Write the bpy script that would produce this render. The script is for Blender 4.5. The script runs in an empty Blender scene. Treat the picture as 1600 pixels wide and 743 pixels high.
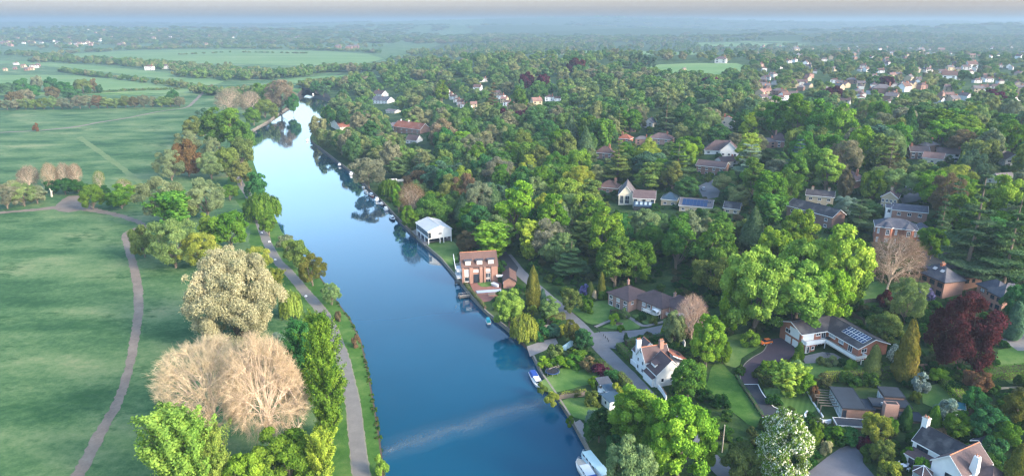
import bpy, bmesh, math, random
import numpy as np
from mathutils import Vector, Matrix, Euler
C = bpy.context.scene.collection
R = math.radians
SC = bpy.context.scene
# ------------------------------------------------------------------ camera
CAM_H, PITCH, FOC, CX, CY = 100.0, R(17.4), 1081.0, 800.0, 371.5
cd = bpy.data.cameras.new('camera'); cam = bpy.data.objects.new('camera', cd); C.objects.link(cam)
cam.location = (0, 0, CAM_H); cam.rotation_euler = (R(90) - PITCH, 0, 0)
cd.sensor_width = 36.0; cd.lens = 36.0 * FOC / 1600.0; cd.clip_start = 0.5; cd.clip_end = 60000
SC.camera = cam
# ------------------------------------------------------------------ light
SUN_EL, SUN_AZ = 24.0, 122.0          # azimuth clockwise from +Y (camera heading)
W = bpy.data.worlds.new('World'); SC.world = W; W.use_nodes = True
nt = W.node_tree; bg = nt.nodes['Background']
sky = nt.nodes.new('ShaderNodeTexSky'); sky.sky_type = 'NISHITA'; sky.sun_disc = False
sky.sun_elevation = R(SUN_EL); sky.sun_rotation = R(SUN_AZ); sky.air_density = 1.2; sky.dust_density = 3.3; sky.ozone_density = 3.0
tn_ = nt.nodes.new('ShaderNodeMix'); tn_.data_type = 'RGBA'; tn_.blend_type = 'MULTIPLY'; tn_.inputs[0].default_value = 1.0; 
tc_ = nt.nodes.new('ShaderNodeTexCoord'); sx_ = nt.nodes.new('ShaderNodeSeparateXYZ'); nt.links.new(tc_.outputs['Generated'], sx_.inputs[0])      # the rosy belt of an early sky, all round the horizon
rp_ = nt.nodes.new('ShaderNodeValToRGB'); rp_.color_ramp.elements[0].position = 0.0; rp_.color_ramp.elements[0].color = (1.0, 0.895, 1.05, 1); rp_.color_ramp.elements[1].position = 0.16; rp_.color_ramp.elements[1].color = (0.925, 0.98, 1.0, 1)
nt.links.new(sx_.outputs[2], rp_.inputs[0]); nt.links.new(rp_.outputs[0], tn_.inputs[7])
nt.links.new(sky.outputs[0], tn_.inputs[6]); nt.links.new(tn_.outputs[2], bg.inputs[0]); bg.inputs[1].default_value = 0.15
sd = bpy.data.lights.new('sun', 'SUN'); sun = bpy.data.objects.new('sun', sd); C.objects.link(sun)
sd.energy = 1.35; sd.angle = R(12.0); sd.color = (1.0, 0.83, 0.66)
SUN = Vector((math.sin(R(SUN_AZ)) * math.cos(R(SUN_EL)), math.cos(R(SUN_AZ)) * math.cos(R(SUN_EL)), math.sin(R(SUN_EL))))
sun.rotation_euler = (-SUN).to_track_quat('-Z', 'Y').to_euler(); sun.location = (0, 0, 300)
SC.view_settings.view_transform = 'Standard'; SC.view_settings.look = 'None'
SC.view_settings.exposure = 2.3; SC.view_settings.gamma = 1.0
SC.render.engine = 'CYCLES'
cy = SC.cycles; cy.use_denoising = True; cy.denoiser = 'OPENIMAGEDENOISE'; cy.denoising_input_passes = 'RGB_ALBEDO_NORMAL'; cy.denoising_prefilter = 'ACCURATE'; cy.use_adaptive_sampling = False; cy.sample_clamp_indirect = 4.0; cy.pixel_filter_type = 'BLACKMAN_HARRIS'; cy.filter_width = 1.4; cy.max_bounces = 4; cy.diffuse_bounces = 2; cy.glossy_bounces = 2
cy.transmission_bounces = 3; cy.volume_bounces = 0; cy.transparent_max_bounces = 4; cy.caustics_reflective = False; cy.caustics_refractive = False
# ------------------------------------------------------------------ pixel <-> place
cp, sp = math.cos(PITCH), math.sin(PITCH)
def ray(u, v):
    a = (u - CX) / FOC; b = (v - CY) / FOC
    return a, cp - b * sp, -sp - b * cp
def plane_at(u, v, z):
    dx, dy, dz = ray(u, v); t = (z - CAM_H) / dz
    return dx * t, dy * t
def proj(x, y, z):
    d = y * cp - (z - CAM_H) * sp; up = y * sp + (z - CAM_H) * cp
    return CX + FOC * x / d, CY - FOC * up / d, d
# ------------------------------------------------------------------ river banks (world, water level 0)
LB_PX = [(600, 743), (593, 690), (585, 640), (576, 590), (565, 540), (548, 505), (530, 480), (492, 425), (440, 365), (425, 330), (408, 290), (396, 255), (392, 225), (394, 205), (420, 190), (453, 167), (468, 150), (478, 141)]
RB_PX = [(935, 743), (915, 700), (893, 660), (868, 620), (846, 588), (828, 550), (792, 516), (762, 493), (738, 468), (713, 436), (690, 408), (664, 385), (640, 363), (618, 340), (598, 318), (576, 297), (556, 276), (530, 256), (512, 242), (494, 228), (484, 218), (490, 203), (503, 190), (511, 176), (520, 164), (514, 154), (498, 147), (479, 140.5)]
def bank(px):
    p = [plane_at(u, v, 0) for u, v in px]
    ys = [q[1] for q in p]; xs = [q[0] for q in p]
    # extend towards and behind the camera
    s = (xs[0] - xs[1]) / (ys[0] - ys[1])
    ys.insert(0, -300); xs.insert(0, xs[0] + s * (-300 - ys[1]) * 0.6)
    return np.array(ys), np.array(xs)
LBY, LBX = bank(LB_PX); RBY, RBX = bank(RB_PX)
Y_END = float(min(LBY[-1], RBY[-1]))
def xL(y): return float(np.interp(y, LBY, LBX))
def xR(y): return float(np.interp(y, RBY, RBX))
RBXs = np.array([np.mean(np.interp(np.linspace(y - 60, y + 60, 13), RBY, RBX)) for y in np.linspace(-300, 1100, 141)])
def xRs(y): return float(np.interp(y, np.linspace(-300, 1100, 141), RBXs))
KX = [-1e5, 0, 18, 40, 60, 85, 120, 160, 215, 350, 600, 1300, 3000]
KZ = [1.3, 1.3, 1.4, 2.2, 3.3, 6.3, 9.5, 14, 20, 29, 36, 34, 20]
HILLS = [(-2600, 4700, 1700, 900, 58), (-600, 9000, 2600, 1500, 84), (1500, 8200, 2500, 900, 82), (3400, 4700, 1500, 500, 72), (1750, 3500, 900, 420, 32),
         (5200, 9500, 3000, 1500, 90), (-6500, 9500, 3000, 1500, 88), (300, 6300, 1100, 700, 52), (-150, 1250, 260, 330, 12), (900, 5000, 700, 400, 40), (-1200, 6200, 900, 500, 48)]
def ground(x, y):
    d = x - xRs(y)
    z = float(np.interp(d, KX, KZ))
    if y > 1250:
        t = min(1, (y - 1250) / 1000); t = t * t * (3 - 2 * t); z = 1.3 + (z - 1.3) * (1 - 0.85 * t)
    if y > 700:
        for hx, hy, sx, sy, h in HILLS:
            e = ((x - hx) / sx) ** 2 + ((y - hy) / sy) ** 2
            if e < 9: z += h * math.exp(-e)
    return z
def at(u, v, h=0.0):
    """the place whose point h above the ground shows at pixel (u, v): ground x, y, z"""
    dx, dy, dz = ray(u, v); t0 = 60.0
    f = lambda t: CAM_H + dz * t - h - ground(dx * t, dy * t)
    t = t0; st = 3.0; prev = t
    while t < 30000 and f(t) > 0:
        prev = t; st = max(3.0, t * 0.02); t += st
    a, b = prev, t
    for _ in range(30):
        m = (a + b) / 2
        if f(m) > 0: a = m
        else: b = m
    x, y = dx * b, dy * b
    return Vector((x, y, ground(x, y)))
def depth_at(p): return p[1] * cp - (p[2] - CAM_H) * sp
# ------------------------------------------------------------------ materials
MATS = {}
def nodes_of(name):
    m = bpy.data.materials.new(name); m.use_nodes = True; t = m.node_tree
    b = t.nodes['Principled BSDF']; b.inputs['Specular IOR Level'].default_value = 0.25
    MATS[name] = m
    return m, t, b
def noise(t, scale, detail=4, rough=0.6, coord=None, stretch=None):
    n = t.nodes.new('ShaderNodeTexNoise'); n.inputs['Scale'].default_value = scale; n.inputs['Detail'].default_value = detail; n.inputs['Roughness'].default_value = rough
    if coord is None:
        g = t.nodes.new('ShaderNodeNewGeometry'); coord = g.outputs['Position']
    if stretch:
        mp = t.nodes.new('ShaderNodeMapping'); mp.inputs['Scale'].default_value = stretch[:3]
        if len(stretch) > 3: mp.inputs['Rotation'].default_value = (0, 0, stretch[3])
        t.links.new(coord, mp.inputs['Vector']); coord = mp.outputs[0]
    t.links.new(coord, n.inputs['Vector'])
    return n.outputs[0]
def ramp(t, fac, stops):
    r = t.nodes.new('ShaderNodeValToRGB'); e = r.color_ramp.elements
    while len(e) < len(stops): e.new(0.5)
    for k, (p, c) in enumerate(stops): e[k].position = p; e[k].color = (*c, 1) if len(c) == 3 else c
    t.links.new(fac, r.inputs[0]); return r.outputs[0]
def mixc(t, fac, a, b, mode='MIX'):
    m = t.nodes.new('ShaderNodeMix'); m.data_type = 'RGBA'; m.blend_type = mode
    for s, v in ((m.inputs[0], fac), (m.inputs[6], a), (m.inputs[7], b)):
        if isinstance(v, (int, float)): s.default_value = v
        elif isinstance(v, tuple): s.default_value = (*v, 1) if len(v) == 3 else v
        else: t.links.new(v, s)
    return m.outputs[2]
def bump(t, b, h, strength, dist=0.1):
    n = t.nodes.new('ShaderNodeBump'); n.inputs['Strength'].default_value = strength; n.inputs['Distance'].default_value = dist
    t.links.new(h, n.inputs['Height']); t.links.new(n.outputs[0], b.inputs['Normal'])
def plain(name, c, rough=0.7, var=0.25, scale=1.5, metal=0.0, spec=0.25, big=0.15):
    """a real surface: base colour with two scales of uneven wear"""
    m, t, b = nodes_of(name)
    f1 = noise(t, scale, 5); f2 = noise(t, big, 3)
    lo = tuple(x * (1 - var) for x in c); hi = tuple(min(1, x * (1 + var)) for x in c)
    c1 = ramp(t, f1, [(0.3, lo), (0.7, hi)])
    c2 = mixc(t, 0.5, c1, ramp(t, f2, [(0.3, lo), (0.7, hi)]))
    t.links.new(c2, b.inputs['Base Color']); b.inputs['Roughness'].default_value = rough; b.inputs['Metallic'].default_value = metal
    b.inputs['Specular IOR Level'].default_value = spec
    return m
def grassy(name, stops, s1=0.05, s2=0.6, s3=3.0, stretch=None, bmp=0.5, tuft=None):
    m, t, b = nodes_of(name)
    a = noise(t, s1, 6, 0.62, stretch=stretch); d = noise(t, s2, 5, 0.7); e = noise(t, s3, 3, 0.7)
    mx = t.nodes.new('ShaderNodeMath'); mx.operation = 'MULTIPLY_ADD'; t.links.new(d, mx.inputs[0]); mx.inputs[1].default_value = 0.35; t.links.new(a, mx.inputs[2])
    m2 = t.nodes.new('ShaderNodeMath'); m2.operation = 'MULTIPLY_ADD'; t.links.new(e, m2.inputs[0]); m2.inputs[1].default_value = 0.2; t.links.new(mx.outputs[0], m2.inputs[2])
    m3 = t.nodes.new('ShaderNodeMath'); m3.operation = 'SUBTRACT'; t.links.new(m2.outputs[0], m3.inputs[0]); m3.inputs[1].default_value = 0.275
    col = ramp(t, m3.outputs[0], stops)
    if tuft:
        tn = noise(t, tuft[0], 6, 0.75, stretch=stretch); tm = noise(t, tuft[1], 3, 0.6)
        mm = t.nodes.new('ShaderNodeMath'); mm.operation = 'MULTIPLY'; t.links.new(tn, mm.inputs[0]); t.links.new(tm, mm.inputs[1])
        col = mixc(t, ramp(t, mm.outputs[0], [(0.27, (0, 0, 0)), (0.37, (1, 1, 1))]), col, tuft[2])
    t.links.new(col, b.inputs['Base Color']); b.inputs['Roughness'].default_value = 0.9; b.inputs['Specular IOR Level'].default_value = 0.1
    bump(t, b, e, bmp, 0.25)
    return m
grassy('meadow', [(0.33, (0.018, 0.060, 0.020)), (0.43, (0.042, 0.098, 0.034)), (0.51, (0.072, 0.130, 0.049)), (0.59, (0.108, 0.160, 0.066)), (0.69, (0.17, 0.195, 0.092))], 0.030, 0.55, 2.6, (0.6, 1.3, 1, 0.25), tuft=(0.26, 0.03, (0.022, 0.070, 0.020)))
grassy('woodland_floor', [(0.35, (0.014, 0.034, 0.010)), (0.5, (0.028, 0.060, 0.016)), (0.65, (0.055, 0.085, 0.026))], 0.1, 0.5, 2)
grassy('lawn', [(0.35, (0.045, 0.11, 0.022)), (0.5, (0.075, 0.145, 0.034)), (0.65, (0.13, 0.19, 0.055))], 0.08, 0.5, 3)
grassy('field', [(0.25, (0.075, 0.15, 0.05)), (0.5, (0.11, 0.19, 0.065)), (0.75, (0.18, 0.235, 0.10))], 0.006, 0.05, 0.4, (0.5, 2, 1))
grassy('verge', [(0.35, (0.028, 0.085, 0.012)), (0.5, (0.050, 0.115, 0.020)), (0.65, (0.09, 0.15, 0.036))], 0.1, 0.6, 3)
grassy('bank_grass', [(0.3, (0.05, 0.11, 0.05)), (0.5, (0.08, 0.15, 0.07)), (0.7, (0.14, 0.19, 0.10))], 0.12, 0.7, 3)
# striped mown lawn
m, t, b = nodes_of('mown_lawn')
g = t.nodes.new('ShaderNodeNewGeometry'); mp = t.nodes.new('ShaderNodeMapping'); mp.inputs['Rotation'].default_value = (0, 0, 0.5)
wv = t.nodes.new('ShaderNodeTexWave'); wv.inputs['Scale'].default_value = 0.24; wv.inputs['Distortion'].default_value = 0.3
t.links.new(g.outputs['Position'], mp.inputs['Vector']); t.links.new(mp.outputs[0], wv.inputs['Vector'])
cc = ramp(t, wv.outputs[1], [(0.3, (0.065, 0.135, 0.024)), (0.7, (0.11, 0.19, 0.04))])
cc = mixc(t, noise(t, 0.9, 4), cc, (0.085, 0.16, 0.032)); t.links.new(cc, b.inputs['Base Color']); b.inputs['Roughness'].default_value = 0.9
def gritty(name, stops, s1, s2, rough=0.9, bm=0.3):
    m, t, b = nodes_of(name); a = noise(t, s1, 6, 0.7); d = noise(t, s2, 3, 0.7)
    c = mixc(t, 0.35, ramp(t, a, stops), ramp(t, d, stops)); t.links.new(c, b.inputs['Base Color']); b.inputs['Roughness'].default_value = rough
    bump(t, b, d, bm, 0.05); return m
gritty('tarmac', [(0.3, (0.120, 0.112, 0.102)), (0.5, (0.152, 0.141, 0.128)), (0.7, (0.19, 0.177, 0.158))], 0.35, 6)
gritty('lane_tarmac', [(0.3, (0.101, 0.101, 0.108)), (0.5, (0.133, 0.133, 0.140)), (0.7, (0.173, 0.173, 0.173))], 0.25, 5)
gritty('dark_tarmac', [(0.3, (0.026, 0.030, 0.038)), (0.7, (0.041, 0.045, 0.053))], 0.5, 6)
gritty('plum_tarmac', [(0.3, (0.056, 0.038, 0.049)), (0.7, (0.083, 0.060, 0.071))], 0.5, 6)
gritty('grey_drive', [(0.3, (0.094, 0.094, 0.108)), (0.7, (0.144, 0.144, 0.162))], 0.3, 5)
gritty('trodden_earth', [(0.25, (0.085, 0.064, 0.050)), (0.42, (0.135, 0.106, 0.084)), (0.6, (0.19, 0.152, 0.118)), (0.75, (0.25, 0.205, 0.16))], 0.16, 1.5)
gritty('gravel_edge', [(0.3, (0.124, 0.118, 0.081)), (0.7, (0.236, 0.217, 0.161))], 0.8, 5)
gritty('faint_track', [(0.35, (0.07, 0.125, 0.035)), (0.65, (0.13, 0.165, 0.065))], 0.1, 1.0)
gritty('paving', [(0.3, (0.149, 0.136, 0.130)), (0.7, (0.236, 0.217, 0.205))], 0.6, 4)
gritty('stone', [(0.3, (0.136, 0.118, 0.093)), (0.7, (0.260, 0.229, 0.186))], 0.9, 5)
gritty('red_paving', [(0.3, (0.16, 0.07, 0.055)), (0.7, (0.26, 0.12, 0.09))], 0.8, 5)
gritty('weathered_timber', [(0.3, (0.09, 0.075, 0.06)), (0.7, (0.2, 0.17, 0.14))], 1.2, 6)
gritty('soil', [(0.3, (0.05, 0.035, 0.025)), (0.7, (0.10, 0.075, 0.05))], 0.8, 5)
plain('white_paint', (0.74, 0.73, 0.71), 0.55, 0.06, 0.8)
plain('pebbledash', (0.50, 0.49, 0.47), 0.85, 0.12, 0.6)
plain('white_render', (0.74, 0.73, 0.71), 0.8, 0.09, 0.6)
plain('cream_render', (0.62, 0.55, 0.43), 0.8, 0.12, 0.6)
plain('cream_brick', (0.42, 0.34, 0.23), 0.85, 0.2, 2.5)
plain('red_brick', (0.34, 0.14, 0.09), 0.85, 0.28, 2.8)
plain('orange_brick', (0.285, 0.160, 0.122), 0.85, 0.25, 2.8)
plain('brown_brick', (0.212, 0.128, 0.102), 0.85, 0.25, 2.8)
plain('pink_brick', (0.340, 0.204, 0.162), 0.85, 0.22, 2.8)
plain('dark_frame', (0.03, 0.035, 0.045), 0.5, 0.2)
plain('lead', (0.065, 0.070, 0.083), 0.6, 0.25)
plain('flat_felt', (0.022, 0.030, 0.042), 0.8, 0.25, 0.7)
plain('grey_sheet_roof', (0.40, 0.41, 0.40), 0.6, 0.12, 0.5)
plain('bare_steel', (0.45, 0.46, 0.48), 0.45, 0.12, metal=0.6)
plain('terracotta', (0.42, 0.17, 0.09), 0.8, 0.2)
plain('fence_wood', (0.30, 0.19, 0.13), 0.8, 0.25, 2)
plain('pale_wood', (0.45, 0.40, 0.33), 0.8, 0.2, 2)
plain('teal_tarp', (0.03, 0.14, 0.17), 0.6, 0.25)
plain('blue_cover', (0.02, 0.06, 0.26), 0.5, 0.15)
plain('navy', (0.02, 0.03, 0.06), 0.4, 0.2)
plain('boat_cream', (0.70, 0.66, 0.58), 0.4, 0.08)
plain('boat_teal', (0.50, 0.66, 0.64), 0.45, 0.1)
plain('boat_red', (0.32, 0.10, 0.08), 0.45, 0.15)
plain('turquoise', (0.05, 0.42, 0.45), 0.5, 0.15)
plain('orange_paint', (0.65, 0.16, 0.03), 0.35, 0.08)
plain('silver_paint', (0.45, 0.47, 0.5), 0.35, 0.08)
plain('rubber', (0.02, 0.02, 0.022), 0.8, 0.2)
plain('pool_cover', (0.33, 0.38, 0.46), 0.5, 0.15)
plain('slate_blue_tiles', (0.028, 0.055, 0.085), 0.5, 0.15)
def roofing(name, c, course=0.32, var=0.35, moss=None):
    m, t, b = nodes_of(name); g = t.nodes.new('ShaderNodeNewGeometry')
    f1 = noise(t, 2.2, 5, 0.7); f2 = noise(t, 0.22, 4, 0.6); f3 = noise(t, 7, 2)
    lo = tuple(x * (1 - var) for x in c); hi = tuple(x * (1 + var) for x in c)
    col = mixc(t, 0.5, ramp(t, f1, [(0.3, lo), (0.7, hi)]), ramp(t, f2, [(0.3, lo), (0.7, hi)]))
    if moss: col = mixc(t, ramp(t, f2, [(0.5, (0, 0, 0)), (0.72, (1, 1, 1))]), col, moss)
    sx = t.nodes.new('ShaderNodeSeparateXYZ'); t.links.new(g.outputs['Position'], sx.inputs[0])
    wv = t.nodes.new('ShaderNodeMath'); wv.operation = 'MULTIPLY'; wv.inputs[1].default_value = 1 / (course * 0.5); t.links.new(sx.outputs[2], wv.inputs[0])
    fr = t.nodes.new('ShaderNodeMath'); fr.operation = 'FRACT'; t.links.new(wv.outputs[0], fr.inputs[0])
    t.links.new(col, b.inputs['Base Color']); b.inputs['Roughness'].default_value = 0.85
    ad = t.nodes.new('ShaderNodeMath'); ad.operation = 'ADD'; t.links.new(fr.outputs[0], ad.inputs[0]); t.links.new(f3, ad.inputs[1])
    bump(t, b, ad.outputs[0], 0.5, 0.06); return m
roofing('brown_tiles', (0.102, 0.071, 0.071)); roofing('plum_tiles', (0.088, 0.058, 0.058)); roofing('red_tiles', (0.231, 0.078, 0.048), moss=(0.22, 0.13, 0.10))
roofing('slate', (0.065, 0.068, 0.088), moss=(0.13, 0.12, 0.12)); roofing('dark_tiles', (0.041, 0.037, 0.044), moss=(0.10, 0.09, 0.085)); roofing('grey_tiles', (0.116, 0.102, 0.105)); roofing('chestnut_tiles', (0.112, 0.066, 0.056))
roofing('pink_tiles', (0.225, 0.128, 0.105)); roofing('old_slate', (0.034, 0.034, 0.041), moss=(0.12, 0.115, 0.11))
m, t, b = nodes_of('glass'); b.inputs['Base Color'].default_value = (0.02, 0.03, 0.045, 1); b.inputs['Roughness'].default_value = 0.08; b.inputs['Specular IOR Level'].default_value = 0.6
m, t, b = nodes_of('pale_glass'); b.inputs['Base Color'].default_value = (0.30, 0.36, 0.40, 1); b.inputs['Roughness'].default_value = 0.15; b.inputs['Specular IOR Level'].default_value = 0.6
m, t, b = nodes_of('curtained_glass'); b.inputs['Base Color'].default_value = (0.5, 0.48, 0.46, 1); b.inputs['Roughness'].default_value = 0.2
m, t, b = nodes_of('solar_cell'); b.inputs['Roughness'].default_value = 0.12; b.inputs['Specular IOR Level'].default_value = 0.5
t.links.new(ramp(t, noise(t, 3, 2), [(0.3, (0.008, 0.025, 0.075)), (0.7, (0.014, 0.04, 0.11))]), b.inputs['Base Color'])
# water: blue body, mirror at grazing angles, a wind-ruffled band across the near reach
m, t, b = nodes_of('river_water')
b.inputs['Roughness'].default_value = 0.05; b.inputs['IOR'].default_value = 1.42; b.inputs['Specular IOR Level'].default_value = 0.5
t.links.new(ramp(t, noise(t, 0.02, 3), [(0.3, (0.0005, 0.046, 0.088)), (0.7, (0.0006, 0.055, 0.102))]), b.inputs['Base Color'])
g = t.nodes.new('ShaderNodeNewGeometry'); sx = t.nodes.new('ShaderNodeSeparateXYZ'); t.links.new(g.outputs['Position'], sx.inputs[0])
RUF = []   # filled below once the band's ends are known
def math_node(t, op, a, b_=None, c=None):
    n = t.nodes.new('ShaderNodeMath'); n.operation = op
    for i, v in enumerate((a, b_, c)):
        if v is None: continue
        if isinstance(v, (int, float)): n.inputs[i].default_value = v
        else: t.links.new(v, n.inputs[i])
    return n.outputs[0]
bx0, by0 = plane_at(610, 700, 0); bx1, by1 = plane_at(850, 625, 0)
bs = (by1 - by0) / (bx1 - bx0)
wob = math_node(t, 'MULTIPLY_ADD', noise(t, 0.12, 4), 7.0, -3.5)
dist = math_node(t, 'SUBTRACT', math_node(t, 'SUBTRACT', sx.outputs[1], by0), math_node(t, 'MULTIPLY', math_node(t, 'SUBTRACT', sx.outputs[0], bx0), bs))
dist = math_node(t, 'ABSOLUTE', math_node(t, 'ADD', dist, wob))
band = math_node(t, 'SUBTRACT', 1.0, math_node(t, 'SMOOTH_MIN', math_node(t, 'DIVIDE', dist, 8.0), 1.0, 0.3)); band = math_node(t, 'MAXIMUM', band, 0.0)
fine = noise(t, 1.5, 5, 0.7, stretch=(1, 1.8, 1)); calm = noise(t, 0.35, 3, 0.5)
hgt = math_node(t, 'ADD', math_node(t, 'MULTIPLY', math_node(t, 'MULTIPLY', fine, band), 1.0), math_node(t, 'MULTIPLY', calm, 0.035))
bump(t, b, hgt, 1.0, 0.55)
b.inputs['Specular IOR Level'].default_value = 0.0; b.inputs['Roughness'].default_value = 0.6
gl = t.nodes.new('ShaderNodeBsdfGlossy'); gl.inputs['Roughness'].default_value = 0.04; bn = b.inputs['Normal'].links[0].from_socket; t.links.new(bn, gl.inputs['Normal'])
fz = t.nodes.new('ShaderNodeFresnel'); fz.inputs['IOR'].default_value = 1.34
glint = math_node(t, 'MULTIPLY', band, ramp(t, fine, [(0.15, (0.04, 0.04, 0.04)), (0.95, (0.40, 0.40, 0.40))]))
mxs = t.nodes.new('ShaderNodeMixShader'); t.links.new(math_node(t, 'MAXIMUM', glint, ramp(t, fz.outputs[0], [(0.0, (0.02,) * 3), (0.05, (0.035,) * 3), (0.12, (0.20,) * 3), (0.22, (0.5,) * 3), (0.45, (0.86,) * 3), (1.0, (1.0,) * 3)])), mxs.inputs[0]); t.links.new(b.outputs[0], mxs.inputs[1]); t.links.new(gl.outputs[0], mxs.inputs[2]); t.links.new(mxs.outputs[0], t.nodes['Material Output'].inputs['Surface'])
# foliage: the tree's own colour (object colour), leaf and clump tints
def foliage(name, flower=None, amount=0.0, transl=0.25, far=None):
    m = bpy.data.materials.new(name); m.use_nodes = True; t = m.node_tree; MATS[name] = m
    t.nodes.remove(t.nodes['Principled BSDF']); out = t.nodes['Material Output']
    oi = t.nodes.new('ShaderNodeObjectInfo'); at_ = t.nodes.new('ShaderNodeAttribute'); at_.attribute_name = 'tint'
    col = oi.outputs['Color']
    if far: col = ramp(t, oi.outputs['Random'], far)
    tint = at_.outputs['Fac']
    hsv = t.nodes.new('ShaderNodeHueSaturation'); t.links.new(col, hsv.inputs['Color'])
    t.links.new(math_node(t, 'MULTIPLY_ADD', tint, 0.9, 0.55), hsv.inputs['Value'])
    t.links.new(math_node(t, 'MULTIPLY_ADD', tint, -0.05, 0.525), hsv.inputs['Hue']); hsv.inputs['Saturation'].default_value = 1.177
    c = hsv.outputs[0]
    if flower:
        a2 = t.nodes.new('ShaderNodeAttribute'); a2.attribute_name = 'flower'
        c = mixc(t, math_node(t, 'LESS_THAN', a2.outputs['Fac'], amount), c, flower)
    d = t.nodes.new('ShaderNodeBsdfDiffuse'); t.links.new(c, d.inputs[0])
    tr = t.nodes.new('ShaderNodeBsdfTranslucent'); t.links.new(mixc(t, 1.0, c, (1.0, 1.05, 0.6), 'MULTIPLY'), tr.inputs[0])
    mx = t.nodes.new('ShaderNodeMixShader'); mx.inputs[0].default_value = transl
    t.links.new(d.outputs[0], mx.inputs[1]); t.links.new(tr.outputs[0], mx.inputs[2]); t.links.new(mx.outputs[0], out.inputs[0])
    return m
foliage('leaves'); foliage('white_blossom', (0.72, 0.72, 0.58), 0.30); foliage('pink_blossom', (0.55, 0.36, 0.30), 0.6)
FAR_GREENS = [(0.0, (0.065, 0.135, 0.055)), (0.2, (0.10, 0.18, 0.068)), (0.38, (0.145, 0.225, 0.08)), (0.55, (0.185, 0.205, 0.105)), (0.7, (0.08, 0.155, 0.068)), (0.85, (0.225, 0.255, 0.12)), (0.95, (0.19, 0.18, 0.125)), (1.0, (0.10, 0.17, 0.075))]
foliage('distant_leaves', far=FAR_GREENS)
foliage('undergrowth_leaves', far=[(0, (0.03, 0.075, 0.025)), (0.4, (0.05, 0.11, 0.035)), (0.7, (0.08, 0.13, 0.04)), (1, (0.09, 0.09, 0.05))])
m, t, b = nodes_of('bark')
oi = t.nodes.new('ShaderNodeObjectInfo'); hs = t.nodes.new('ShaderNodeHueSaturation'); t.links.new(oi.outputs['Color'], hs.inputs['Color'])
t.links.new(math_node(t, 'MULTIPLY_ADD', noise(t, 2.5, 4, stretch=(3, 3, 0.6)), 0.9, 0.55), hs.inputs['Value']); t.links.new(hs.outputs[0], b.inputs['Base Color']); b.inputs['Roughness'].default_value = 0.9
# ------------------------------------------------------------------ mesh and object helpers
def link(name, me, parent=None):
    o = bpy.data.objects.new(name, me); C.objects.link(o)
    if parent is not None: o.parent = parent
    return o
class MB:
    def __init__(s): s.v = []; s.f = []; s.m = []; s.mats = []
    def mi(s, mat):
        if mat not in s.mats: s.mats.append(mat)
        return s.mats.index(mat)
    def poly(s, pts, mat):
        k = len(s.v); s.v += [tuple(p) for p in pts]; s.f.append(tuple(range(k, k + len(pts)))); s.m.append(s.mi(mat)); return s
    def hull(s, top, bot, mat):
        """closed solid between two polygons with the same number of corners (both anticlockwise from above)"""
        n = len(top); k = len(s.v); s.v += [tuple(p) for p in top] + [tuple(p) for p in bot]; i = s.mi(mat)
        s.f.append(tuple(range(k, k + n))); s.f.append(tuple(range(k + 2 * n - 1, k + n - 1, -1))); s.m += [i, i]
        for a in range(n):
            b = (a + 1) % n; s.f.append((k + a, k + n + a, k + n + b, k + b)); s.m.append(i)
        return s
    def box(s, x0, y0, z0, x1, y1, z1, mat):
        q = [(x0, y0), (x1, y0), (x1, y1), (x0, y1)]
        return s.hull([(a, b, z1) for a, b in q], [(a, b, z0) for a, b in q], mat)
    def obox(s, M, x0, y0, z0, x1, y1, z1, mat):
        q = [(x0, y0), (x1, y0), (x1, y1), (x0, y1)]
        return s.hull([M @ Vector((a, b, z1)) for a, b in q], [M @ Vector((a, b, z0)) for a, b in q], mat)
    def tube(s, p, q, r0, r1, mat, n=6):
        p, q = Vector(p), Vector(q); d = (q - p).normalized(); a = d.orthogonal().normalized(); b = d.cross(a)
        r = [(math.cos(k * math.tau / n), math.sin(k * math.tau / n)) for k in range(n)]
        return s.hull([q + (a * c + b * e) * r1 for c, e in r], [p + (a * c + b * e) * r0 for c, e in r], mat)
    def build(s, name, parent=None, smooth=False):
        me = bpy.data.meshes.new(name); me.from_pydata(s.v, [], s.f)
        for x in s.mats: me.materials.append(MATS[x])
        me.polygons.foreach_set('material_index', s.m)
        if smooth: me.polygons.foreach_set('use_smooth', [True] * len(s.f))
        me.update(); return link(name, me, parent)
LABELLED = []
def tag(o, label=None, cat=None, group=None, kind=None):
    if label: o['label'] = label
    if cat: o['category'] = cat
    if group: o['group'] = group
    if kind: o['kind'] = kind
    return o
def thing(name, label, cat, loc, rz=0.0, group=None):
    o = bpy.data.objects.new(name, None); C.objects.link(o); o.empty_display_size = 0.5
    o.location = loc; o.rotation_euler = (0, 0, rz); return tag(o, label, cat, group)
def copy_thing(root, parts):
    r = root.copy(); C.objects.link(r)
    for k in ('label', 'group'):
        if k in r: del r[k]
    mp_ = {root: r}; new = []
    for p in parts:
        c = p.copy(); C.objects.link(c); c.parent = mp_[p.parent]; mp_[p] = c; new.append(c)
    return r, new
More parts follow.
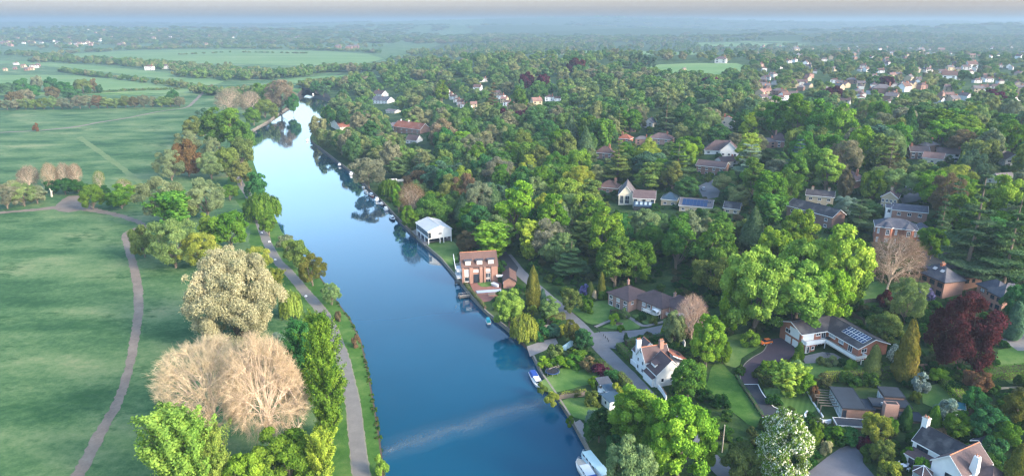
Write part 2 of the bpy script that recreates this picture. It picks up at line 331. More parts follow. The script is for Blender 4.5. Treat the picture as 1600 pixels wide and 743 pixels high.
# ================================================================== THE LAND
def build_land():
    ys = list(np.arange(-280, 60, 20)) + list(np.arange(60, 430, 3)) + list(np.arange(430, 960, 8))
    ys = [y for y in ys if abs(y - Y_END) > 3] + [Y_END]; ys.sort(); y = 960
    while y < 24000: y *= 1.035; ys.append(y)
    offs = [0.0, 0.4, 2, 5] + list(range(10, 260, 5)); x = 260
    while x < 15000: x *= 1.09; offs.append(x)
    offs += [20000]
    rows = []
    for y in ys:
        yy = min(y, Y_END); a, b = xL(yy), xR(yy)
        if b - a < 0.5: mid = (a + b) / 2; a, b = mid - 0.25, mid + 0.25
        row = [(a - o, y) for o in reversed(offs)] + [(a + 0.15, y, -2.0), (b - 0.15, y, -2.0)] + [(b + o, y) for o in offs]
        if y > Y_END:
            row = [(p[0], p[1]) for p in row]
        rows.append(row)
    me = bpy.data.meshes.new('ground'); v = []; f = []
    n = len(rows[0])
    for r in rows:
        for p in r: v.append((p[0], p[1], p[2] if len(p) > 2 else ground(p[0], p[1])))
    for i in range(len(rows) - 1):
        for j in range(n - 1): k = i * n + j; f.append((k, k + 1, k + n + 1, k + n))
    me.from_pydata(v, [], f); me.update()
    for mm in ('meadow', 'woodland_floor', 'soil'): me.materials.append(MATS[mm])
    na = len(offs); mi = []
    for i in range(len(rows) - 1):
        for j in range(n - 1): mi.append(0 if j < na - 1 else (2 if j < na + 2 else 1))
    me.polygons.foreach_set('material_index', mi); me.polygons.foreach_set('use_smooth', [True] * len(f))
    o = link('ground', me); tag(o, 'green meadow on one bank and wooded rising land on the other', kind='structure')
    # water
    W_ = MB(); pts = [(xL(y) - 0.1, y) for y in ys if y <= Y_END]; q = [(xR(y) + 0.1, y) for y in ys if y <= Y_END]
    for k in range(len(pts) - 1):
        W_.poly([(*pts[k], 0), (*q[k], 0), (*q[k + 1], 0), (*pts[k + 1], 0)], 'river_water')
    tag(W_.build('river_water'), 'wide calm blue river reflecting the sky between the two banks', kind='structure')
build_land()
from mathutils.geometry import delaunay_2d_cdt
RS = random.Random(5)
def smooth_line(p, step):
    """Catmull-Rom through 2-D points, resampled about every step metres"""
    p = [Vector((q[0], q[1])) for q in p]; P_ = [p[0] * 2 - p[1]] + p + [p[-1] * 2 - p[-2]]; out = []
    for i in range(1, len(P_) - 2):
        a, b, c, d = P_[i - 1:i + 3]; n = max(1, int((c - b).length / step))
        for k in range(n):
            t = k / n; out.append(0.5 * ((2 * b) + (c - a) * t + (2 * a - 5 * b + 4 * c - d) * t * t + (3 * b - a - 3 * c + d) * t ** 3))
    out.append(p[-1]); return out
def strip(name, label, px, width, mat, lift, step=2.0, rag=0.0, kind='structure', world=None):
    pts = [at(u, v) for u, v in px] if world is None else world
    wl = width if isinstance(width, (list, tuple)) else [width] * len(pts)
    L = smooth_line(pts, step); tot = [0]
    for a, b in zip(L, L[1:]): tot.append(tot[-1] + (b - a).length)
    ks = [0.0]; 
    for a, b in zip(pts, pts[1:]): ks.append(ks[-1] + math.hypot(b[0] - a[0], b[1] - a[1]))
    ks = [k * tot[-1] / ks[-1] for k in ks]
    v = []; f = []; NC = 5
    for i, p in enumerate(L):
        d = (L[min(i + 1, len(L) - 1)] - L[max(i - 1, 0)]).normalized(); nr = Vector((-d.y, d.x)); w = float(np.interp(tot[i], ks, wl)) / 2
        wa = w + RS.uniform(-rag, rag); wb = w + RS.uniform(-rag, rag)
        for c in range(NC):
            s = c / (NC - 1); q = p + nr * (-wa + (wa + wb) * s); v.append((q.x, q.y, ground(q.x, q.y) + lift))
    for i in range(len(L) - 1):
        for c in range(NC - 1): k = i * NC + c; f.append((k, k + NC, k + NC + 1, k + 1))
    me = bpy.data.meshes.new(name); me.from_pydata(v, [], f); me.materials.append(MATS[mat]); me.update()
    return tag(link(name, me), label, kind=kind)
def inside(x, y, poly):
    r = False; j = len(poly) - 1
    for i in range(len(poly)):
        xi, yi = poly[i][0], poly[i][1]; xj, yj = poly[j][0], poly[j][1]
        if (yi > y) != (yj > y) and x < (xj - xi) * (y - yi) / (yj - yi) + xi: r = not r
        j = i
    return r
SHEETS = []
def sheet(name, label, px, mat, lift, cell=4.0, rag=0.0, world=None, keep=True, curve=False):
    P_ = [at(u, v) for u, v in px] if world is None else world
    P_ = [(p[0], p[1]) for p in P_]
    if curve: P_ = [(q.x, q.y) for q in smooth_line(P_ + [P_[0]], cell)][:-1]
    if keep: SHEETS.append(P_)
    B = []
    for a, b in zip(P_, P_[1:] + P_[:1]):
        L = math.hypot(b[0] - a[0], b[1] - a[1]); n = max(1, int(L / cell))
        for k in range(n): B.append(Vector((a[0] + (b[0] - a[0]) * k / n + RS.uniform(-rag, rag), a[1] + (b[1] - a[1]) * k / n + RS.uniform(-rag, rag))))
    nb = len(B); x0, x1 = min(p.x for p in B), max(p.x for p in B); y0, y1 = min(p.y for p in B), max(p.y for p in B)
    pts = list(B)
    for i in range(int((x1 - x0) / cell) + 1):
        for j in range(int((y1 - y0) / cell) + 1):
            x, y = x0 + i * cell + 0.013, y0 + j * cell + 0.017
            if inside(x, y, B): pts.append(Vector((x, y)))
    r = delaunay_2d_cdt(pts, [], [list(range(nb))], 1, 1e-4)
    me = bpy.data.meshes.new(name); me.from_pydata([(p.x, p.y, ground(p.x, p.y) + lift) for p in r[0]], [], [tuple(q) for q in r[2]])
    me.materials.append(MATS[mat]); me.update()
    fl = [p for p in me.polygons if p.normal.z < 0]
    if fl: me.flip_normals()
    return tag(link(name, me), label, kind='structure')
# --- left bank
LB_STRIP = [(xL(y) - 0.0, y) for y in np.arange(60, 690, 4)]
path_px = [(566, 760), (565, 743), (558, 690), (553, 640), (545, 600), (532, 548), (507, 492), (472, 450), (450, 424), (434, 408), (420, 384), (411, 362), (404, 343), (396, 325), (388, 305), (377, 289), (370, 270), (366, 250), (372, 235)]
PATH = [at(*p) for p in path_px]
def verge():
    c = smooth_line(PATH, 2.0); B = []; ys_ = np.arange(60, PATH[-1].y, 2.0); pxs = np.interp(ys_, [q.y for q in c], [q.x for q in c]); v = []; f = []; NC = 9
    for i, y in enumerate(ys_):
        x0 = pxs[i] - (7.5 + 2.0 * math.sin(y * 0.05) + RS.uniform(-0.5, 0.5)); x1 = max(xL(y) - 0.35, pxs[i] + 1)
        for c_ in range(NC): x = x0 + (x1 - x0) * c_ / (NC - 1); v.append((x, y, ground(x, y) + 0.02))
    for i in range(len(ys_) - 1):
        for c_ in range(NC - 1): k = i * NC + c_; f.append((k, k + 1, k + NC + 1, k + NC))
    me = bpy.data.meshes.new('towpath_verge'); me.from_pydata(v, [], f); me.materials.append(MATS['verge']); me.update(); tag(link('towpath_verge', me), 'mown grass verge along the towpath beside the river', kind='structure')
verge()
strip('path_edging', 'pale worn gravel edging of the towpath', path_px, 4.1, 'gravel_edge', 0.04, 1.2, 0.18)
strip('towpath', 'smooth grey towpath curving along the river bank', path_px, 3.5, 'tarmac', 0.06, 1.2, 0.05)
tp = [(108, 760), (121, 743), (140, 708), (160, 670), (184, 627), (200, 580), (207, 548), (214, 505), (217, 478), (214, 440), (206, 405), (199, 382), (197, 365), (222, 353)]
MPATH = smooth_line([at(*q) for q in tp], 3)
strip('meadow_path', 'trodden earth path curving through the big meadow', tp, [3.4, 3.1, 3.0, 2.8, 2.6, 2.4, 2.6, 2.8, 3.1, 3.3, 3.1, 3.1, 3.0, 2.8], 'trodden_earth', 0.045, 1.0, 0.28)
strip('meadow_path', 'bare earth path running to the hedge gap at the meadow edge', [(228, 356), (212, 345), (180, 335), (150, 329), (124, 324), (100, 323), (60, 327), (25, 330), (-20, 334), (-70, 340)], [3.0, 3.6, 4.0, 5.5, 8.0, 9.0, 6.0, 5.0, 5.0, 5], 'trodden_earth', 0.03, 1.5, 0.7)
sheet('bare_earth', 'patch of bare trampled earth at the hedge gap', [(84, 326), (92, 316), (108, 306), (125, 305), (134, 312), (140, 322), (120, 330), (96, 331)], 'trodden_earth', 0.058, 3, 0.5, curve=True)
strip('meadow_track', 'pale trodden track crossing the far meadow', [(-60, 211), (0, 207), (60, 204), (115, 198.5), (150, 192), (200, 184), (250, 174), (290, 168), (304, 158), (320, 142)], [5, 5, 4, 7, 5, 4, 4, 4, 4, 4], 'trodden_earth', 0.05, 6, 0.6)
strip('meadow_track', 'faint worn track branching across the middle meadow', [(118, 199), (150, 196), (200, 194), (245, 190), (285, 186)], 3.0, 'faint_track', 0.035, 6, 0.6)
strip('meadow_track', 'faint pale track running down the middle meadow to the hedge', [(123, 214), (140, 226), (165, 244), (190, 262), (212, 280), (220, 288)], [5, 5, 4.5, 4.5, 4, 3], 'faint_track', 0.065, 5, 0.6)
# far fields
for lab, px in [('pale field beyond the hedge row on the flood plain', [(-60, 119), (60, 117), (115, 118), (180, 124), (260, 132.5), (330, 141), (300, 147), (240, 146), (190, 143), (120, 140), (60, 133), (-60, 130)]),
                ('long pale green field below the distant village', [(100, 85), (200, 79.5), (290, 77.5), (400, 78), (520, 80.5), (575, 85), (600, 92), (560, 101), (480, 103), (380, 100), (240, 99), (150, 95)]),
                ('narrow green field between the two far hedges', [(-60, 98), (20, 99), (90, 105), (150, 111), (230, 120), (330, 134), (350, 128), (330, 122), (250, 113), (160, 104), (60, 96), (-60, 94)]),
                ('small meadow by the far river bend', [(448, 124), (500, 119), (560, 116.5), (596, 120), (560, 125), (500, 128), (455, 130)]),
                ('green playing field beyond the wooded hill', [(1008, 106), (1030, 101), (1080, 99), (1150, 99), (1168, 104), (1160, 112), (1120, 121), (1060, 117), (1015, 112)]),
                ('long pale field before the far woods', [(845, 81), (930, 79), (1010, 80), (1090, 82), (1080, 86), (960, 86), (860, 86)]),
                ('pale field strip at the edge of the distant town', [(1090, 67), (1180, 64), (1270, 66), (1250, 72), (1150, 73), (1095, 72)])]:
    sheet('field', lab, px, 'field', 0.12, 40, world=[at(*p) for p in px])
# --- right bank
LANE_PX = [(790, 398), (812, 425), (842, 452), (866, 472), (885, 489), (905, 508), (928, 532), (952, 557), (975, 580), (1000, 606), (1030, 636), (1060, 664), (1090, 694), (1112, 718), (1135, 741), (1160, 768)]
LANE = [at(*p) for p in LANE_PX]
strip('lane', 'grey tarmac lane between the riverside gardens and the houses', LANE_PX, [5, 5, 4.2, 4.2, 4.4, 4.6, 4.8, 5.0, 5.0, 5.0, 4.5, 4.5, 4.5, 4.5, 4.5, 4.5], 'lane_tarmac', 0.10, 2, 0.1)
sheet('forecourt', 'grey tarmac forecourt in front of the long bungalow', [(926, 521), (938, 518), (965, 517.5), (1000, 515), (1030, 509), (1052, 503), (1078, 500), (1090, 508), (1060, 517), (1020, 524), (985, 529), (968, 536), (963, 545), (948, 543)], 'lane_tarmac', 0.125, 3)
sheet('lawn', 'green lawn at the end of the bungalow beside the lane', [(890, 485), (912, 475), (950, 468), (958, 478), (960, 492), (925, 507)], 'lawn', 0.11, 3, rag=0.35, curve=True)
sheet('lawn', 'three sided front lawn with a flower bed between the paths', [(940, 511), (960, 503), (978, 496.5), (1002, 508.5), (998, 513), (965, 516)], 'lawn', 0.14, 3, rag=0.35, curve=True)
sheet('lawn', 'small lawn between the footpath and the bungalow terrace', [(986, 493), (1010, 489), (1030, 498), (1016, 507), (1006, 505)], 'lawn', 0.14, 3, rag=0.35, curve=True)
strip('footpath', 'pale footpath from the lane to the bungalow corner', [(930, 511), (952, 501.5), (978, 493.5)], 1.3, 'paving', 0.16, 1.5)
strip('footpath', 'pale footpath running from the bungalow corner to the forecourt', [(978, 493.5), (990, 500), (1004, 509), (1020, 507), (1042, 501)], 1.4, 'paving', 0.165, 1.5)
sheet('riverside_lawn', 'riverside lawn with the trampoline', [(842, 597), (858, 587), (880, 574), (905, 566), (925, 575), (940, 582), (938, 592), (925, 600), (905, 604), (868, 612), (852, 612)], 'lawn', 0.07, 3, rag=0.35, curve=True)
sheet('riverside_lawn', 'small lawn below the reed fence by the blue roofed cabin', [(874, 628), (890, 622), (912, 621), (934, 632), (950, 644), (945, 652), (915, 657), (895, 650)], 'lawn', 0.07, 3, rag=0.35, curve=True)
sheet('riverside_lawn', 'dark lawn below the white boathouse at the water edge', [(666, 382), (705, 376), (716, 390), (714, 408), (704, 416), (690, 405)], 'lawn', 0.07, 3, rag=0.35, curve=True)
sheet('riverside_lawn', 'narrow shaded lawn near the moored boats', [(600, 300), (630, 285), (650, 282), (655, 292), (640, 302), (615, 312)], 'lawn', 0.07, 3, rag=0.35, curve=True)
sheet('grass_slope', 'rough grass slope beside the black drive', [(1120, 560), (1150, 590), (1170, 625), (1196, 662), (1180, 668), (1140, 640), (1105, 600)], 'verge', 0.11, 3, rag=0.35, curve=True)
sheet('grass_slope', 'lawn between the trees and the plum coloured drive', [(1135, 527), (1170, 520), (1196, 535), (1160, 560), (1150, 575), (1125, 560)], 'lawn', 0.12, 3, rag=0.35, curve=True)
sheet('drive', 'plum coloured tarmac drive of the house with solar panels', [(1196, 530), (1221, 528), (1240, 538), (1243, 552), (1232, 562), (1210, 566), (1196, 572), (1186, 582), (1184, 600), (1159, 600), (1157, 586), (1162, 572), (1175, 560), (1192, 550), (1199, 540)], 'plum_tarmac', 0.13, 2)
strip('kerb', 'pale stone kerb around the plum coloured drive', [(1199, 538), (1192, 549), (1175, 559), (1162, 571), (1156.5, 586), (1158.5, 600)], 0.35, 'stone', 0.17, 1)
BL = [(1160, 601), (1184, 601), (1191, 614), (1203, 630), (1216, 639), (1233, 641.5), (1239, 650), (1225, 653), (1214, 662), (1203, 664), (1190, 650), (1174, 626)]
sheet('drive', 'black tarmac lower drive edged with white kerbs', BL, 'dark_tarmac', 0.13, 2)
strip('kerb', 'white painted kerb on the uphill edge of the black drive', [(1184, 600.5), (1191, 614), (1203, 630), (1209, 636), (1216, 639), (1233, 641), (1238, 649)], 0.28, 'white_paint', 0.24, 1)
strip('kerb', 'white painted kerb on the downhill edge of the black drive', [(1160, 601), (1174, 626), (1190, 650), (1203, 665)], 0.28, 'white_paint', 0.24, 1)
strip('kerb', 'white kerb line where the black drive meets the plum tarmac', [(1159, 600.5), (1185, 600.5)], 0.22, 'white_paint', 0.2, 1)
sheet('lawn', 'striped mown lawn enclosed by the black drive and white garden wall', [(1190, 603), (1215, 606), (1250, 606), (1268, 622), (1276, 640), (1262, 650), (1246, 652), (1240, 644), (1232, 638), (1216, 635), (1206, 628), (1196, 616)], 'mown_lawn', 0.12, 2.5, rag=0.35, curve=True)
sheet('lawn', 'shaded lawn below the house with solar panels', [(1248, 570), (1275, 562), (1330, 566), (1352, 576), (1340, 586), (1290, 592), (1252, 588)], 'lawn', 0.12, 3, rag=0.35, curve=True)
sheet('terrace', 'grey paved terrace below the balcony of the house with solar panels', [(1253, 557), (1285, 550), (1303, 552), (1320, 562), (1296, 566), (1258, 568)], 'paving', 0.16, 2)
sheet('drive', 'grey tarmac drive at the bottom of the gardens', [(1252, 760), (1262, 738), (1292, 714), (1312, 700), (1335, 692), (1350, 700), (1348, 722), (1366, 743), (1380, 765)], 'grey_drive', 0.12, 2.5, curve=False)
sheet('lawn', 'lawn beyond the copper beech beside the garden hedge', [(1560, 548), (1600, 540), (1640, 560), (1640, 600), (1580, 600), (1555, 575)], 'lawn', 0.12, 4, rag=0.35, curve=True)
sheet('lawn', 'small sunken lawn behind the flat roofed house', [(1440, 604), (1468, 600), (1490, 625), (1470, 640), (1440, 630)], 'lawn', 0.12, 3, rag=0.35, curve=True)
strip('footpath', 'pale curving footpath in the garden below the copper beech', [(1528, 612), (1550, 608), (1575, 606), (1610, 604), (1650, 604)], 1.0, 'gravel_edge', 0.16, 2)
sheet('terrace', 'stone terrace with rocks at the edge of the upper garden', [(1565, 530), (1600, 520), (1630, 525), (1630, 548), (1590, 548)], 'paving', 0.14, 3)
sheet('lawn', 'shaded lawn below the bare tree and the brick villa', [(1330, 452), (1370, 440), (1412, 450), (1405, 470), (1360, 478), (1332, 468)], 'lawn', 0.12, 4, rag=0.35, curve=True)
sheet('yard', 'dark tarmac yard beside the brick villa', [(1430, 395), (1470, 380), (1485, 395), (1475, 420), (1435, 425)], 'dark_tarmac', 0.12, 4)
sheet('car_park', 'grey tarmac car park among the hill houses', [(1090, 292), (1112, 280), (1128, 288), (1122, 308), (1100, 312)], 'lane_tarmac', 0.12, 5)
sheet('car_park', 'dark tarmac car park with parked cars behind the small cream house', [(1400, 300), (1425, 288), (1450, 292), (1450, 312), (1410, 318)], 'lane_tarmac', 0.12, 5)
sheet('terrace', 'grey paved terrace in front of the white boathouse', [(643, 361), (656, 356), (668, 372), (706, 370), (706, 375), (671, 379), (664, 384)], 'paving', 0.12, 2)
sheet('car_park', 'dark tarmac yard behind the brick boathouse', [(775, 392), (788, 390), (810, 418), (806, 428), (790, 420)], 'dark_tarmac', 0.135, 3)
sheet('terrace', 'red brick terrace between the brick boathouse and the river', [(733, 441), (770, 437), (784, 443), (783, 455), (766, 470), (750, 473), (741, 458)], 'red_paving', 0.13, 2)
sheet('lawn', 'small square of grass on the brick terrace', [(745, 441), (767, 438), (770, 446), (752, 448)], 'lawn', 0.15, 2, rag=0.35, curve=True)
sheet('slipway', 'stone slipway running down to the river by the willow garden', [(823, 541), (848, 532), (868, 528), (872, 536), (850, 548), (828, 557)], 'paving', 0.09, 3)
sheet('quay', 'grey stone quay at the water edge above the moored cruisers', [(898, 660), (906, 655), (915, 665), (928, 682), (921, 690), (912, 684)], 'paving', 0.09, 3)
# river edging (right bank): a low wall with a coping, in the gaps as built
def edging(name, label, v0, v1, mat, w=0.7, h=0.25, side='R'):
    ys_ = np.arange(plane_at(800, v0, 0)[1], plane_at(800, v1, 0)[1], 2.0); fx = xR if side == 'R' else xL; sg = 1 if side == 'R' else -1
    B = MB()
    for a, b in zip(ys_, ys_[1:]):
        xa, xb = fx(a), fx(b); lo, hi = (-0.15, w) if sg > 0 else (-w, 0.15)
        q = [(xa + lo, a), (xa + hi, a), (xb + hi, b), (xb + lo, b)]
        B.hull([(x, y, 1.3 + h) for x, y in q], [(x, y, -0.4) for x, y in q], mat)
    return tag(B.build(name), label, kind='structure')
edging('river_wall', 'pale stone river wall along the near garden bank', 770, 545, 'stone', 0.4, 0.1)
edging('river_wall', 'weathered concrete river wall below the brick boathouse', 530, 372, 'stone', 0.4, 0.12)
edging('river_wall', 'dark timber edging along the far moorings', 365, 230, 'weathered_timber', 0.6, 0.1)
edging('river_bank', 'worn earth lip of the towpath bank at the water', 790, 395, 'soil', 0.3, 0.02, 'L')
edging('river_bank', 'pale stone lip of the far towpath bank', 230, 168, 'stone', 0.9, 0.1, 'L')
# ================================================================== TREES
def nrm(a): return a / np.maximum(1e-9, np.linalg.norm(a, axis=1))[:, None]
class Leaves:
    """leaf-sized rhombi collected into one crown mesh"""
    def __init__(s): s.c = []; s.n = []; s.sz = []; s.t = []; s.tint = []; s.ar = []
    def add(s, c, n, size, tint, rng, axis=None, aspect=0.6):
        n = nrm(n); k = len(c)
        a = rng.normal(size=(k, 3)) if axis is None else axis
        t = nrm(np.cross(n, nrm(np.cross(a, n)) )) if axis is not None else nrm(np.cross(n, a))
        s.c.append(c); s.n.append(n); s.t.append(t); s.sz.append(np.broadcast_to(size, (k,)).astype(float)); s.tint.append(np.broadcast_to(tint, (k,)).astype(float)); s.ar.append(np.full(k, aspect))
    def mesh(s, name, mat, rng):
        c, n, t, sz, ti, ar = [np.concatenate(x) for x in (s.c, s.n, s.t, s.sz, s.tint, s.ar)]
        b = np.cross(n, t); k = len(c); v = np.empty((k, 4, 3)); h = sz[:, None]
        v[:, 0] = c + t * h; v[:, 1] = c + b * h * ar[:, None] + n * h * 0.15; v[:, 2] = c - t * h; v[:, 3] = c - b * h * ar[:, None] + n * h * 0.15
        me = bpy.data.meshes.new(name); me.vertices.add(4 * k); me.vertices.foreach_set('co', v.reshape(-1))
        me.loops.add(4 * k); me.loops.foreach_set('vertex_index', np.arange(4 * k, dtype=np.int32))
        me.polygons.add(k); me.polygons.foreach_set('loop_start', np.arange(0, 4 * k, 4, dtype=np.int32)); me.polygons.foreach_set('loop_total', np.full(k, 4, dtype=np.int32))
        at_ = me.attributes.new('tint', 'FLOAT', 'FACE'); at_.data.foreach_set('value', ti.astype(np.float32))
        a2 = me.attributes.new('flower', 'FLOAT', 'FACE'); a2.data.foreach_set('value', rng.random(k).astype(np.float32))
        me.materials.append(MATS[mat]); me.update(); me.validate(); return me
def tube_into(B, pts, r0, r1, n=6):
    k = len(pts) - 1
    for i in range(k):
        a = r0 + (r1 - r0) * i / k; b = r0 + (r1 - r0) * (i + 1) / k
        B.tube(pts[i], pts[i + 1], a, b, 'bark', n)
def bent(p, q, rng, amt=0.08, n=3):
    p, q = np.array(p, float), np.array(q, float); L = np.linalg.norm(q - p); out = [p]
    for k in range(1, n): out.append(p + (q - p) * k / n + rng.normal(size=3) * L * amt * 0.5)
    out.append(q); return out
def trunk_mesh(name, B):
    me = bpy.data.meshes.new(name); me.from_pydata(B.v, [], B.f); me.materials.append(MATS['bark']); me.update(); return me
PROTO = {}
def finish(key, crown, trunk, W_, H_): PROTO[key] = dict(crown=crown, trunk=trunk, W=W_, H=H_)
def envelope_scale(rng, k=5):
    ds = nrm(rng.normal(size=(k, 3))); am = rng.uniform(-0.28, 0.28, k)
    return lambda d: 1 + np.sum(am[None] * np.maximum(0, d @ ds.T) ** 3, axis=1)
def broadleaf(key, seed, n, leaf, W_=12.0, H_=15.0, base=0.22, K=46, pr=0.27, mat='leaves', taper=0.0, jit=0.7, gap=0.0, low=0.15, drop=0.0, aspect=0.6):
    rng = np.random.default_rng(seed); L = Leaves(); rx = W_ / 2; z0, z1 = H_ * base, H_; zc, rz = (z0 + z1) / 2, (z1 - z0) / 2
    M = max(6, K // 6); S = max(4, round(K / M)); sc_ = envelope_scale(rng); cen = np.array([0, 0, zc]); P = []; r = []; ptint = []
    gold = math.pi * (3 - math.sqrt(5))
    for i in range(M):
        zz = 1 - (i + 0.5) / M * 1.78; a = i * gold + rng.normal(0, 0.25); q_ = math.sqrt(max(0, 1 - zz * zz)); d = np.array([math.cos(a) * q_, math.sin(a) * q_, zz + rng.normal(0, 0.08)])
        s = float(sc_(d[None])[0]) * rng.uniform(0.44, 0.62); Lc = np.array([d[0] * rx * s, d[1] * rx * s, zc + d[2] * rz * s]); lt = rng.normal(0.5, 0.13); Rl = rng.uniform(0.30, 0.42)
        for k in range(S):
            e = nrm((rng.normal(size=3) + d * 0.9 + np.array([0, 0, 0.15]))[None])[0]; t_ = rng.uniform(0.65, 1.0) * Rl
            P.append(Lc + e * np.array([rx, rx, rz]) * t_); r.append(pr * 0.78 * rx * rng.uniform(0.6, 1.4)); ptint.append(lt + rng.normal(0, 0.10))
    P = np.array(P); r = np.array(r); ptint = np.array(ptint); K = len(P)
    if taper:
        f = np.clip((P[:, 2] - z0) / (z1 - z0), 0, 1); s = 1 + 0.3 * taper - taper * f; P[:, 0] *= s; P[:, 1] *= s
    w = r ** 2 / np.sum(r ** 2)
    for i in range(K):
        k = max(8, int(n * w[i])); e = nrm(rng.normal(size=(k, 3))); o = nrm((P[i] - cen)[None])[0]
        e = nrm(e + o * 0.6 + np.array([0, 0, 0.25])); rr = r[i] * (0.55 + 0.52 * rng.random(k) ** 0.55); far_ = rng.random(k) < 0.10; rr = np.where(far_, rr * 1.28, rr)
        c = P[i] + e * rr[:, None] * np.array([1, 1, 0.85]); c[:, 2] -= drop * rr
        c[:, 2] = np.maximum(c[:, 2], 0.05)
        L.add(c, e + rng.normal(size=(k, 3)) * jit, leaf * rng.uniform(0.5, 1.3, k), np.clip(ptint[i] + rng.normal(0, 0.13, k), 0, 1), rng, aspect=aspect)
    B = MB(); tr = 0.022 * H_
    tube_into(B, bent((0, 0, -0.6), (0, 0, zc), rng, 0.04, 4), tr, tr * 0.5, 8)
    for i in range(0, K, max(1, K // 12)):
        s = (0, 0, z0 * 0.8 + rng.uniform(0, 0.35) * (zc - z0) ); tube_into(B, bent(s, P[i], rng, 0.12), tr * 0.42, tr * 0.1, 5)
    finish(key, L.mesh(key + '_crown', mat, rng), trunk_mesh(key + '_trunk', B), W_, H_)
def poplar(key, seed, n, leaf, W_=7.0, H_=24.0, lean=0.42, nb=110, clear=0.1, mat='leaves', full=0.75):
    rng = np.random.default_rng(seed); L = Leaves(); B = MB(); per = n // nb
    for i in range(nb):
        f = (i + rng.random()) / nb; z = H_ * (clear + (0.93 - clear) * f); env = (W_ / 2) * min(1, 0.45 + 1.6 * f) * (1 - 0.85 * max(0, (f - 0.45) / 0.55) ** 1.5) * rng.uniform(0.7, 1.1)
        a = rng.uniform(0, math.tau); ln = env / math.sin(lean + rng.normal(0, 0.08) + 0.25 * (1 - f)); ln = min(ln, (H_ * 1.0 - z) / 0.8 + 0.6)
        el = lean + 0.25 * (1 - f); dr = np.array([math.cos(a) * math.sin(el), math.sin(a) * math.sin(el), math.cos(el)])
        p0 = np.array([0, 0, z]); s = rng.random(per) ** full; rad = 0.32 + 0.5 * (1 - s) * 0.6
        c = p0 + dr * (s * ln)[:, None] + rng.normal(size=(per, 3)) * rad[:, None] * 0.62
        out = nrm(c - (p0 + dr * (s * ln * 0.9)[:, None]) + np.array([dr[0], dr[1], 0.1]) * 0.5)
        L.add(c, out + rng.normal(size=(per, 3)) * 0.5, leaf * rng.uniform(0.6, 1.2, per), np.clip(rng.normal(0.5, 0.14) + rng.normal(0, 0.15, per), 0, 1), rng)
        if i % 2 == 0: tube_into(B, [p0, p0 + dr * ln * 0.8], 0.09, 0.02, 4)
    tube_into(B, bent((0, 0, -0.6), (0, 0, H_ * 0.93), rng, 0.01, 6), 0.34, 0.05, 8)
    finish(key, L.mesh(key + '_crown', mat, rng), trunk_mesh(key + '_trunk', B), W_, H_)
def willow(key, seed, n, leaf, W_=9.0, H_=8.0, strands=260):
    rng = np.random.default_rng(seed); L = Leaves(); B = MB(); per = n // strands; rx = W_ / 2
    for i in range(strands):
        d = nrm(rng.normal(size=(1, 3)))[0]; d[2] = abs(d[2]); q = rng.uniform(0.5, 1.0) ** 0.5
        top = np.array([d[0] * rx * q, d[1] * rx * q, H_ * (0.55 + 0.45 * d[2] * q) * rng.uniform(0.94, 1.0)])
        ln = top[2] * rng.uniform(0.45, 0.95); s = rng.random(per)
        c = top + np.stack([d[0] * s * 0.5, d[1] * s * 0.5, -s * ln], 1) + rng.normal(size=(per, 3)) * np.array([0.13, 0.13, 0.1])
        o = np.array([d[0], d[1], 0.25]) + rng.normal(size=(per, 3)) * 0.4
        L.add(c, o, leaf * rng.uniform(0.7, 1.3, per), np.clip(rng.normal(0.5, 0.17) + rng.normal(0, 0.12, per), 0, 1), rng, axis=np.tile([[0.0, 0, 1.0]], (per, 1)) + rng.normal(size=(per, 3)) * 0.12, aspect=0.3)
    tube_into(B, bent((0, 0, -0.5), (0, 0, H_ * 0.6), rng, 0.05), 0.3, 0.15, 7)
    for k in range(7):
        a = k * 0.9; tube_into(B, bent((0, 0, H_ * 0.4), (math.cos(a) * rx * 0.6, math.sin(a) * rx * 0.6, H_ * 0.8), rng), 0.12, 0.04, 5)
    finish(key, L.mesh(key + '_crown', 'leaves', rng), trunk_mesh(key + '_trunk', B), W_, H_)
def cedar(key, seed, n, leaf, W_=14.0, H_=18.0, levels=11, cone=0.75, clear=0.2, sweep=0.0):
    rng = np.random.default_rng(seed); L = Leaves(); B = MB(); pads = []
    for i in range(levels):
        f = i / (levels - 1); z = H_ * (clear + (0.97 - clear) * f); r = (W_ / 2) * (1 - cone * f) * rng.uniform(0.75, 1.05)
        for k in range(max(3, int(7 * (1 - 0.5 * f)))):
            a = rng.uniform(0, math.tau); pads.append((a, z + rng.normal(0, 0.25), r * rng.uniform(0.7, 1.05)))
    tot = sum(p[2] ** 1.5 for p in pads)
    for a, z, r in pads:
        k = int(n * r ** 1.5 / tot); ti = rng.normal(0.5, 0.15); s = np.sqrt(rng.random(k)); w = (rng.random(k) - 0.5) * 2 * (0.16 + 0.30 * np.sin(np.clip(s, 0, 1) * math.pi * 0.9)) * r
        ca, sa = math.cos(a), math.sin(a); x = s * r; zz = z + s * r * 0.12 - (s * r) ** 2 * 0.012 - np.abs(w) * 0.12 + rng.normal(0, 0.09, k) - sweep * (s * r) ** 1.3 * 0.2
        c = np.stack([ca * x - sa * w, sa * x + ca * w, zz], 1)
        L.add(c, np.array([ca * 0.25, sa * 0.25, 1.0]) + rng.normal(size=(k, 3)) * 0.38, leaf * rng.uniform(0.6, 1.2, k), np.clip(ti + rng.normal(0, 0.16, k), 0, 1), rng, aspect=0.5)
        tube_into(B, [(0, 0, z - 0.15), (ca * r * 0.75, sa * r * 0.75, z + r * 0.04)], 0.11, 0.03, 4)
    tube_into(B, bent((0, 0, -0.6), (0, 0, H_ * 0.96), rng, 0.01, 4), 0.42, 0.06, 8)
    finish(key, L.mesh(key + '_crown', 'leaves', rng), trunk_mesh(key + '_trunk', B), W_, H_)
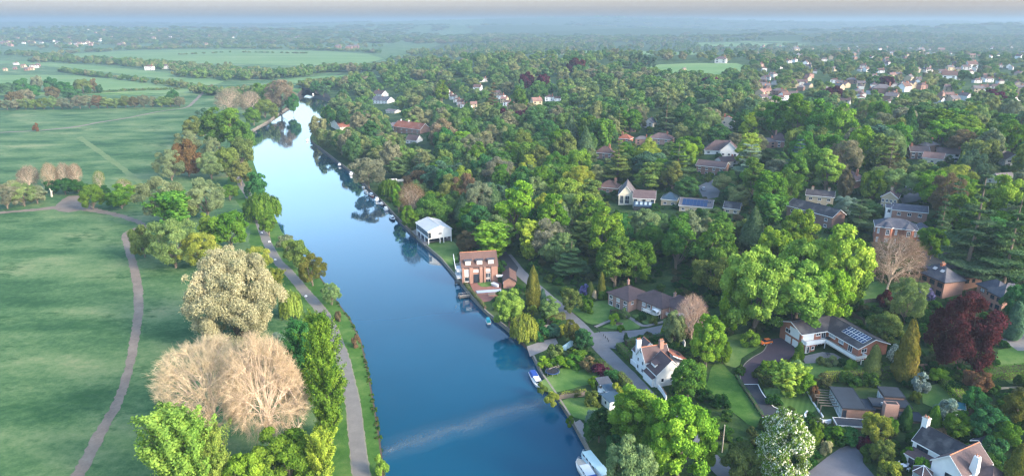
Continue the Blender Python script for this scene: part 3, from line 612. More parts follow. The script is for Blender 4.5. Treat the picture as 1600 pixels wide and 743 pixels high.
def conifer(key, seed, n, leaf, W_=4.0, H_=9.0, power=0.8, base=0.03, lumps=26, mat='leaves'):
    rng = np.random.default_rng(seed); L = Leaves(); f = 1 - np.sqrt(rng.random(n) * 0.995); f = np.clip(f, 0, 1)
    prof = lambda q: (1 - q) ** power * np.minimum(1, 0.55 + 3.2 * q)
    a = rng.uniform(0, math.tau, n); la = rng.uniform(0, math.tau, lumps); lf = rng.random(lumps); lt = rng.normal(0, 0.16, lumps)
    dd = np.abs((a[:, None] - la[None] + math.pi) % math.tau - math.pi) * 0.8 + np.abs(f[:, None] - lf[None]) * 5
    wi = np.argmin(dd, 1); m_ = np.exp(-(np.min(dd, 1)) ** 2 * 2.2)
    r = (W_ / 2) * prof(f) * (0.78 + 0.3 * m_) * rng.uniform(0.86, 1.03, n)
    z = H_ * (base + (1 - base) * f) + m_ * 0.25
    c = np.stack([np.cos(a) * r, np.sin(a) * r, z], 1); o = np.stack([np.cos(a), np.sin(a), np.full(n, 0.35)], 1)
    L.add(c, o + rng.normal(size=(n, 3)) * 0.4, leaf * rng.uniform(0.6, 1.2, n), np.clip(0.5 + lt[wi] + rng.normal(0, 0.15, n), 0, 1), rng, axis=np.tile([[0, 0, 1.0]], (n, 1)) + o * 0.5 + rng.normal(size=(n, 3)) * 0.3, aspect=0.42)
    B = MB(); tube_into(B, bent((0, 0, -0.4), (0, 0, H_ * 0.9), rng, 0.01), 0.18, 0.04, 6)
    finish(key, L.mesh(key + '_crown', mat, rng), trunk_mesh(key + '_trunk', B), W_, H_)
def bare(key, seed, H_=22.0, W_=18.0, twigs=24000, depth=5, trunk_h=0.3, leaves=0, leaf=0.25, tw=0.028, tl=1.25, spread=0.62):
    """a leafless tree: limbs as tubes, twigs as thin tapering slivers (joined: past counting)"""
    rng = np.random.default_rng(seed); B = MB(); rx = W_ / 2 - 0.6; zc = H_ * 0.56; rz = H_ * 0.43; ends = []
    es = envelope_scale(rng, 7); ell = lambda d, q: np.array([0, 0, zc]) + np.array([d[0] * rx, d[1] * rx, d[2] * rz]) * q * float(es(np.array(d)[None])[0]); gold = math.pi * (3 - math.sqrt(5)); r0 = 0.02 * H_
    curve = lambda p, q, n, up: [p + (q - p) * (k / n) + np.array([0, 0, up * math.sin(math.pi * k / n)]) + (rng.normal(size=3) * 0.025 * np.linalg.norm(q - p) if 0 < k < n else 0) for k in range(n + 1)]
    top = np.array([rng.normal(0, .4), rng.normal(0, .4), H_ * 0.55]); tr = curve(np.array([0, 0, -0.6]), top, 5, 0); tube_into(B, tr, r0, r0 * 0.45, 9)
    N1 = 15
    for i in range(N1):
        zz = 1 - (i + 0.5) / N1 * 1.5; q_ = math.sqrt(1 - zz * zz); d = nrm((np.array([math.cos(i * gold) * q_, math.sin(i * gold) * q_, zz]) + rng.normal(0, .12, 3))[None])[0]
        s = tr[2] + (top - tr[2]) * rng.uniform(0.0, 1.0) * (0.4 + 0.6 * max(0, zz)); e1 = ell(d, rng.uniform(.5, .68)); L1 = curve(s, e1, 4, H_ * .035); tube_into(B, L1, r0 * .42, r0 * .17, 6)
        for j in range(9):
            d2 = nrm((d + rng.normal(0, .42, 3))[None])[0]; s2 = L1[int(rng.integers(1, 5))]; e2 = ell(d2, rng.uniform(.72, .92)); L2 = curve(s2, e2, 3, H_ * .015); tube_into(B, L2, r0 * .16, r0 * .06, 4)
            for m_ in range(6):
                d3 = nrm((d2 + rng.normal(0, .22, 3))[None])[0]; s3 = L2[int(rng.integers(1, 4))]; e3 = ell(d3, rng.uniform(.84, 1.0) * rng.uniform(.95, 1.05)); L3 = curve(s3, e3, 2, 0.1); tube_into(B, L3, r0 * .06, r0 * .02, 3); ends.append((L3[0], L3[1], L3[2]))
    E0, E1, E2 = [np.array([q[k] for q in ends]) for k in range(3)]; idx = rng.integers(0, len(ends), twigs); t_ = rng.random(twigs)[:, None]
    c0 = np.where(t_ < .5, E0[idx] + (E1[idx] - E0[idx]) * t_ * 2, E1[idx] + (E2[idx] - E1[idx]) * (t_ - .5) * 2); D = nrm(E2 - E1)[idx]; cen = np.array([0, 0, H_ * 0.4])
    d = nrm(D * 0.6 + nrm(c0 - cen) * 0.5 + rng.normal(size=(twigs, 3)) * 0.55); ln = tl * rng.uniform(0.4, 1.3, twigs); c1 = c0 + d * ln[:, None]; s = nrm(np.cross(d, rng.normal(size=(twigs, 3)))) * tw
    me = bpy.data.meshes.new(key + '_twigs'); v = np.stack([c0 - s, c0 + s, c1 + s * 0.35, c1 - s * 0.35], 1)
    k = twigs; me.vertices.add(4 * k); me.vertices.foreach_set('co', v.reshape(-1)); me.loops.add(4 * k); me.loops.foreach_set('vertex_index', np.arange(4 * k, dtype=np.int32))
    me.polygons.add(k); me.polygons.foreach_set('loop_start', np.arange(0, 4 * k, 4, dtype=np.int32)); me.polygons.foreach_set('loop_total', np.full(k, 4, dtype=np.int32))
    a_ = me.attributes.new('tint', 'FLOAT', 'FACE'); a_.data.foreach_set('value', np.clip(rng.normal(0.5, 0.2, k), 0, 1).astype(np.float32)); me.materials.append(MATS['leaves']); me.update(); me.validate()
    finish(key, me, trunk_mesh(key + '_trunk', B), W_, H_); PROTO[key]['bare'] = True
# near, fine prototypes
broadleaf('lime_near', 11, 34000, 0.27, 13, 15, 0.03, 120, 0.21)
broadleaf('lime_near_tall', 12, 34000, 0.27, 11, 17, 0.03, 120, 0.21)
broadleaf('pale_near', 13, 120000, 0.15, 14, 12.5, -0.10, 330, 0.165, jit=0.9, aspect=0.38)
broadleaf('blossom_near', 14, 34000, 0.20, 11, 12, -0.03, 110, 0.22, mat='white_blossom')
broadleaf('beech_near', 15, 40000, 0.22, 16, 15, 0.0, 130, 0.20)
poplar('poplar_near', 16, 36000, 0.20, 8.5, 25.0, nb=190, lean=0.5, clear=0.05)
poplar('young_poplar_near', 17, 24000, 0.20, 6.5, 17.0, nb=120, lean=0.38, clear=0.02)
bare('bare_near', 18, 21, 21, 34000, tw=0.016, tl=1.3); bare('bare_near_wide', 19, 21, 21, 34000, tw=0.016, tl=1.3)
# middle distance
for k in range(5): broadleaf('broad%d' % k, 30 + k, 20000, 0.30, 12, (13, 14, 12, 15, 13)[k], (0.04, 0.06, 0.02, 0.05, 0.02)[k], (72, 84, 66, 96, 60)[k], (0.25, 0.23, 0.27, 0.22, 0.28)[k])
for k in range(3): broadleaf('tall%d' % k, 40 + k, 20000, 0.28, 9, 15, 0.03, 80, 0.25, taper=(0.35, 0.55, 0.45)[k])
for k in range(2): broadleaf('feathery%d' % k, 50 + k, 22000, 0.24, 11, 13, 0.02, 96, 0.22, jit=0.95, aspect=0.32)
poplar('sprig0', 55, 10000, 0.36, 7, 14, nb=80, lean=0.55, clear=0.04)
willow('willow0', 56, 16000, 0.30); willow('willow1', 57, 16000, 0.30, 9, 7)
cedar('cedar0', 58, 26000, 0.28, levels=9); cedar('cedar1', 59, 26000, 0.28, 13, 20, 10, 0.8, 0.12); cedar('cedar_flat', 60, 22000, 0.30, 16, 14, 6, 0.5, 0.22)
conifer('cone0', 61, 12000, 0.20, power=0.6); conifer('cone1', 62, 9000, 0.22, 3.4, 10, 0.55); conifer('spruce0', 63, 11000, 0.4, 8, 16, 0.9, 0.08, 60)
bare('bare0', 65, 14, 12, 8000, tw=0.026, tl=1.1); bare('bare1', 66, 14, 13, 8000, tw=0.026, tl=1.1)
for k in range(3): broadleaf('shrub%d' % k, 70 + k, 4000, 0.15, 3.0, (2.2, 2.6, 1.8)[k], -0.1, 40, 0.30)
broadleaf('flower_shrub', 75, 4000, 0.13, 3.0, 2.4, -0.1, 40, 0.30, mat='white_blossom')
conifer('topiary', 76, 5000, 0.12, 2.6, 2.8, 0.45, 0.0, 10)
conifer('ball', 77, 6000, 0.11, 3.0, 2.9, 0.42, 0.0, 4)
# far
for k in range(5): broadleaf('far%d' % k, 80 + k, 4000, 0.58, 12, (12, 14, 13, 11, 15)[k], 0.02, 30, 0.33, taper=(0, .3, 0, 0, .4)[k])
conifer('far_cone', 86, 900, 0.7, 6, 15, 0.9, 0.05, 20)
poplar('far_poplar', 87, 1200, 0.8, 5, 20, nb=40)
TREES = []
LEAF = dict(cedar=(0.088, 0.140, 0.070), spring=(0.185, 0.275, 0.085), umber=(0.085, 0.08, 0.052), twig=(0.22, 0.185, 0.14), mid=(0.105, 0.195, 0.055), dark=(0.042, 0.095, 0.036), deep=(0.065, 0.155, 0.060), bright=(0.185, 0.29, 0.07), lime=(0.235, 0.335, 0.095), olive=(0.145, 0.185, 0.068), yellow=(0.25, 0.30, 0.08), sage=(0.18, 0.245, 0.11), pale=(0.185, 0.235, 0.130), grey=(0.19, 0.205, 0.135), tan=(0.52, 0.43, 0.32), brown=(0.15, 0.125, 0.075), cream=(0.385, 0.385, 0.22), copper=(0.074, 0.028, 0.031), wine=(0.081, 0.027, 0.044), teal=(0.085, 0.15, 0.095), gold=(0.14, 0.15, 0.046), blue=(0.072, 0.124, 0.111), pink=(0.42, 0.31, 0.25), silver=(0.228, 0.288, 0.240), moss=(0.11, 0.19, 0.046), russet=(0.15, 0.10, 0.06), white=(0.16, 0.24, 0.07), lilac=(0.182, 0.182, 0.336))
CN = dict(cedar='dark green', spring='light green', umber='dark brown green', twig='brown grey', mid='mid green', dark='dark green', deep='deep green', bright='bright green', lime='lime green', olive='olive green', yellow='yellow green', sage='sage green', pale='pale green', grey='grey green', tan='tan', brown='brown',
          cream='cream', copper='copper leaved', wine='wine red', teal='bluish green', gold='golden', blue='blue green', pink='pinkish', silver='silvery green', moss='mossy green', russet='russet', white='white flowering', lilac='lilac')
BARK = dict(default=(0.16, 0.125, 0.095), pale=(0.60, 0.46, 0.35), grey=(0.26, 0.23, 0.20), red=(0.20, 0.11, 0.08))
TRNG = random.Random(3)
def plant(proto, pos, w, h, col, name='broadleaf_tree', cat='tree', label=None, group=None, bark='default', parts=True, jitter=0.08, rz=None, noun=None):
    P_ = PROTO[proto]; c = LEAF[col] if isinstance(col, str) else col
    jitter = 0.02 if col == 'tan' else jitter; f = [x * (1 + TRNG.uniform(-jitter, jitter)) for x in c]
    o = thing(name, label, cat, (pos[0], pos[1], ground(pos[0], pos[1]) if len(pos) < 3 else pos[2]), TRNG.uniform(0, math.tau) if rz is None else rz, group)
    s = (w / P_['W'], w / P_['W'], h / P_['H']); 
    cr = link('twigs' if P_.get('bare') else 'crown', P_['crown'], o); cr.scale = s; cr.color = (*f, 1)
    if P_.get('bare'): cr['kind'] = 'stuff'
    tk = link('trunk', P_['trunk'], o); tk.scale = s; tk.color = (*(BARK[bark] if not (P_.get('bare')) else [x * 1.0 for x in (BARK[bark])]), 1)
    TREES.append(dict(o=o, pos=Vector(o.location), h=h, w=w, col=col if isinstance(col, str) else 'mid', name=name, noun=noun or name.replace('_', ' ')))
    return o
def by_px(u, vt, vb, wpx, base_u=None):
    """ground place, height and spread of something that shows from vt (top) to vb (foot), centred at u, wpx wide"""
    ub = u
    for _ in range(3):
        p = at(ub, vb); d = depth_at(p)
        hh = 1.0
        for _ in range(12):
            hh *= 1.0 + 0.9 * ((vb - vt) / max(1e-3, vb - proj(p.x, p.y, p.z + hh)[1]) - 1)
        um = proj(p.x, p.y, p.z + hh * 0.55)[0]; ub += u - um
    dm = proj(p.x, p.y, p.z + hh * 0.5)[2]
    return p, hh, wpx * dm / FOC
def tree_px(proto, u, vt, vb, wpx, col, **k):
    p, h, w = by_px(u, vt, vb, wpx); return plant(proto, p, w, h, col, **k)
# ================================================================== BUILDINGS
PROTECT = []      # (u0, v0, u1, v1, depth): what must stay in view, used to keep planted trees from hiding it
LANDMARKS = []    # (phrase, u, v)
def landmark(phrase, p, h=3):
    u, v, d = proj(p[0], p[1], p[2] + h); LANDMARKS.append((phrase, u, v)); return u, v, d
def house(name, label, cat, A, B_, landm=None, group=None, h=0.0, sink=0.0, head=None):
    """a root at the ground under A, its x axis running from A towards B (both (pixel, pixel, height shown))"""
    pa = at(*A); pb = at(*B_); a = math.atan2(pb.y - pa.y, pb.x - pa.x) if head is None else R(head); z = pa.z - sink
    o = thing(name, label, cat, (pa.x, pa.y, z), a, group)
    if landm: landmark(landm, pa)
    return o, math.hypot(pb.x - pa.x, pb.y - pa.y)
def world_to(o, p):
    dx, dy = p[0] - o.location.x, p[1] - o.location.y; c, s = math.cos(o.rotation_euler.z), math.sin(o.rotation_euler.z)
    return dx * c + dy * s, -dx * s + dy * c
def walls(root, x0, y0, x1, y1, h, mat, gable=None, rh=0, base=-1.6, name='wall'):
    """a block of wall; gable 'x' = gables on the x0 and x1 faces, 'y' = on the y0 and y1 faces, up to rh above h"""
    B = MB(); q = [(x0, y0), (x1, y0), (x1, y1), (x0, y1)]; B.hull([(a, b, h) for a, b in q], [(a, b, base) for a, b in q], mat)
    if gable == 'x':
        ym = (y0 + y1) / 2
        for xa, xb in ((x0, x0 + 0.25), (x1 - 0.25, x1)): B.hull([(xb, y0, h), (xb, y1, h), (xb, ym, h + rh)], [(xa, y0, h), (xa, y1, h), (xa, ym, h + rh)], mat)
    if gable == 'y':
        xm = (x0 + x1) / 2
        for ya, yb in ((y0, y0 + 0.25), (y1 - 0.25, y1)): B.hull([(x0, ya, h), (x1, ya, h), (xm, ya, h + rh)], [(x0, yb, h), (x1, yb, h), (xm, yb, h + rh)], mat)
    return B.build(name, root)
def roof(root, x0, y0, x1, y1, h, rh, mat, kind='gx', o=0.4, t=0.16, trim='white_paint', ridge=None, tm=0.12, name='roof'):
    """gx / gy: gable with its ridge along x / y; hx / hy: hipped; mono_x0 .. ; flat. A white fascia runs along the eaves as a part of the roof"""
    B = MB(); F = MB(); xm, ym = (x0 + x1) / 2, (y0 + y1) / 2
    k = rh / ((y1 - y0) / 2) if kind in ('gx', 'hx') else (rh / ((x1 - x0) / 2) if kind in ('gy', 'hy') else 0)
    dz = o * k; up = lambda P, s: [(a, b, c + s) for a, b, c in P]
    X0, X1, Y0, Y1 = x0 - o, x1 + o, y0 - o, y1 + o; e = h - dz + 0.03
    if kind == 'gx':
        for P in ([(X0, Y0, e), (X1, Y0, e), (X1, ym, h + rh), (X0, ym, h + rh)], [(X0, ym, h + rh), (X1, ym, h + rh), (X1, Y1, e), (X0, Y1, e)]): B.hull(up(P, t), P, mat)
        B.tube((X0, ym, h + rh + t), (X1, ym, h + rh + t), 0.12, 0.12, ridge or mat, 6)
        for xa, xb in ((X0 - 0.06, X0 - 0.003), (X1 + 0.003, X1 + 0.06)):
            for ya in (Y0, Y1): P = [(xa, ya, e - 0.12), (xb, ya, e - 0.12), (xb, ym, h + rh - 0.12), (xa, ym, h + rh - 0.12)]; F.hull(up(P, 0.26), P, trim) if ya == Y0 else F.hull(up(P[::-1], 0.26), P[::-1], trim)
        F.box(X0, Y0 - 0.08, e - 0.14, X1, Y0 - 0.003, e + 0.10, trim); F.box(X0, Y1 + 0.003, e - 0.14, X1, Y1 + 0.08, e + 0.10, trim)
    elif kind == 'gy':
        for P in ([(X0, Y0, e), (xm, Y0, h + rh), (xm, Y1, h + rh), (X0, Y1, e)], [(xm, Y0, h + rh), (X1, Y0, e), (X1, Y1, e), (xm, Y1, h + rh)]): B.hull(up(P, t), P, mat)
        B.tube((xm, Y0, h + rh + t), (xm, Y1, h + rh + t), 0.12, 0.12, ridge or mat, 6)
        for ya, yb in ((Y0 - 0.06, Y0 - 0.003), (Y1 + 0.003, Y1 + 0.06)):
            for xa in (X0, X1): P = [(xa, ya, e - 0.12), (xm, ya, h + rh - 0.12), (xm, yb, h + rh - 0.12), (xa, yb, e - 0.12)]; F.hull(up(P, 0.26), P, trim) if xa == X0 else F.hull(up(P[::-1], 0.26), P[::-1], trim)
        F.box(X0 - 0.08, Y0, e - 0.14, X0 - 0.003, Y1, e + 0.10, trim); F.box(X1 + 0.003, Y0, e - 0.14, X1 + 0.08, Y1, e + 0.10, trim)
    elif kind in ('hx', 'hy'):
        if kind == 'hx': r = min((X1 - X0) / 2 - 0.2, (Y1 - Y0) / 2); a, b = (X0 + r, ym, h + rh), (X1 - r, ym, h + rh); S = [[(X0, Y0, e), (X1, Y0, e), b, a], [(X1, Y1, e), (X0, Y1, e), a, b], [(X0, Y1, e), (X0, Y0, e), a], [(X1, Y0, e), (X1, Y1, e), b]]
        else: r = min((Y1 - Y0) / 2 - 0.2, (X1 - X0) / 2); a, b = (xm, Y0 + r, h + rh), (xm, Y1 - r, h + rh); S = [[(X0, Y1, e), (X0, Y0, e), a, b], [(X1, Y0, e), (X1, Y1, e), b, a], [(X0, Y0, e), (X1, Y0, e), a], [(X1, Y1, e), (X0, Y1, e), b]]
        for P in S: B.poly(up(P, t), mat)
        B.poly([(X0, Y0, e), (X0, Y1, e), (X1, Y1, e), (X1, Y0, e)], mat)
        for P, Q in ((a, b), (a, S[0][0]), (b, S[0][1]), (b, S[1][0]), (a, S[1][1])): B.tube((P[0], P[1], P[2] + t), (Q[0], Q[1], Q[2] + t), 0.1, 0.1, ridge or mat, 5)
        F.box(X0 - 0.05, Y0 - 0.05, e - 0.1, X1 + 0.05, Y0 - 0.003, e + t, trim); F.box(X0 - 0.05, Y1 + 0.003, e - 0.1, X1 + 0.05, Y1 + 0.05, e + t, trim)
        F.box(X0 - 0.05, Y0, e - 0.1, X0 - 0.003, Y1, e + t, trim); F.box(X1 + 0.003, Y0, e - 0.1, X1 + 0.05, Y1, e + t, trim)
    elif kind == 'flat':
        B.box(X0, Y0, h, X1, Y1, h + t, mat)
        for q in ((X0 - .08, Y0 - .08, X1 + .08, Y0 - .003), (X0 - .08, Y1 + .003, X1 + .08, Y1 + .08), (X0 - .08, Y0, X0 - .003, Y1), (X1 + .003, Y0, X1 + .08, Y1)): F.box(q[0], q[1], h - 0.12, q[2], q[3], h + t + 0.07, trim)
    elif kind.startswith('mono'):   # mono_y0: the low eave at y0, high at y1 (rh above); and so on
        lo = kind[-2:]; z = {'y0': (0, 0, 1, 1), 'y1': (1, 1, 0, 0), 'x0': (0, 1, 1, 0), 'x1': (1, 0, 0, 1)}[lo]
        P = [(X0, Y0, h + rh * z[0]), (X1, Y0, h + rh * z[1]), (X1, Y1, h + rh * z[2]), (X0, Y1, h + rh * z[3])]; B.hull(up(P, t), P, mat)
        F.hull(up([(X0 - .06, Y0 - .06, P[0][2]), (X1 + .06, Y0 - .06, P[1][2]), (X1 + .06, Y0 - .003, P[1][2]), (X0 - .06, Y0 - .003, P[0][2])], t), [(X0 - .06, Y0 - .06, P[0][2] - .08), (X1 + .06, Y0 - .06, P[1][2] - .08), (X1 + .06, Y0 - .003, P[1][2] - .08), (X0 - .06, Y0 - .003, P[0][2] - .08)], trim)
    r_ = B.build(name, root)
    if F.f: F.build('fascia', r_)
    return r_
FACE = {'f': lambda b, s, z: Matrix.Translation((s, b[1], z)), 'b': lambda b, s, z: Matrix.Translation((s, b[3], z)) @ Matrix.Rotation(math.pi, 4, 'Z'),
        'l': lambda b, s, z: Matrix.Translation((b[0], s, z)) @ Matrix.Rotation(-math.pi / 2, 4, 'Z'), 'r': lambda b, s, z: Matrix.Translation((b[2], s, z)) @ Matrix.Rotation(math.pi / 2, 4, 'Z')}
WM = {}
def window(root, box, face, s, z, w, h, lights=2, glass='glass', frame='white_paint', rows=1, name='window', fw=0.09, pr=0.0):
    """a framed window standing a little proud of its wall: frame bars, sill and a pane set back between them (meshes shared by equal windows)"""
    key = (round(w, 2), round(h, 2), lights, glass, frame, rows, fw)
    if key not in WM:
        F = MB(); F.box(-w / 2, -0.09, 0, -w / 2 + fw, 0.02, h, frame); F.box(w / 2 - fw, -0.09, 0, w / 2, 0.02, h, frame); F.box(-w / 2 + fw, -0.09, h - fw, w / 2 - fw, 0.02, h, frame); F.box(-w / 2 - 0.05, -0.16, -0.09, w / 2 + 0.05, 0.02, -0.003, frame); F.box(-w / 2 + fw, -0.088, 0, w / 2 - fw, 0.02, fw, frame)
        iw = w - 2 * fw
        for k in range(1, lights): x = -w / 2 + fw + iw * k / lights; F.box(x - 0.035, -0.08, fw, x + 0.035, 0.02, h - fw, frame)
        for k in range(1, rows): zz = fw + (h - 2 * fw) * k / rows; F.box(-w / 2 + fw, -0.075, zz - 0.03, w / 2 - fw, 0.02, zz + 0.03, frame)
        P_ = MB(); P_.box(-w / 2 + fw, -0.03, fw, w / 2 - fw, 0.03, h - fw, glass)
        fo = F.build('window'); po = P_.build('pane'); WM[key] = (fo.data, po.data); bpy.data.objects.remove(fo); bpy.data.objects.remove(po)
    fm, pm = WM[key]; o = link(name, fm, root); o.matrix_local = FACE[face](box, s, z) @ Matrix.Translation((0, -pr, 0)); p = link('pane', pm, o); return o
def door(root, box, face, s, z, w, h, mat='white_paint', garage=False, name='door'):
    D = MB(); D.box(-w / 2, -0.07, 0, w / 2, 0.03, h, mat)
    if garage:
        for k in range(1, 5): D.box(-w / 2 + 0.05, -0.09, h * k / 5 - 0.02, w / 2 - 0.05, -0.069, h * k / 5 + 0.02, mat)
    else: D.box(-w / 2 + 0.12, -0.085, h * 0.5, w / 2 - 0.12, -0.069, h - 0.15, 'glass')
    o = D.build('garage_door' if garage else name, root); o.matrix_local = FACE[face](box, s, z)
    H = MB(); H.box(w / 2 - 0.2, -0.14, h * 0.45, w / 2 - 0.12, -0.088, h * 0.45 + 0.12, 'bare_steel'); H.build('handle', o); return o
def chimney(root, x, y, z0, z1, w=0.9, d=0.7, mat='red_brick', pots=2, cap=None, parent_name='chimney'):
    B = MB(); B.box(x - w / 2, y - d / 2, z0, x + w / 2, y + d / 2, z1, mat); B.box(x - w / 2 - 0.09, y - d / 2 - 0.09, z1 - 0.3, x + w / 2 + 0.09, y + d / 2 + 0.09, z1 - 0.1, cap or mat); B.box(x - w / 2 - 0.04, y - d / 2 - 0.04, z1 + 0.002, x + w / 2 + 0.04, y + d / 2 + 0.04, z1 + 0.06, 'stone')
    o = B.build('chimney', root)
    for k in range(pots):
        xx = x - w / 2 + w * (k + 0.5) / pots; P_ = MB(); P_.tube((xx, y, z1 + 0.06), (xx, y, z1 + 0.5), 0.15, 0.12, 'terracotta', 8); P_.build('chimney_pot', o)
    return o
def rooflight(root, x, y, z, w, l, pitch, axis='x', glass='curtained_glass'):
    """axis x: lies on a slope that falls along +x / -x by pitch (radians, signed)"""
    F = MB(); F.box(-w / 2, -l / 2, 0, w / 2, l / 2, 0.12, 'dark_frame'); o = F.build('rooflight', root); P_ = MB(); P_.box(-w / 2 + .09, -l / 2 + .09, 0.121, w / 2 - .09, l / 2 - .09, 0.14, glass); P_.build('pane', o)
    o.matrix_local = Matrix.Translation((x, y, z)) @ (Matrix.Rotation(pitch, 4, 'Y') if axis == 'x' else Matrix.Rotation(pitch, 4, 'X')); return o
def rail(root, pts, z, h, mat='white_paint', name='railing', gap=0.35, solid=False):
    B = MB()
    for (x0, y0), (x1, y1) in zip(pts, pts[1:]):
        L = math.hypot(x1 - x0, y1 - y0); a = math.atan2(y1 - y0, x1 - x0); M = Matrix.Translation((x0, y0, z)) @ Matrix.Rotation(a, 4, 'Z')
        B.obox(M, 0, -0.04, h - 0.08, L, 0.04, h, mat); B.obox(M, 0, -0.03, 0.08, L, 0.03, 0.14, mat)
        if solid: B.obox(M, 0.02, -0.02, 0.142, L - 0.02, 0.02, h - 0.082, mat)
        else:
            n = max(2, int(L / gap))
            for k in range(n + 1): x = L * k / n; B.obox(M, max(0, x - 0.03), -0.028, 0.0, min(L, x + 0.03), 0.028, h - 0.082, mat)
    return B.build(name, root)
# ---------------------------------------------------------------- 1 white boathouse on posts
s_ = 9.29; Z = lambda x0, y0, s, a, b: (x0 + a / s, y0 + b / s)
def build_boathouse():
    A = (*Z(630, 320, 9.29, 360, 388), 6.4); B_ = (*Z(630, 320, 9.29, 700, 340), 6.4)
    o, w = house('boathouse', 'white boathouse raised on posts beside the river wall', 'boathouse', A, B_, 'white boathouse')
    d = 17.0; fl = 2.7; b = (0, 0, w, d); L = o
    U = MB(); U.box(0, 0, fl, w, d, 6.4, 'white_paint'); U.hull([(0, 0, 6.4), (w, 0, 6.4), (w / 2, 0, 8.3)], [(0, .2, 6.4), (w, .2, 6.4), (w / 2, .2, 8.3)], 'white_paint'); U.hull([(0, d - .2, 6.4), (w, d - .2, 6.4), (w / 2, d - .2, 8.3)], [(0, d, 6.4), (w, d, 6.4), (w / 2, d, 8.3)], 'white_paint'); U.build('wall', L)
    roof(L, 0, 0, w, d, 6.4, 1.9, 'grey_sheet_roof', 'gy', 0.25, 0.12)
    for x in (0.2, w * 0.5, w * 0.66, w - 0.2):
        for y in (0.25, d * 0.33, d * 0.66, d - 0.3):
            if x > 0.3 and x < w - 0.3 and y > 1: continue
            P_ = MB(); P_.box(x - 0.18, y - 0.18, -1, x + 0.18, y + 0.18, fl - 0.002, 'white_paint'); P_.build('post', L)
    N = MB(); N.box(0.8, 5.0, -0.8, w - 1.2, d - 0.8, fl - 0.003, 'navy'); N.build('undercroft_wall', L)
    window(L, b, 'f', w * 0.5, fl + 1.6, 1.7, 1.0, 3, 'glass', 'white_paint')
    window(L, b, 'f', 0.75, fl + 0.6, 1.3, 2.5, 2, 'glass', 'dark_frame')
    for k in range(4): window(L, b, 'l', 2.0 + k * 4.1, fl + 1.2, 3.9, 2.0, 3, 'glass', 'dark_frame')
    return o
build_boathouse()
PROTECT.append((640, 333, 712, 385, at(680, 378)))
# ---------------------------------------------------------------- 2 brick boathouse with dormers and balconies
def build_brick_boathouse():
    A = (*Z(680, 370, 5.715, 238, 272), 6.9); B_ = (*Z(680, 370, 5.715, 556, 250), 6.9)
    o, w = house('brick_boathouse', 'tall red brick riverside building with three roof dormers and curved balconies', 'riverside building', A, B_, 'brick boathouse with dormers')
    d = 9.0; b = (0, 0, w, d); h = 6.9
    walls(o, 0, 0, w, d, h, 'orange_brick', 'x', 4.6); roof(o, 0, 0, w, d, h, 4.6, 'chestnut_tiles', 'gx', 0.3, 0.15, 'dark_frame', ridge='terracotta')
    for k in range(3):
        x = w * (0.18 + 0.32 * k); D = MB(); D.box(x - 1.35, 0.5, h + 0.35, x + 1.35, 3.6, h + 2.35, 'chestnut_tiles'); q = D.build('dormer', o)
        T = MB(); T.box(x - 1.6, 0.25, h + 2.352, x + 1.6, 3.9, h + 2.5, 'lead'); T.build('dormer_roof', q)
        window(o, (0, 0.5, w, d), 'f', x, h + 0.5, 2.1, 1.7, 2, 'curtained_glass', 'white_paint')
    for x0, x1 in ((0.0, 0.8), (2.9, 4.3), (6.9, 8.1), (8.6, 9.4), (11.6, w)):
        if x1 <= w: P_ = MB(); P_.box(x0 + 0.003, -0.45, -1.2, x1 - 0.003, -0.003, h - 0.2, 'orange_brick'); P_.build('pier', o)
    window(o, b, 'f', 1.9, 3.3, 1.8, 2.6, 1, 'curtained_glass'); window(o, b, 'f', 1.9, 0.9, 1.8, 1.9, 1, 'glass'); window(o, b, 'f', 5.6, 4.7, 2.0, 0.9, 2, 'curtained_glass'); window(o, b, 'f', 5.6, 0.1, 2.2, 3.6, 2, 'glass', 'dark_frame')
    window(o, b, 'f', 10.3, 4.6, 1.8, 1.0, 2, 'curtained_glass'); window(o, b, 'f', 10.3, 2.0, 1.9, 2.0, 2, 'glass'); window(o, b, 'f', 10.3, 0.1, 1.9, 1.4, 2, 'glass')
    for z in (2.2, 5.0):
        S = MB(); S.hull([(-2.0, 0.5, z + .18), (-0.003, 0.2, z + .18), (-0.003, 7.5, z + .18), (-2.0, 7.0, z + .18)], [(-2.0, 0.5, z), (-0.003, 0.2, z), (-0.003, 7.5, z), (-2.0, 7.0, z)], 'white_paint'); q = S.build('balcony', o)
        rail(q, [(-0.05, 0.25), (-1.6, 0.3), (-2.0, 0.7), (-2.0, 6.8), (-0.05, 7.4)], z + 0.18, 1.0, 'white_paint', gap=0.3)
        for y in (2, 5.4): window(o, b, 'l', y, z + 0.25, 2.2, 2.0, 2, 'glass')
    S = MB(); S.hull([(-2.6, 0.1, 7.2), (-2.45, 0.1, 7.2), (-2.45, 6.8, 10.4), (-2.6, 6.8, 10.4)], [(-2.6, 0.1, 6.2), (-2.45, 0.1, 6.2), (-2.45, 6.8, 9.4), (-2.6, 6.8, 9.4)], 'white_paint'); S.build('side_screen', o)
    rail(o, [(0.1, -0.3), (w - 0.5, -0.3)], 0.0, 0.5, 'dark_frame', 'plinth_rail')
    return o, w
bb, bbw = build_brick_boathouse()
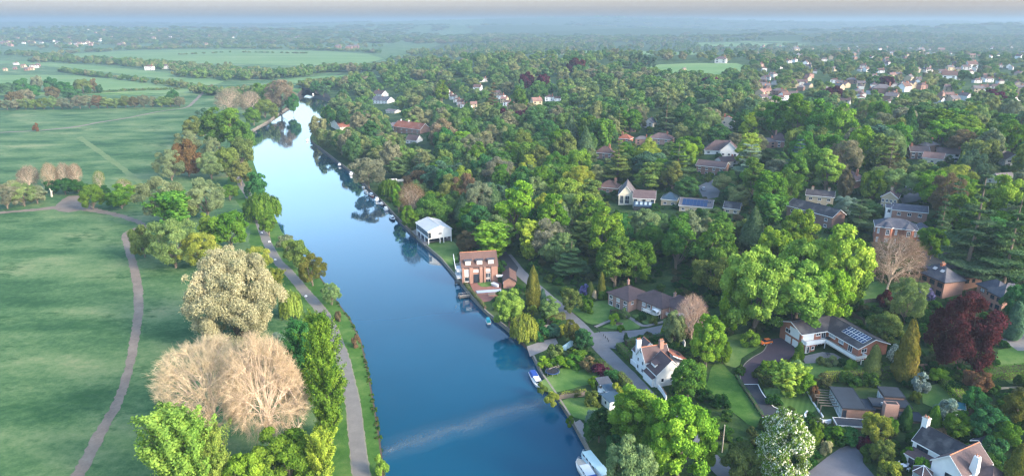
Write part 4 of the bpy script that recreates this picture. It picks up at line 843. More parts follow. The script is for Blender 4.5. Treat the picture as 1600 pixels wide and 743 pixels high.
def build_wing():
    A = (*Z(680, 370, 5.715, 608, 394), 3.0); B_ = (*Z(680, 370, 5.715, 722, 392), 3.0)
    o, w = house('brick_annexe', 'low brick annexe with a brown tiled roof beside the dormered riverside building', 'annexe', A, B_)
    walls(o, 0, 0, w, 10, 3.0, 'orange_brick', 'y', 1.7); roof(o, 0, 0, w, 10, 3.0, 1.7, 'chestnut_tiles', 'gy', 0.3, 0.14, 'dark_frame')
    b = (0, 0, w, 10); door(o, b, 'l', 7.0, 0.0, 1.8, 2.2, 'dark_frame'); window(o, b, 'l', 3.0, 1.2, 2.2, 1.2, 2)
    G = MB(); G.box(-2.6, 6.0, 2.5, -0.003, 6.25, 3.4, 'white_paint'); G.build('white_sign_panel', o)
build_wing()
PROTECT.append((700, 385, 812, 465, at(745, 440)))
# ---------------------------------------------------------------- 3 long bungalow
def build_bungalow():
    A = (*Z(920, 430, 5.715, 355, 222), 4.6); B_ = (*Z(920, 430, 5.715, 472, 206), 4.6)
    o, w1 = house('bungalow', 'long low brick house with stepped hipped plum tiled roofs beside the lane', 'house', A, B_, 'long bungalow', head=37)
    # local x runs to the right (short steps), local -y towards the viewer
    P_ = [world_to(o, at(*Z(920, 430, 5.715, a, b), 4.6)) for a, b in ((175, 150), (355, 222), (470, 205), (645, 285), (750, 262), (880, 312))]
    (bx, by), (fx, fy), (ix, iy), (mx, my), (jx, jy), (kx, ky) = P_
    blocks = []
    xr = 13.0
    def block(x0, x1, y0, y1, hip):
        walls(o, x0, y0, x1, y1, 4.6, 'pink_brick'); roof(o, x0, y0, x1, y1, 4.6, 2.6, 'plum_tiles', hip, 0.5, 0.14, 'brown_tiles'); return (x0, y0, x1, y1)
    b1 = block(0.0, 10.5, 0.0, max(8.5, by), 'hx'); b2 = block(max(3.2, ix), max(3.2, ix) + 9.8, my, my + 13.0, 'hy'); b3 = block(max(7.5, jx), max(7.5, jx) + 9.8, ky, ky + 12.0, 'hy'); print('bung', P_)
    for b, n in ((b1, 3), (b2, 4), (b3, 3)):
        d = b[3] - b[1]
        for k in range(n): window(o, b, 'l', b[1] + 1.4 + (min(d, 9) - 2) * k / max(1, n - 1), 2.5, 1.5, 1.3, 2, 'curtained_glass' if k % 2 else 'glass')
        for k in range(n): window(o, b, 'l', b[1] + 1.4 + (min(d, 9) - 2) * k / max(1, n - 1), 0.1, 1.7, 1.7, 2, 'glass', name='window')
    window(o, b1, 'f', 2.0, 2.7, 1.2, 1.1, 2); window(o, b2, 'f', 2.2, 2.7, 1.2, 1.1, 2)
    for b in (b2, b3):
        T = MB(); T.box(b[0] - 2.6, b[1] + 0.6, 2.05, b[0] - 0.003, b[1] + 7.0, 2.2, 'cream_render'); q = T.build('balcony', o); rail(q, [(b[0] - 0.05, b[1] + 0.6), (b[0] - 2.6, b[1] + 0.6), (b[0] - 2.6, b[1] + 7.0)], 2.2, 0.9, 'white_paint')
        G = MB(); n = 7
        for k in range(n):
            a0, a1 = math.pi * k / n, math.pi * (k + 1) / n; c, r = b[1] + 2.2, 1.7
            G.hull([(b[0] - 1.9, c - r * math.cos(a0), 2.2 + r * .8 * math.sin(a0) + .05), (b[0] - .01, c - r * math.cos(a0), 2.4 + r * .8 * math.sin(a0) + .05), (b[0] - .01, c - r * math.cos(a1), 2.4 + r * .8 * math.sin(a1) + .05), (b[0] - 1.9, c - r * math.cos(a1), 2.2 + r * .8 * math.sin(a1) + .05)],
                   [(b[0] - 1.9, c - r * math.cos(a0), 2.2 + r * .8 * math.sin(a0)), (b[0] - .01, c - r * math.cos(a0), 2.4 + r * .8 * math.sin(a0)), (b[0] - .01, c - r * math.cos(a1), 2.4 + r * .8 * math.sin(a1)), (b[0] - 1.9, c - r * math.cos(a1), 2.2 + r * .8 * math.sin(a1))], 'white_paint')
        G.build('canopy', o)
    chimney(o, b1[2] - 2, b1[3] - 1.5, 6.0, 7.8, 0.8, 0.6, 'pink_brick', 1); chimney(o, b3[0] + 4, b3[3] - 3, 6.0, 7.9, 0.8, 0.6, 'pink_brick', 1)
build_bungalow()
PROTECT.append((950, 442, 1078, 500, at(1000, 492)))
# ---------------------------------------------------------------- 4 white lane house with red roofs
def build_white_house():
    s = 743 / 140
    A = (*Z(970, 500, s, 298, 455), 3.9); B_ = (*Z(970, 500, s, 500, 400), 3.9)
    o, w = house('white_house', 'white rendered house with steep red and plum tiled roofs fronting the lane', 'house', A, B_, 'white lane house', head=17)
    # local x along the near gable wall, local y back along the lane
    w = 8.8; h = 3.9; b = (0, 0, w, 6.0)
    walls(o, 0, 0, w, 6.0, h, 'white_render', 'y', 3.9); roof(o, 0, 0, w, 6.0, h, 3.9, 'plum_tiles', 'gy', 0.25, 0.16, 'white_paint', ridge='terracotta')
    window(o, b, 'f', 4.7, 4.4, 1.3, 1.5, 2, 'curtained_glass', rows=2); window(o, b, 'f', 1.9, 1.5, 0.9, 1.2, 1); window(o, b, 'f', 4.6, 1.5, 0.7, 1.1, 1); door(o, b, 'f', 6.4, 0, 1.0, 2.1, 'dark_frame')
    # lane-side cross wing, its gable to the lane
    h = 4.9; walls(o, -0.4, 6.0, 7.4, 11.6, h, 'white_render', 'x', 3.4, name='wall'); roof(o, -0.4, 6.0, 7.4, 11.6, h, 3.4, 'plum_tiles', 'gx', 0.25, 0.16, 'white_paint', ridge='terracotta')
    b2 = (-0.4, 6.0, 7.4, 11.6)
    for y in (7.6, 10.4): window(o, b2, 'l', y, 3.2, 0.9, 1.3, 1); window(o, b2, 'l', y, 0.9, 1.0, 1.3, 1)
    window(o, b2, 'l', 9.1, 6.3, 0.8, 1.1, 1)
    walls(o, 0.2, 11.6, 7.2, 15.2, h - 0.3, 'white_render', 'y', 3.4); roof(o, 0.2, 11.6, 7.2, 15.2, h - 0.3, 3.4, 'brown_tiles', 'gy', 0.25, 0.15, 'white_paint', ridge='terracotta')
    chimney(o, 0.3, 12.1, 4.0, 9.3, 1.3, 0.9, 'white_render', 2); chimney(o, 5.6, 8.4, 6.0, 10.0, 1.2, 1.0, 'orange_brick', 3)
    # lean-to roofs and the orange-red rear slope
    walls(o, 7.4, 4.2, 13.2, 11.0, 3.6, 'white_render', None); roof(o, 7.4, 4.2, 13.2, 11.0, 3.6, 3.2, 'red_tiles', 'mono_x1', 0.2, 0.16, 'white_paint'); rooflight(o, 10.6, 7.0, 5.4, 1.1, 1.2, 0.5, 'x', 'glass')
    D = MB(); h = 3.9; D.box(0.8, 2.6, h - 0.1, 3.2, 5.0, h + 1.7, 'white_render'); q = D.build('dormer', o); D = MB(); D.hull([(0.6, 2.4, h + 1.72), (3.3, 2.4, h + 2.6), (3.3, 5.2, h + 2.6), (0.6, 5.2, h + 1.72)], [(0.6, 2.4, h + 1.702), (3.3, 2.4, h + 2.5), (3.3, 5.2, h + 2.5), (0.6, 5.2, h + 1.702)], 'plum_tiles'); D.build('dormer_roof', q)
    rl = MB(); rl.box(-1.0, 0.6, 0, -0.003, 5.9, 2.5, 'white_render'); rl.build('porch', o); rl = MB(); rl.hull([(-1.15, 0.45, 2.6), (-0.003, 0.45, 3.2), (-0.003, 5.95, 3.2), (-1.15, 5.95, 2.6)], [(-1.15, 0.45, 2.5), (-0.003, 0.45, 3.1), (-0.003, 5.95, 3.1), (-1.15, 5.95, 2.5)], 'plum_tiles'); rl.build('porch_roof', o)
    return o
wh = build_white_house()
PROTECT.append((985, 520, 1068, 615, at(1030, 595)))
# ---------------------------------------------------------------- 5 house with solar panels
def build_solar():
    s = 5.715
    A = (*Z(1200, 470, s, 305, 292), 5.4); B_ = (*Z(1200, 470, s, 595, 263), 5.4)
    o, w = house('brick_house', 'wide brick house with a white railed balcony and an array of roof solar panels', 'house', A, B_, 'house with solar panels', head=17)
    ix, iy = world_to(o, at(*Z(1200, 470, s, 595, 263), 5.4)); fx, fy = world_to(o, at(*Z(1200, 470, s, 837, 383), 5.4))
    h = 5.4; d1 = 9.6; w2 = 10.2; x1 = ix + w2; y1 = fy
    walls(o, 0, 0, ix, d1, h, 'red_brick', 'x', 1.9); walls(o, ix + 0.003, y1, x1, d1 - 0.004, h, 'red_brick', 'y', 2.0)
    rh = 1.9
    roof(o, 0, 0, ix + w2 / 2, d1, h, rh, 'dark_tiles', 'gx', 0.5, 0.15); roof(o, ix, y1, x1, d1, h, 2.0, 'dark_tiles', 'gy', 0.55, 0.15)
    bl = (0, 0, ix, d1); br = (ix, y1, x1, d1)
    # gable to the left: garages, white panel and window
    for y in (2.4, 5.6): door(o, bl, 'l', y, 0, 2.5, 2.2, 'white_paint', garage=True)
    Pn = MB(); Pn.box(-0.05, 1.0, 2.9, -0.003, 5.4, h + 0.3, 'white_paint'); Pn.build('gable_panel', o); window(o, bl, 'l', 5.9, 3.2, 2.2, 1.3, 2, pr=0.06)
    # balcony on the inner sides
    yb = -2.3; xb = ix - 2.4
    D = MB(); D.hull([(0, yb, 2.75), (xb, yb, 2.75), (xb, -0.003, 2.75), (0, -0.003, 2.75)], [(0, yb, 2.5), (xb, yb, 2.5), (xb, -0.003, 2.5), (0, -0.003, 2.5)], 'white_paint'); D.hull([(xb + .003, y1 - 1.8, 2.752), (ix - .003, y1 - 1.8, 2.752), (ix - .003, -0.003, 2.752), (xb + .003, -0.003, 2.752)], [(xb + .003, y1 - 1.8, 2.5), (ix - .003, y1 - 1.8, 2.5), (ix - .003, -0.003, 2.5), (xb + .003, -0.003, 2.5)], 'pale_wood'); bal = D.build('balcony', o)
    rail(bal, [(0.05, -0.05), (0.05, yb + .05), (xb + .05, yb + .05), (xb + .05, y1 - 1.75), (ix + 1.6, y1 - 1.75), (ix + 1.6, y1 - 0.1)], 2.756, 1.0, 'white_paint', solid=True)
    for x, y in ((0.1, yb + .1), (xb, yb + .1), (xb + .1, y1 - 1.7), (ix - .1, y1 - 1.7)): P_ = MB(); P_.box(x - .1, y - .1, -0.8, x + .1, y + .1, 2.498, 'white_paint'); P_.build('post', o)
    P_ = MB(); P_.box(0.15, -2.2, -1, 3.3, -0.004, 2.498, 'red_brick'); P_.build('porch_wall', o)
    Wt = MB(); Wt.box(0.5, -0.05, 2.9, 4.4, -0.003, h - .1, 'white_paint'); Wt.build('white_screen', o)
    window(o, bl, 'f', 5.9, 4.0, 1.6, 0.9, 2); window(o, bl, 'f', ix - 1.4, 2.9, 1.5, 2.2, 2); window(o, (0, -2.2, 3.3, 0), 'f', 0.9, 0.1, 0.9, 2.1, 1); window(o, (0, -2.2, 3.3, 0), 'f', 2.5, 1.0, 1.1, 1.0, 1)
    window(o, bl, 'f', 4.7, 1.0, 1.1, 1.0, 1); window(o, bl, 'f', 6.9, 0.1, 1.7, 2.1, 1)
    for y, w_, z, hh in ((-1.6, 2.6, 3.9, 1.1), (-4.4, 2.0, 3.7, 1.2), (-7.2, 1.6, 2.85, 2.2)): window(o, br, 'l', y * (-y1) / 9.5, z, w_, hh, 3 if w_ > 2.2 else 2, 'glass' if w_ < 2 else 'pale_glass')
    for y in (-2.0, -6.4): window(o, br, 'l', y, 0.1, 2.7, 2.2, 2)
    window(o, br, 'f', ix + 2.0, 3.7, 1.9, 1.2, 2); window(o, br, 'f', ix + 6.2, 3.5, 1.9, 1.4, 2); window(o, br, 'f', ix + 0.6, 1.3, 0.9, 0.7, 1); window(o, br, 'f', ix + 1.9, 1.3, 0.9, 0.7, 1)
    # solar panels on the inner slope of the right wing
    k = 2.0 / (w2 / 2); ang = math.atan(k); pw, pl = 1.0, 1.62; y_top = y1 + 0.75 + 8 * (pw + .03) 
    M0 = Matrix.Translation((ix + w2 / 2, 0, h + 2.0 + 0.20)) @ Matrix.Rotation(-ang, 4, 'Y')
    pm = None
    for i in range(8):
        for j in range(2):
            if pm is None:
                B = MB(); B.box(-pl / 2, -pw / 2, 0, pl / 2, pw / 2, 0.04, 'white_paint'); po = B.build('solar_panel', o); pm = po.data
                G = MB()
                G.box(-pl / 2 + .06, -pw / 2 + .06, .041, -0.02, pw / 2 - .06, .05, 'solar_cell'); G.box(0.02, -pw / 2 + .06, .041, pl / 2 - .06, pw / 2 - .06, .05, 'solar_cell'); go = G.build('solar_cells', po); gm = go.data
            else: po = link('solar_panel', pm, o); go = link('solar_cells', gm, po)
            po.matrix_local = M0 @ Matrix.Translation((-0.35 - pl / 2 - j * (pl + .03), y1 + 1.0 + i * (pw + 0.06), 0.03))
    T = MB(); T.tube((ix + w2 / 2, d1 - 2, h + 2.1), (ix + w2 / 2, d1 - 2, h + 2.9), .16, .12, 'terracotta', 8); T.build('flue', o)
    return o
so = build_solar()
def build_rear():
    A = (*Z(1200, 470, 5.715, 375, 152), 4.2); B_ = (*Z(1200, 470, 5.715, 600, 118), 4.2)
    o, w = house('garage_block', 'low dark roofed outbuilding behind the house with solar panels', 'outbuilding', A, B_)
    walls(o, 0, 0, w, 6, 3.2, 'red_brick', 'x', 1.2); roof(o, 0, 0, w, 6, 3.2, 1.2, 'dark_tiles', 'gx', 0.4, 0.14)
    door(o, (0, 0, w, 6), 'l', 3, 0, 2.4, 2.1, 'white_paint', True)
build_rear()
PROTECT.append((1215, 480, 1395, 570, at(1300, 566)))
# ---------------------------------------------------------------- 6 flat roofed modern house
def build_flat():
    s = 1372 / 240
    A = (*Z(1240, 570, s, 440, 378), 3.5); B_ = (*Z(1240, 570, s, 648, 372), 3.5)
    o, w = house('modern_house', 'single storey modern house of flat grey roofed blocks with glass walls and a square chimney', 'house', A, B_, 'flat roofed house')
    d = 10.2; b = (0, 0, w, d)
    L_ = lambda a, b_, h: world_to(o, at(*Z(1240, 570, s, a, b_), h))
    walls(o, 0, 0, w, d, 3.4, 'brown_brick'); roof(o, 0, 0, w, d, 3.4, 0, 'flat_felt', 'flat', 0.18, 0.2, 'dark_frame')
    for k in range(6): window(o, b, 'l', 0.95 + k * 1.66, 0.15, 1.6, 3.0, 2, 'pale_glass', 'white_paint', rows=2)
    window(o, b, 'f', 0.6, 0.3, 0.9, 2.6, 1, 'glass', 'dark_frame')
    # low link roof, mid block, rear block, right block
    def flat(x0, y0, x1, y1, h, mat='brown_brick', trim='dark_frame'):
        walls(o, x0, y0, x1, y1, h, mat); roof(o, x0, y0, x1, y1, h, 0, 'flat_felt', 'flat', 0.15, 0.2, trim); return (x0, y0, x1, y1)
    x0, y0 = L_(680, 345, 3.4); xa, ya = L_(1090, 352, 3.4); xb, yb = L_(1000, 255, 3.4)
    flat(w + 0.2, 0.9, x0 + 1.2, yb + 0.2, 2.9)
    m_ = flat(x0 + 1.21, y0 + 0.4, xa - 0.1, yb, 3.5)
    for k in range(3): window(o, m_, 'f', x0 + 2.4 + k * 1.5, 0.2, 1.3, 2.6, 1, 'glass', 'dark_frame')
    r0, r1 = L_(825, 228, 4.4); r2, r3 = L_(1015, 238, 4.4)
    r_ = flat(r0, yb + 0.02 if r1 < yb else r1, r2, max(yb, r1) + 4.6, 4.4)
    for k in range(3): window(o, r_, 'l', r_[1] + 0.85 + k * 1.45, 1.4, 1.3, 2.2, 2, 'pale_glass', 'white_paint')
    flat(xa - 3.4, y0 - 3.6, xa + 1.6, y0 + 0.39, 2.3)
    cx_, cy_ = L_(895, 312, 5.4); C_ = MB(); C_.box(cx_ - 1.6, cy_, -1, cx_ + 1.6, cy_ + 1.8, 5.4, 'pink_brick'); q = C_.build('chimney', o); T = MB(); T.box(cx_ - 1.3, cy_ + 0.3, 5.402, cx_ + 1.3, cy_ + 1.5, 5.46, 'rubber'); T.build('chimney_opening', q)
    # garden level flat roof in front
    flat(-2.2, -4.4, 5.6, -1.2, 1.0, 'brown_brick', 'white_paint')
    V = MB(); V.tube((x0 + 3.4, y0 + 1.2, 3.7), (x0 + 3.4, y0 + 1.2, 4.2), .3, .3, 'bare_steel', 10); V.build('roof_vent', o)
    for k in range(7):
        P_ = MB(); y = 2.2 + k * 1.35; P_.box(-4.6, y, 2.35, -0.2, y + 0.14, 2.55, 'weathered_timber'); P_.build('pergola_beam', o)
    for k in range(4):
        P_ = MB(); y = 2.3 + k * 2.7; P_.box(-4.5, y - 0.1, -1.0, -4.3, y + 0.1, 2.348, 'weathered_timber'); P_.build('pergola_post', o)
    return o
fh = build_flat()
PROTECT.append((1262, 594, 1440, 668, at(1345, 660)))
# ---------------------------------------------------------------- 7 white cottage at the bottom
def build_cottage():
    s = 974 / 240
    A = (*Z(1360, 560, s, 275, 503), 5.4); B_ = (*Z(1360, 560, s, 492, 612), 5.4)
    o, w = house('white_cottage', 'white rendered cottage with dark mossy roofs and a hexagonal conservatory', 'cottage', A, B_, 'white cottage with conservatory')
    w = 9.4; d = 6.6; h = 5.0
    walls(o, 0, 0, w, d, h, 'white_render', 'x', 2.9); roof(o, 0, 0, w, d, h, 2.9, 'old_slate', 'gx', 0.25, 0.16, 'white_paint')
    b = (0, 0, w, d); window(o, b, 'f', 2.3, 2.9, 2.6, 1.8, 3, 'glass', 'dark_frame'); window(o, b, 'f', 6.7, 3.3, 1.0, 1.1, 1, 'glass', 'dark_frame')
    chimney(o, 0.1, d / 2, 3.0, 9.9, 1.3, 1.1, 'white_render', 2)
    # cross wing whose gable faces the viewer
    x0, x1, y0 = w - 2.8, w + 3.8, -3.4
    walls(o, x0, y0, x1, d, h - 0.003, 'white_render', 'y', 3.1); roof(o, x0, y0, x1, d, h, 3.1, 'brown_tiles', 'gy', 0.25, 0.16, 'white_paint', ridge='terracotta')
    b2 = (x0, y0, x1, d); window(o, b2, 'f', x0 + 4.0, 2.6, 1.9, 1.3, 2, 'glass', 'dark_frame'); window(o, b2, 'r', -1.0, 2.8, 1.4, 1.2, 2); window(o, b2, 'r', 3.0, 2.8, 1.4, 1.2, 2)
    yc = y0 + 3.2; C_ = MB(); C_.box(x1 - 0.8, yc - 0.55, -1.5, x1 + 0.9, yc + 0.9, 4.6, 'white_render'); C_.hull([(x1 - .3, yc - .35, 9.0), (x1 + .75, yc - .35, 9.0), (x1 + .75, yc + .6, 9.0), (x1 - .3, yc + .6, 9.0)], [(x1 - .8, yc - .55, 4.6), (x1 + .9, yc - .55, 4.6), (x1 + .9, yc + .9, 4.6), (x1 - .8, yc + .9, 4.6)], 'white_render'); q = C_.build('chimney', o)
    for k in range(2): P_ = MB(); P_.tube((x1 + .0 + k * .45, yc + .1, 9.0), (x1 + .0 + k * .45, yc + .1, 9.5), .16, .13, 'terracotta', 8); P_.build('chimney_pot', q)
    # lean-to sun room and hexagonal conservatory
    walls(o, 0.4, -2.9, x0 - 0.01, -0.01, 2.5, 'white_render'); roof(o, 0.4, -2.9, x0 - 0.01, -0.01, 2.5, 0.9, 'plum_tiles', 'mono_y0', 0.15, 0.12, 'white_paint')
    b3 = (0.4, -2.9, x0, 0)
    for k in range(4): window(o, b3, 'f', 2.0 + k * 1.28, 0.25, 1.2, 2.0, 1, 'glass', 'dark_frame')
    cx_, cy_, r = x0 - 0.4, -5.3, 2.0; V = MB(); hexa = [(cx_ + r * math.cos(k * math.tau / 6), cy_ + r * math.sin(k * math.tau / 6)) for k in range(6)]
    V.hull([(x, y, 0.7) for x, y in hexa], [(x, y, -1) for x, y in hexa], 'white_render'); V.hull([(cx_ + (x - cx_) * .96, cy_ + (y - cy_) * .96, 2.4) for x, y in hexa], [(cx_ + (x - cx_) * .96, cy_ + (y - cy_) * .96, .702) for x, y in hexa], 'pale_glass'); q = V.build('conservatory', o)
    T = MB()
    for k in range(6):
        a, c = hexa[k], hexa[(k + 1) % 6]; e = lambda p: (cx_ + (p[0] - cx_) * 1.12, cy_ + (p[1] - cy_) * 1.12, 2.42); T.poly([e(a), e(c), (cx_, cy_, 3.9)], 'plum_tiles'); T.tube(e(a), (cx_, cy_, 3.93), .07, .07, 'white_paint', 5); T.tube((*a, 0.7), (*a, 2.42), .07, .07, 'white_paint', 5)
    T.build('conservatory_roof', q)
    # rear roof to the right
    walls(o, x1 + 0.003, -0.5, x1 + 4.0, d - 0.5, 4.2, 'white_render'); roof(o, x1 + 0.02, -0.5, x1 + 4.0, d - 0.5, 4.2, 2.6, 'brown_tiles', 'hx', 0.25, 0.14, 'white_paint')
    return o
co = build_cottage()
PROTECT.append((1412, 655, 1560, 743, at(1480, 742)))
# ---------------------------------------------------------------- 8 pair of brick houses on the right
def build_brick_right():
    s = 955 / 180
    A = (*Z(1420, 380, s, 300, 318), 6.0); B_ = (*Z(1420, 380, s, 455, 258), 6.0)
    o, w = house('brick_villa', 'large red brick house with dark slate roofs and two bright rooflights', 'house', A, B_, 'big brick house above the copper beech', head=14)
    L_ = lambda a, b_, h=6.0: world_to(o, at(*Z(1420, 380, s, a, b_), h))
    bx, by = L_(205, 250); h = 6.0; d = 9.5
    w = 8.0
    walls(o, 0, 0, w, d, h, 'orange_brick', 'y', 0); roof(o, 0, 0, w, d, h, 3.2, 'slate', 'hy', 0.45, 0.15, 'dark_frame')
    walls(o, w - 0.003, 2.0, w + 9.5, d + 4, h, 'orange_brick'); roof(o, w - 2.6, 2.0, w + 9.5, d + 4.0, h, 3.6, 'slate', 'hx', 0.45, 0.15, 'dark_frame')
    b = (0, 0, w, d)
    for k in range(3): window(o, b, 'l', 1.6 + k * (d - 3) / 2, 3.6, 2.0, 1.5, 3, 'glass', 'dark_frame'); window(o, b, 'l', 1.6 + k * (d - 3) / 2, 0.6, 2.0, 1.7, 3, 'glass', 'dark_frame')
    b2 = (w, 2.0, w + 9.5, d + 4); window(o, b2, 'f', w + 3.4, 3.8, 1.6, 1.3, 2, 'glass', 'dark_frame'); window(o, b2, 'f', w + 6, 3.8, 1.2, 1.2, 1, 'glass', 'dark_frame')
    K = 3.2 / (w / 2 + .0); an = math.atan(3.2 / (w / 2))
    for y in (d * 0.40, d * 0.72): rooflight(o, 2.4, y, h + 2.4 * 3.2 / (w / 2) + 0.22, 1.3, 1.6, -an, 'x')
    chimney(o, 4.2, d * 0.62, 7.0, 10.2, 1.2, 1.0, 'red_brick', 2)
build_brick_right()
def build_brick_right_two():
    s = 955 / 180
    A = (*Z(1420, 380, s, 665, 387), 5.6); B_ = (*Z(1420, 380, s, 786, 450), 5.6)
    o, w = house('brick_villa', 'lower red brick house with hipped slate roof stepping down behind the copper beech', 'house', A, B_, 'stepped brick house by the copper beech')
    h = 5.6; d = 8.5
    walls(o, 0, 0, w, d, h, 'orange_brick'); roof(o, 0, 0, w, d, h, 3.0, 'slate', 'hy', 0.45, 0.15, 'dark_frame')
    b = (0, 0, w, d); window(o, b, 'f', 1.8, 3.5, 1.5, 1.2, 2, 'glass', 'dark_frame'); window(o, b, 'f', w - 1.6, 3.5, 1.5, 1.2, 2, 'glass', 'dark_frame'); window(o, b, 'f', 1.8, 0.8, 1.5, 1.3, 2, 'glass', 'dark_frame'); window(o, b, 'f', w - 1.6, 0.8, 1.6, 1.6, 2, 'glass', 'dark_frame')
    walls(o, -6.6, 1.6, -0.003, d - 0.6, h - .3, 'orange_brick'); roof(o, -6.6, 1.6, 1.5, d - 0.6, h - .3, 2.4, 'slate', 'hx', 0.4, 0.15, 'dark_frame')
    b2 = (-6.6, 1.6, 0, d); window(o, b2, 'f', -4.2, 3.3, 1.8, 1.2, 2, 'pale_glass', 'dark_frame'); window(o, b2, 'f', -1.6, 3.3, 1.2, 1.2, 2, 'glass', 'dark_frame'); door(o, b2, 'l', 4.0, 2.6, 1.0, 2.0, 'dark_frame')
    rooflight(o, w * 0.5 - 2, d * 0.6, h + 2.4, 1.0, 1.0, -0.6, 'x', 'pale_glass')
build_brick_right_two()
PROTECT.append((1455, 397, 1600, 470, at(1500, 470)))
# ---------------------------------------------------------------- 9 brick villa with bays, its rear range
def build_bay():
    s = 1387 / 280
    A = (*Z(1200, 270, s, 838, 410), 7.0); B_ = (*Z(1200, 270, s, 1162, 420), 7.0)
    o, w = house('bay_villa', 'brick villa with two white trimmed bays and a slate roof above the bare tree', 'villa', A, B_, 'brick villa with bays')
    h = 7.0; d = 9.5
    walls(o, 0, 0, w, d, h, 'red_brick'); roof(o, 0, 0, w, d, h, 2.6, 'slate', 'hx', 0.5, 0.16, 'white_paint')
    for x0, x1 in ((2.2, 6.2), (w - 5.0, w - 1.0)):
        q = [(x0, -0.003), (x0 + 0.9, -1.3), (x1 - 0.9, -1.3), (x1, -0.003)]
        B = MB(); B.hull([(a, b_, h - .1) for a, b_ in q], [(a, b_, -1.5) for a, b_ in q], 'red_brick'); bay = B.build('bay', o)
        T = MB(); qq = [(x0 - .3, -0.004), (x0 + .7, -1.65), (x1 - .7, -1.65), (x1 + .3, -0.004)]; T.hull([(a, b_, h + .12) for a, b_ in qq], [(a, b_, h - .098) for a, b_ in qq], 'white_paint'); T.build('cornice', bay)
        T = MB(); m_ = ((x0 + x1) / 2, 2.4, h + 2.0)
        for a, c in zip(qq, qq[1:]): T.poly([(*a, h + .122), (*c, h + .122), m_], 'slate')
        T.build('bay_roof', bay)
        for z in (4.2, 0.6): window(o, (0, -1.3, w, d), 'f', (x0 + x1) / 2, z, 1.3, 2.1, 2, 'glass' if z > 2 else 'curtained_glass', rows=2, fw=.16)
    b = (0, 0, w, d)
    for x in (1.0, w / 2, w - 0.5):
        for z in (4.2, 0.6): window(o, b, 'f', x, z, 0.8, 2.0, 1, 'curtained_glass', fw=.14)
    for y in (2.5, 6.5): window(o, b, 'l', y, 4.2, 1.2, 2.0, 2, 'curtained_glass', fw=.14); window(o, b, 'r', y, 4.2, 1.2, 2.0, 2)
    # side gable wing to the right with a roof terrace, and low lit extension
    walls(o, w + .01, 3.6, w + 5.2, d + 3, 5.4, 'red_brick', 'y', 1.6); roof(o, w + .01, 3.6, w + 5.2, d + 3, 5.4, 1.6, 'slate', 'gy', 0.35, 0.15)
    b2 = (w, 3.6, w + 5.2, d); window(o, b2, 'f', w + 1.6, 3.4, 1.6, 1.6, 2, 'curtained_glass', fw=.14); window(o, b2, 'f', w + 1.6, 0.8, 1.6, 1.5, 2, fw=.14)
    walls(o, w + 5.21, 4.0, w + 9.2, 8.0, 2.8, 'cream_brick'); roof(o, w + 5.21, 4.0, w + 9.2, 8.0, 2.8, 0, 'flat_felt', 'flat', 0.2, 0.18); window(o, (0, 4.0, 0, 0), 'f', w + 7.2, 0.6, 2.4, 1.8, 3, 'curtained_glass')
build_bay()
def build_bay_rear():
    s = 1387 / 280
    A = (*Z(1200, 270, s, 965, 283), 5.6); B_ = (*Z(1200, 270, s, 1240, 290), 5.6)
    o, w = house('brick_range', 'long plain brick range with a grey slate roof behind the bay villa', 'house', A, B_)
    walls(o, 0, 0, w, 8, 5.6, 'orange_brick', 'x', 1.8); roof(o, 0, 0, w, 8, 5.6, 1.8, 'slate', 'gx', 0.3, 0.15)
    for k in range(3): window(o, (0, 0, w, 8), 'f', w * (0.2 + 0.3 * k), 3.4, 1.4, 1.3, 2)
    walls(o, -2.4, 1, -0.003, 5, 6.0, 'white_render', 'x', 1.0); roof(o, -2.4, 1, 0, 5, 6.0, 1.0, 'slate', 'gx', .2, .14); window(o, (-2.4, 1, 0, 5), 'f', -1.2, 3.8, 1.4, 1.6, 2, fw=.14)
build_bay_rear()
PROTECT.append((1358, 318, 1470, 392, at(1400, 395)))
# ---------------------------------------------------------------- generic house for the rest of the hill
def simple_house(name, label, cat, A, B_, depth, h, rh, wall, tile, kind='gx', nwin=3, chim=None, landm=None, glass='glass', frame='white_paint', storeys=2, trim='white_paint', side='l', protect=True, chmat='red_brick', group=None):
    o, w = house(name, label, cat, A, B_, landm, group); b = (0, 0, w, depth)
    walls(o, 0, 0, w, depth, h, wall, 'x' if kind == 'gx' else ('y' if kind == 'gy' else None), rh); roof(o, 0, 0, w, depth, h, rh, tile, kind, 0.4, 0.15, trim)
    for st in range(storeys):
        z = 0.8 + st * (h - 0.6) / storeys
        for k in range(nwin): window(o, b, 'f', w * (k + 0.5) / nwin, z, min(1.5, w / nwin * 0.6), 1.25, 2, glass, frame)
        for y in (depth * 0.3, depth * 0.7): window(o, b, side, y, z, 1.2, 1.25, 2, glass, frame)
    if chim is not None:
        for cx_ in (chim if isinstance(chim, (list, tuple)) else [chim]): chimney(o, w * cx_, depth * 0.5, h + rh * 0.4, h + rh + 1.3, 1.0, 0.8, chmat, 2)
    if protect:
        p = o.location; us = []; 
        for x, y in ((0, 0), (w, 0), (w, depth), (0, depth)):
            c, s = math.cos(o.rotation_euler.z), math.sin(o.rotation_euler.z)
            for z in (h * (0.65 if protect == 'top' else 0.4), h + rh): us.append(proj(p.x + x * c - y * s, p.y + x * s + y * c, p.z + z))
        PROTECT.append((min(q[0] for q in us), min(q[1] for q in us), max(q[0] for q in us), max(q[1] for q in us), Vector(p)))
    return o, w
s1 = 1387 / 280; Q = lambda a, b, h: (*Z(1200, 270, s1, a, b), h)
simple_house('cream_house', 'long cream brick house with a dark roof above the lime trees', 'house', Q(298, 168, 5.4), Q(512, 172, 5.4), 7.5, 5.4, 1.9, 'cream_brick', 'dark_tiles', 'gx', 3, (0.2, 0.8), 'long cream house', chmat='cream_brick', protect='top')
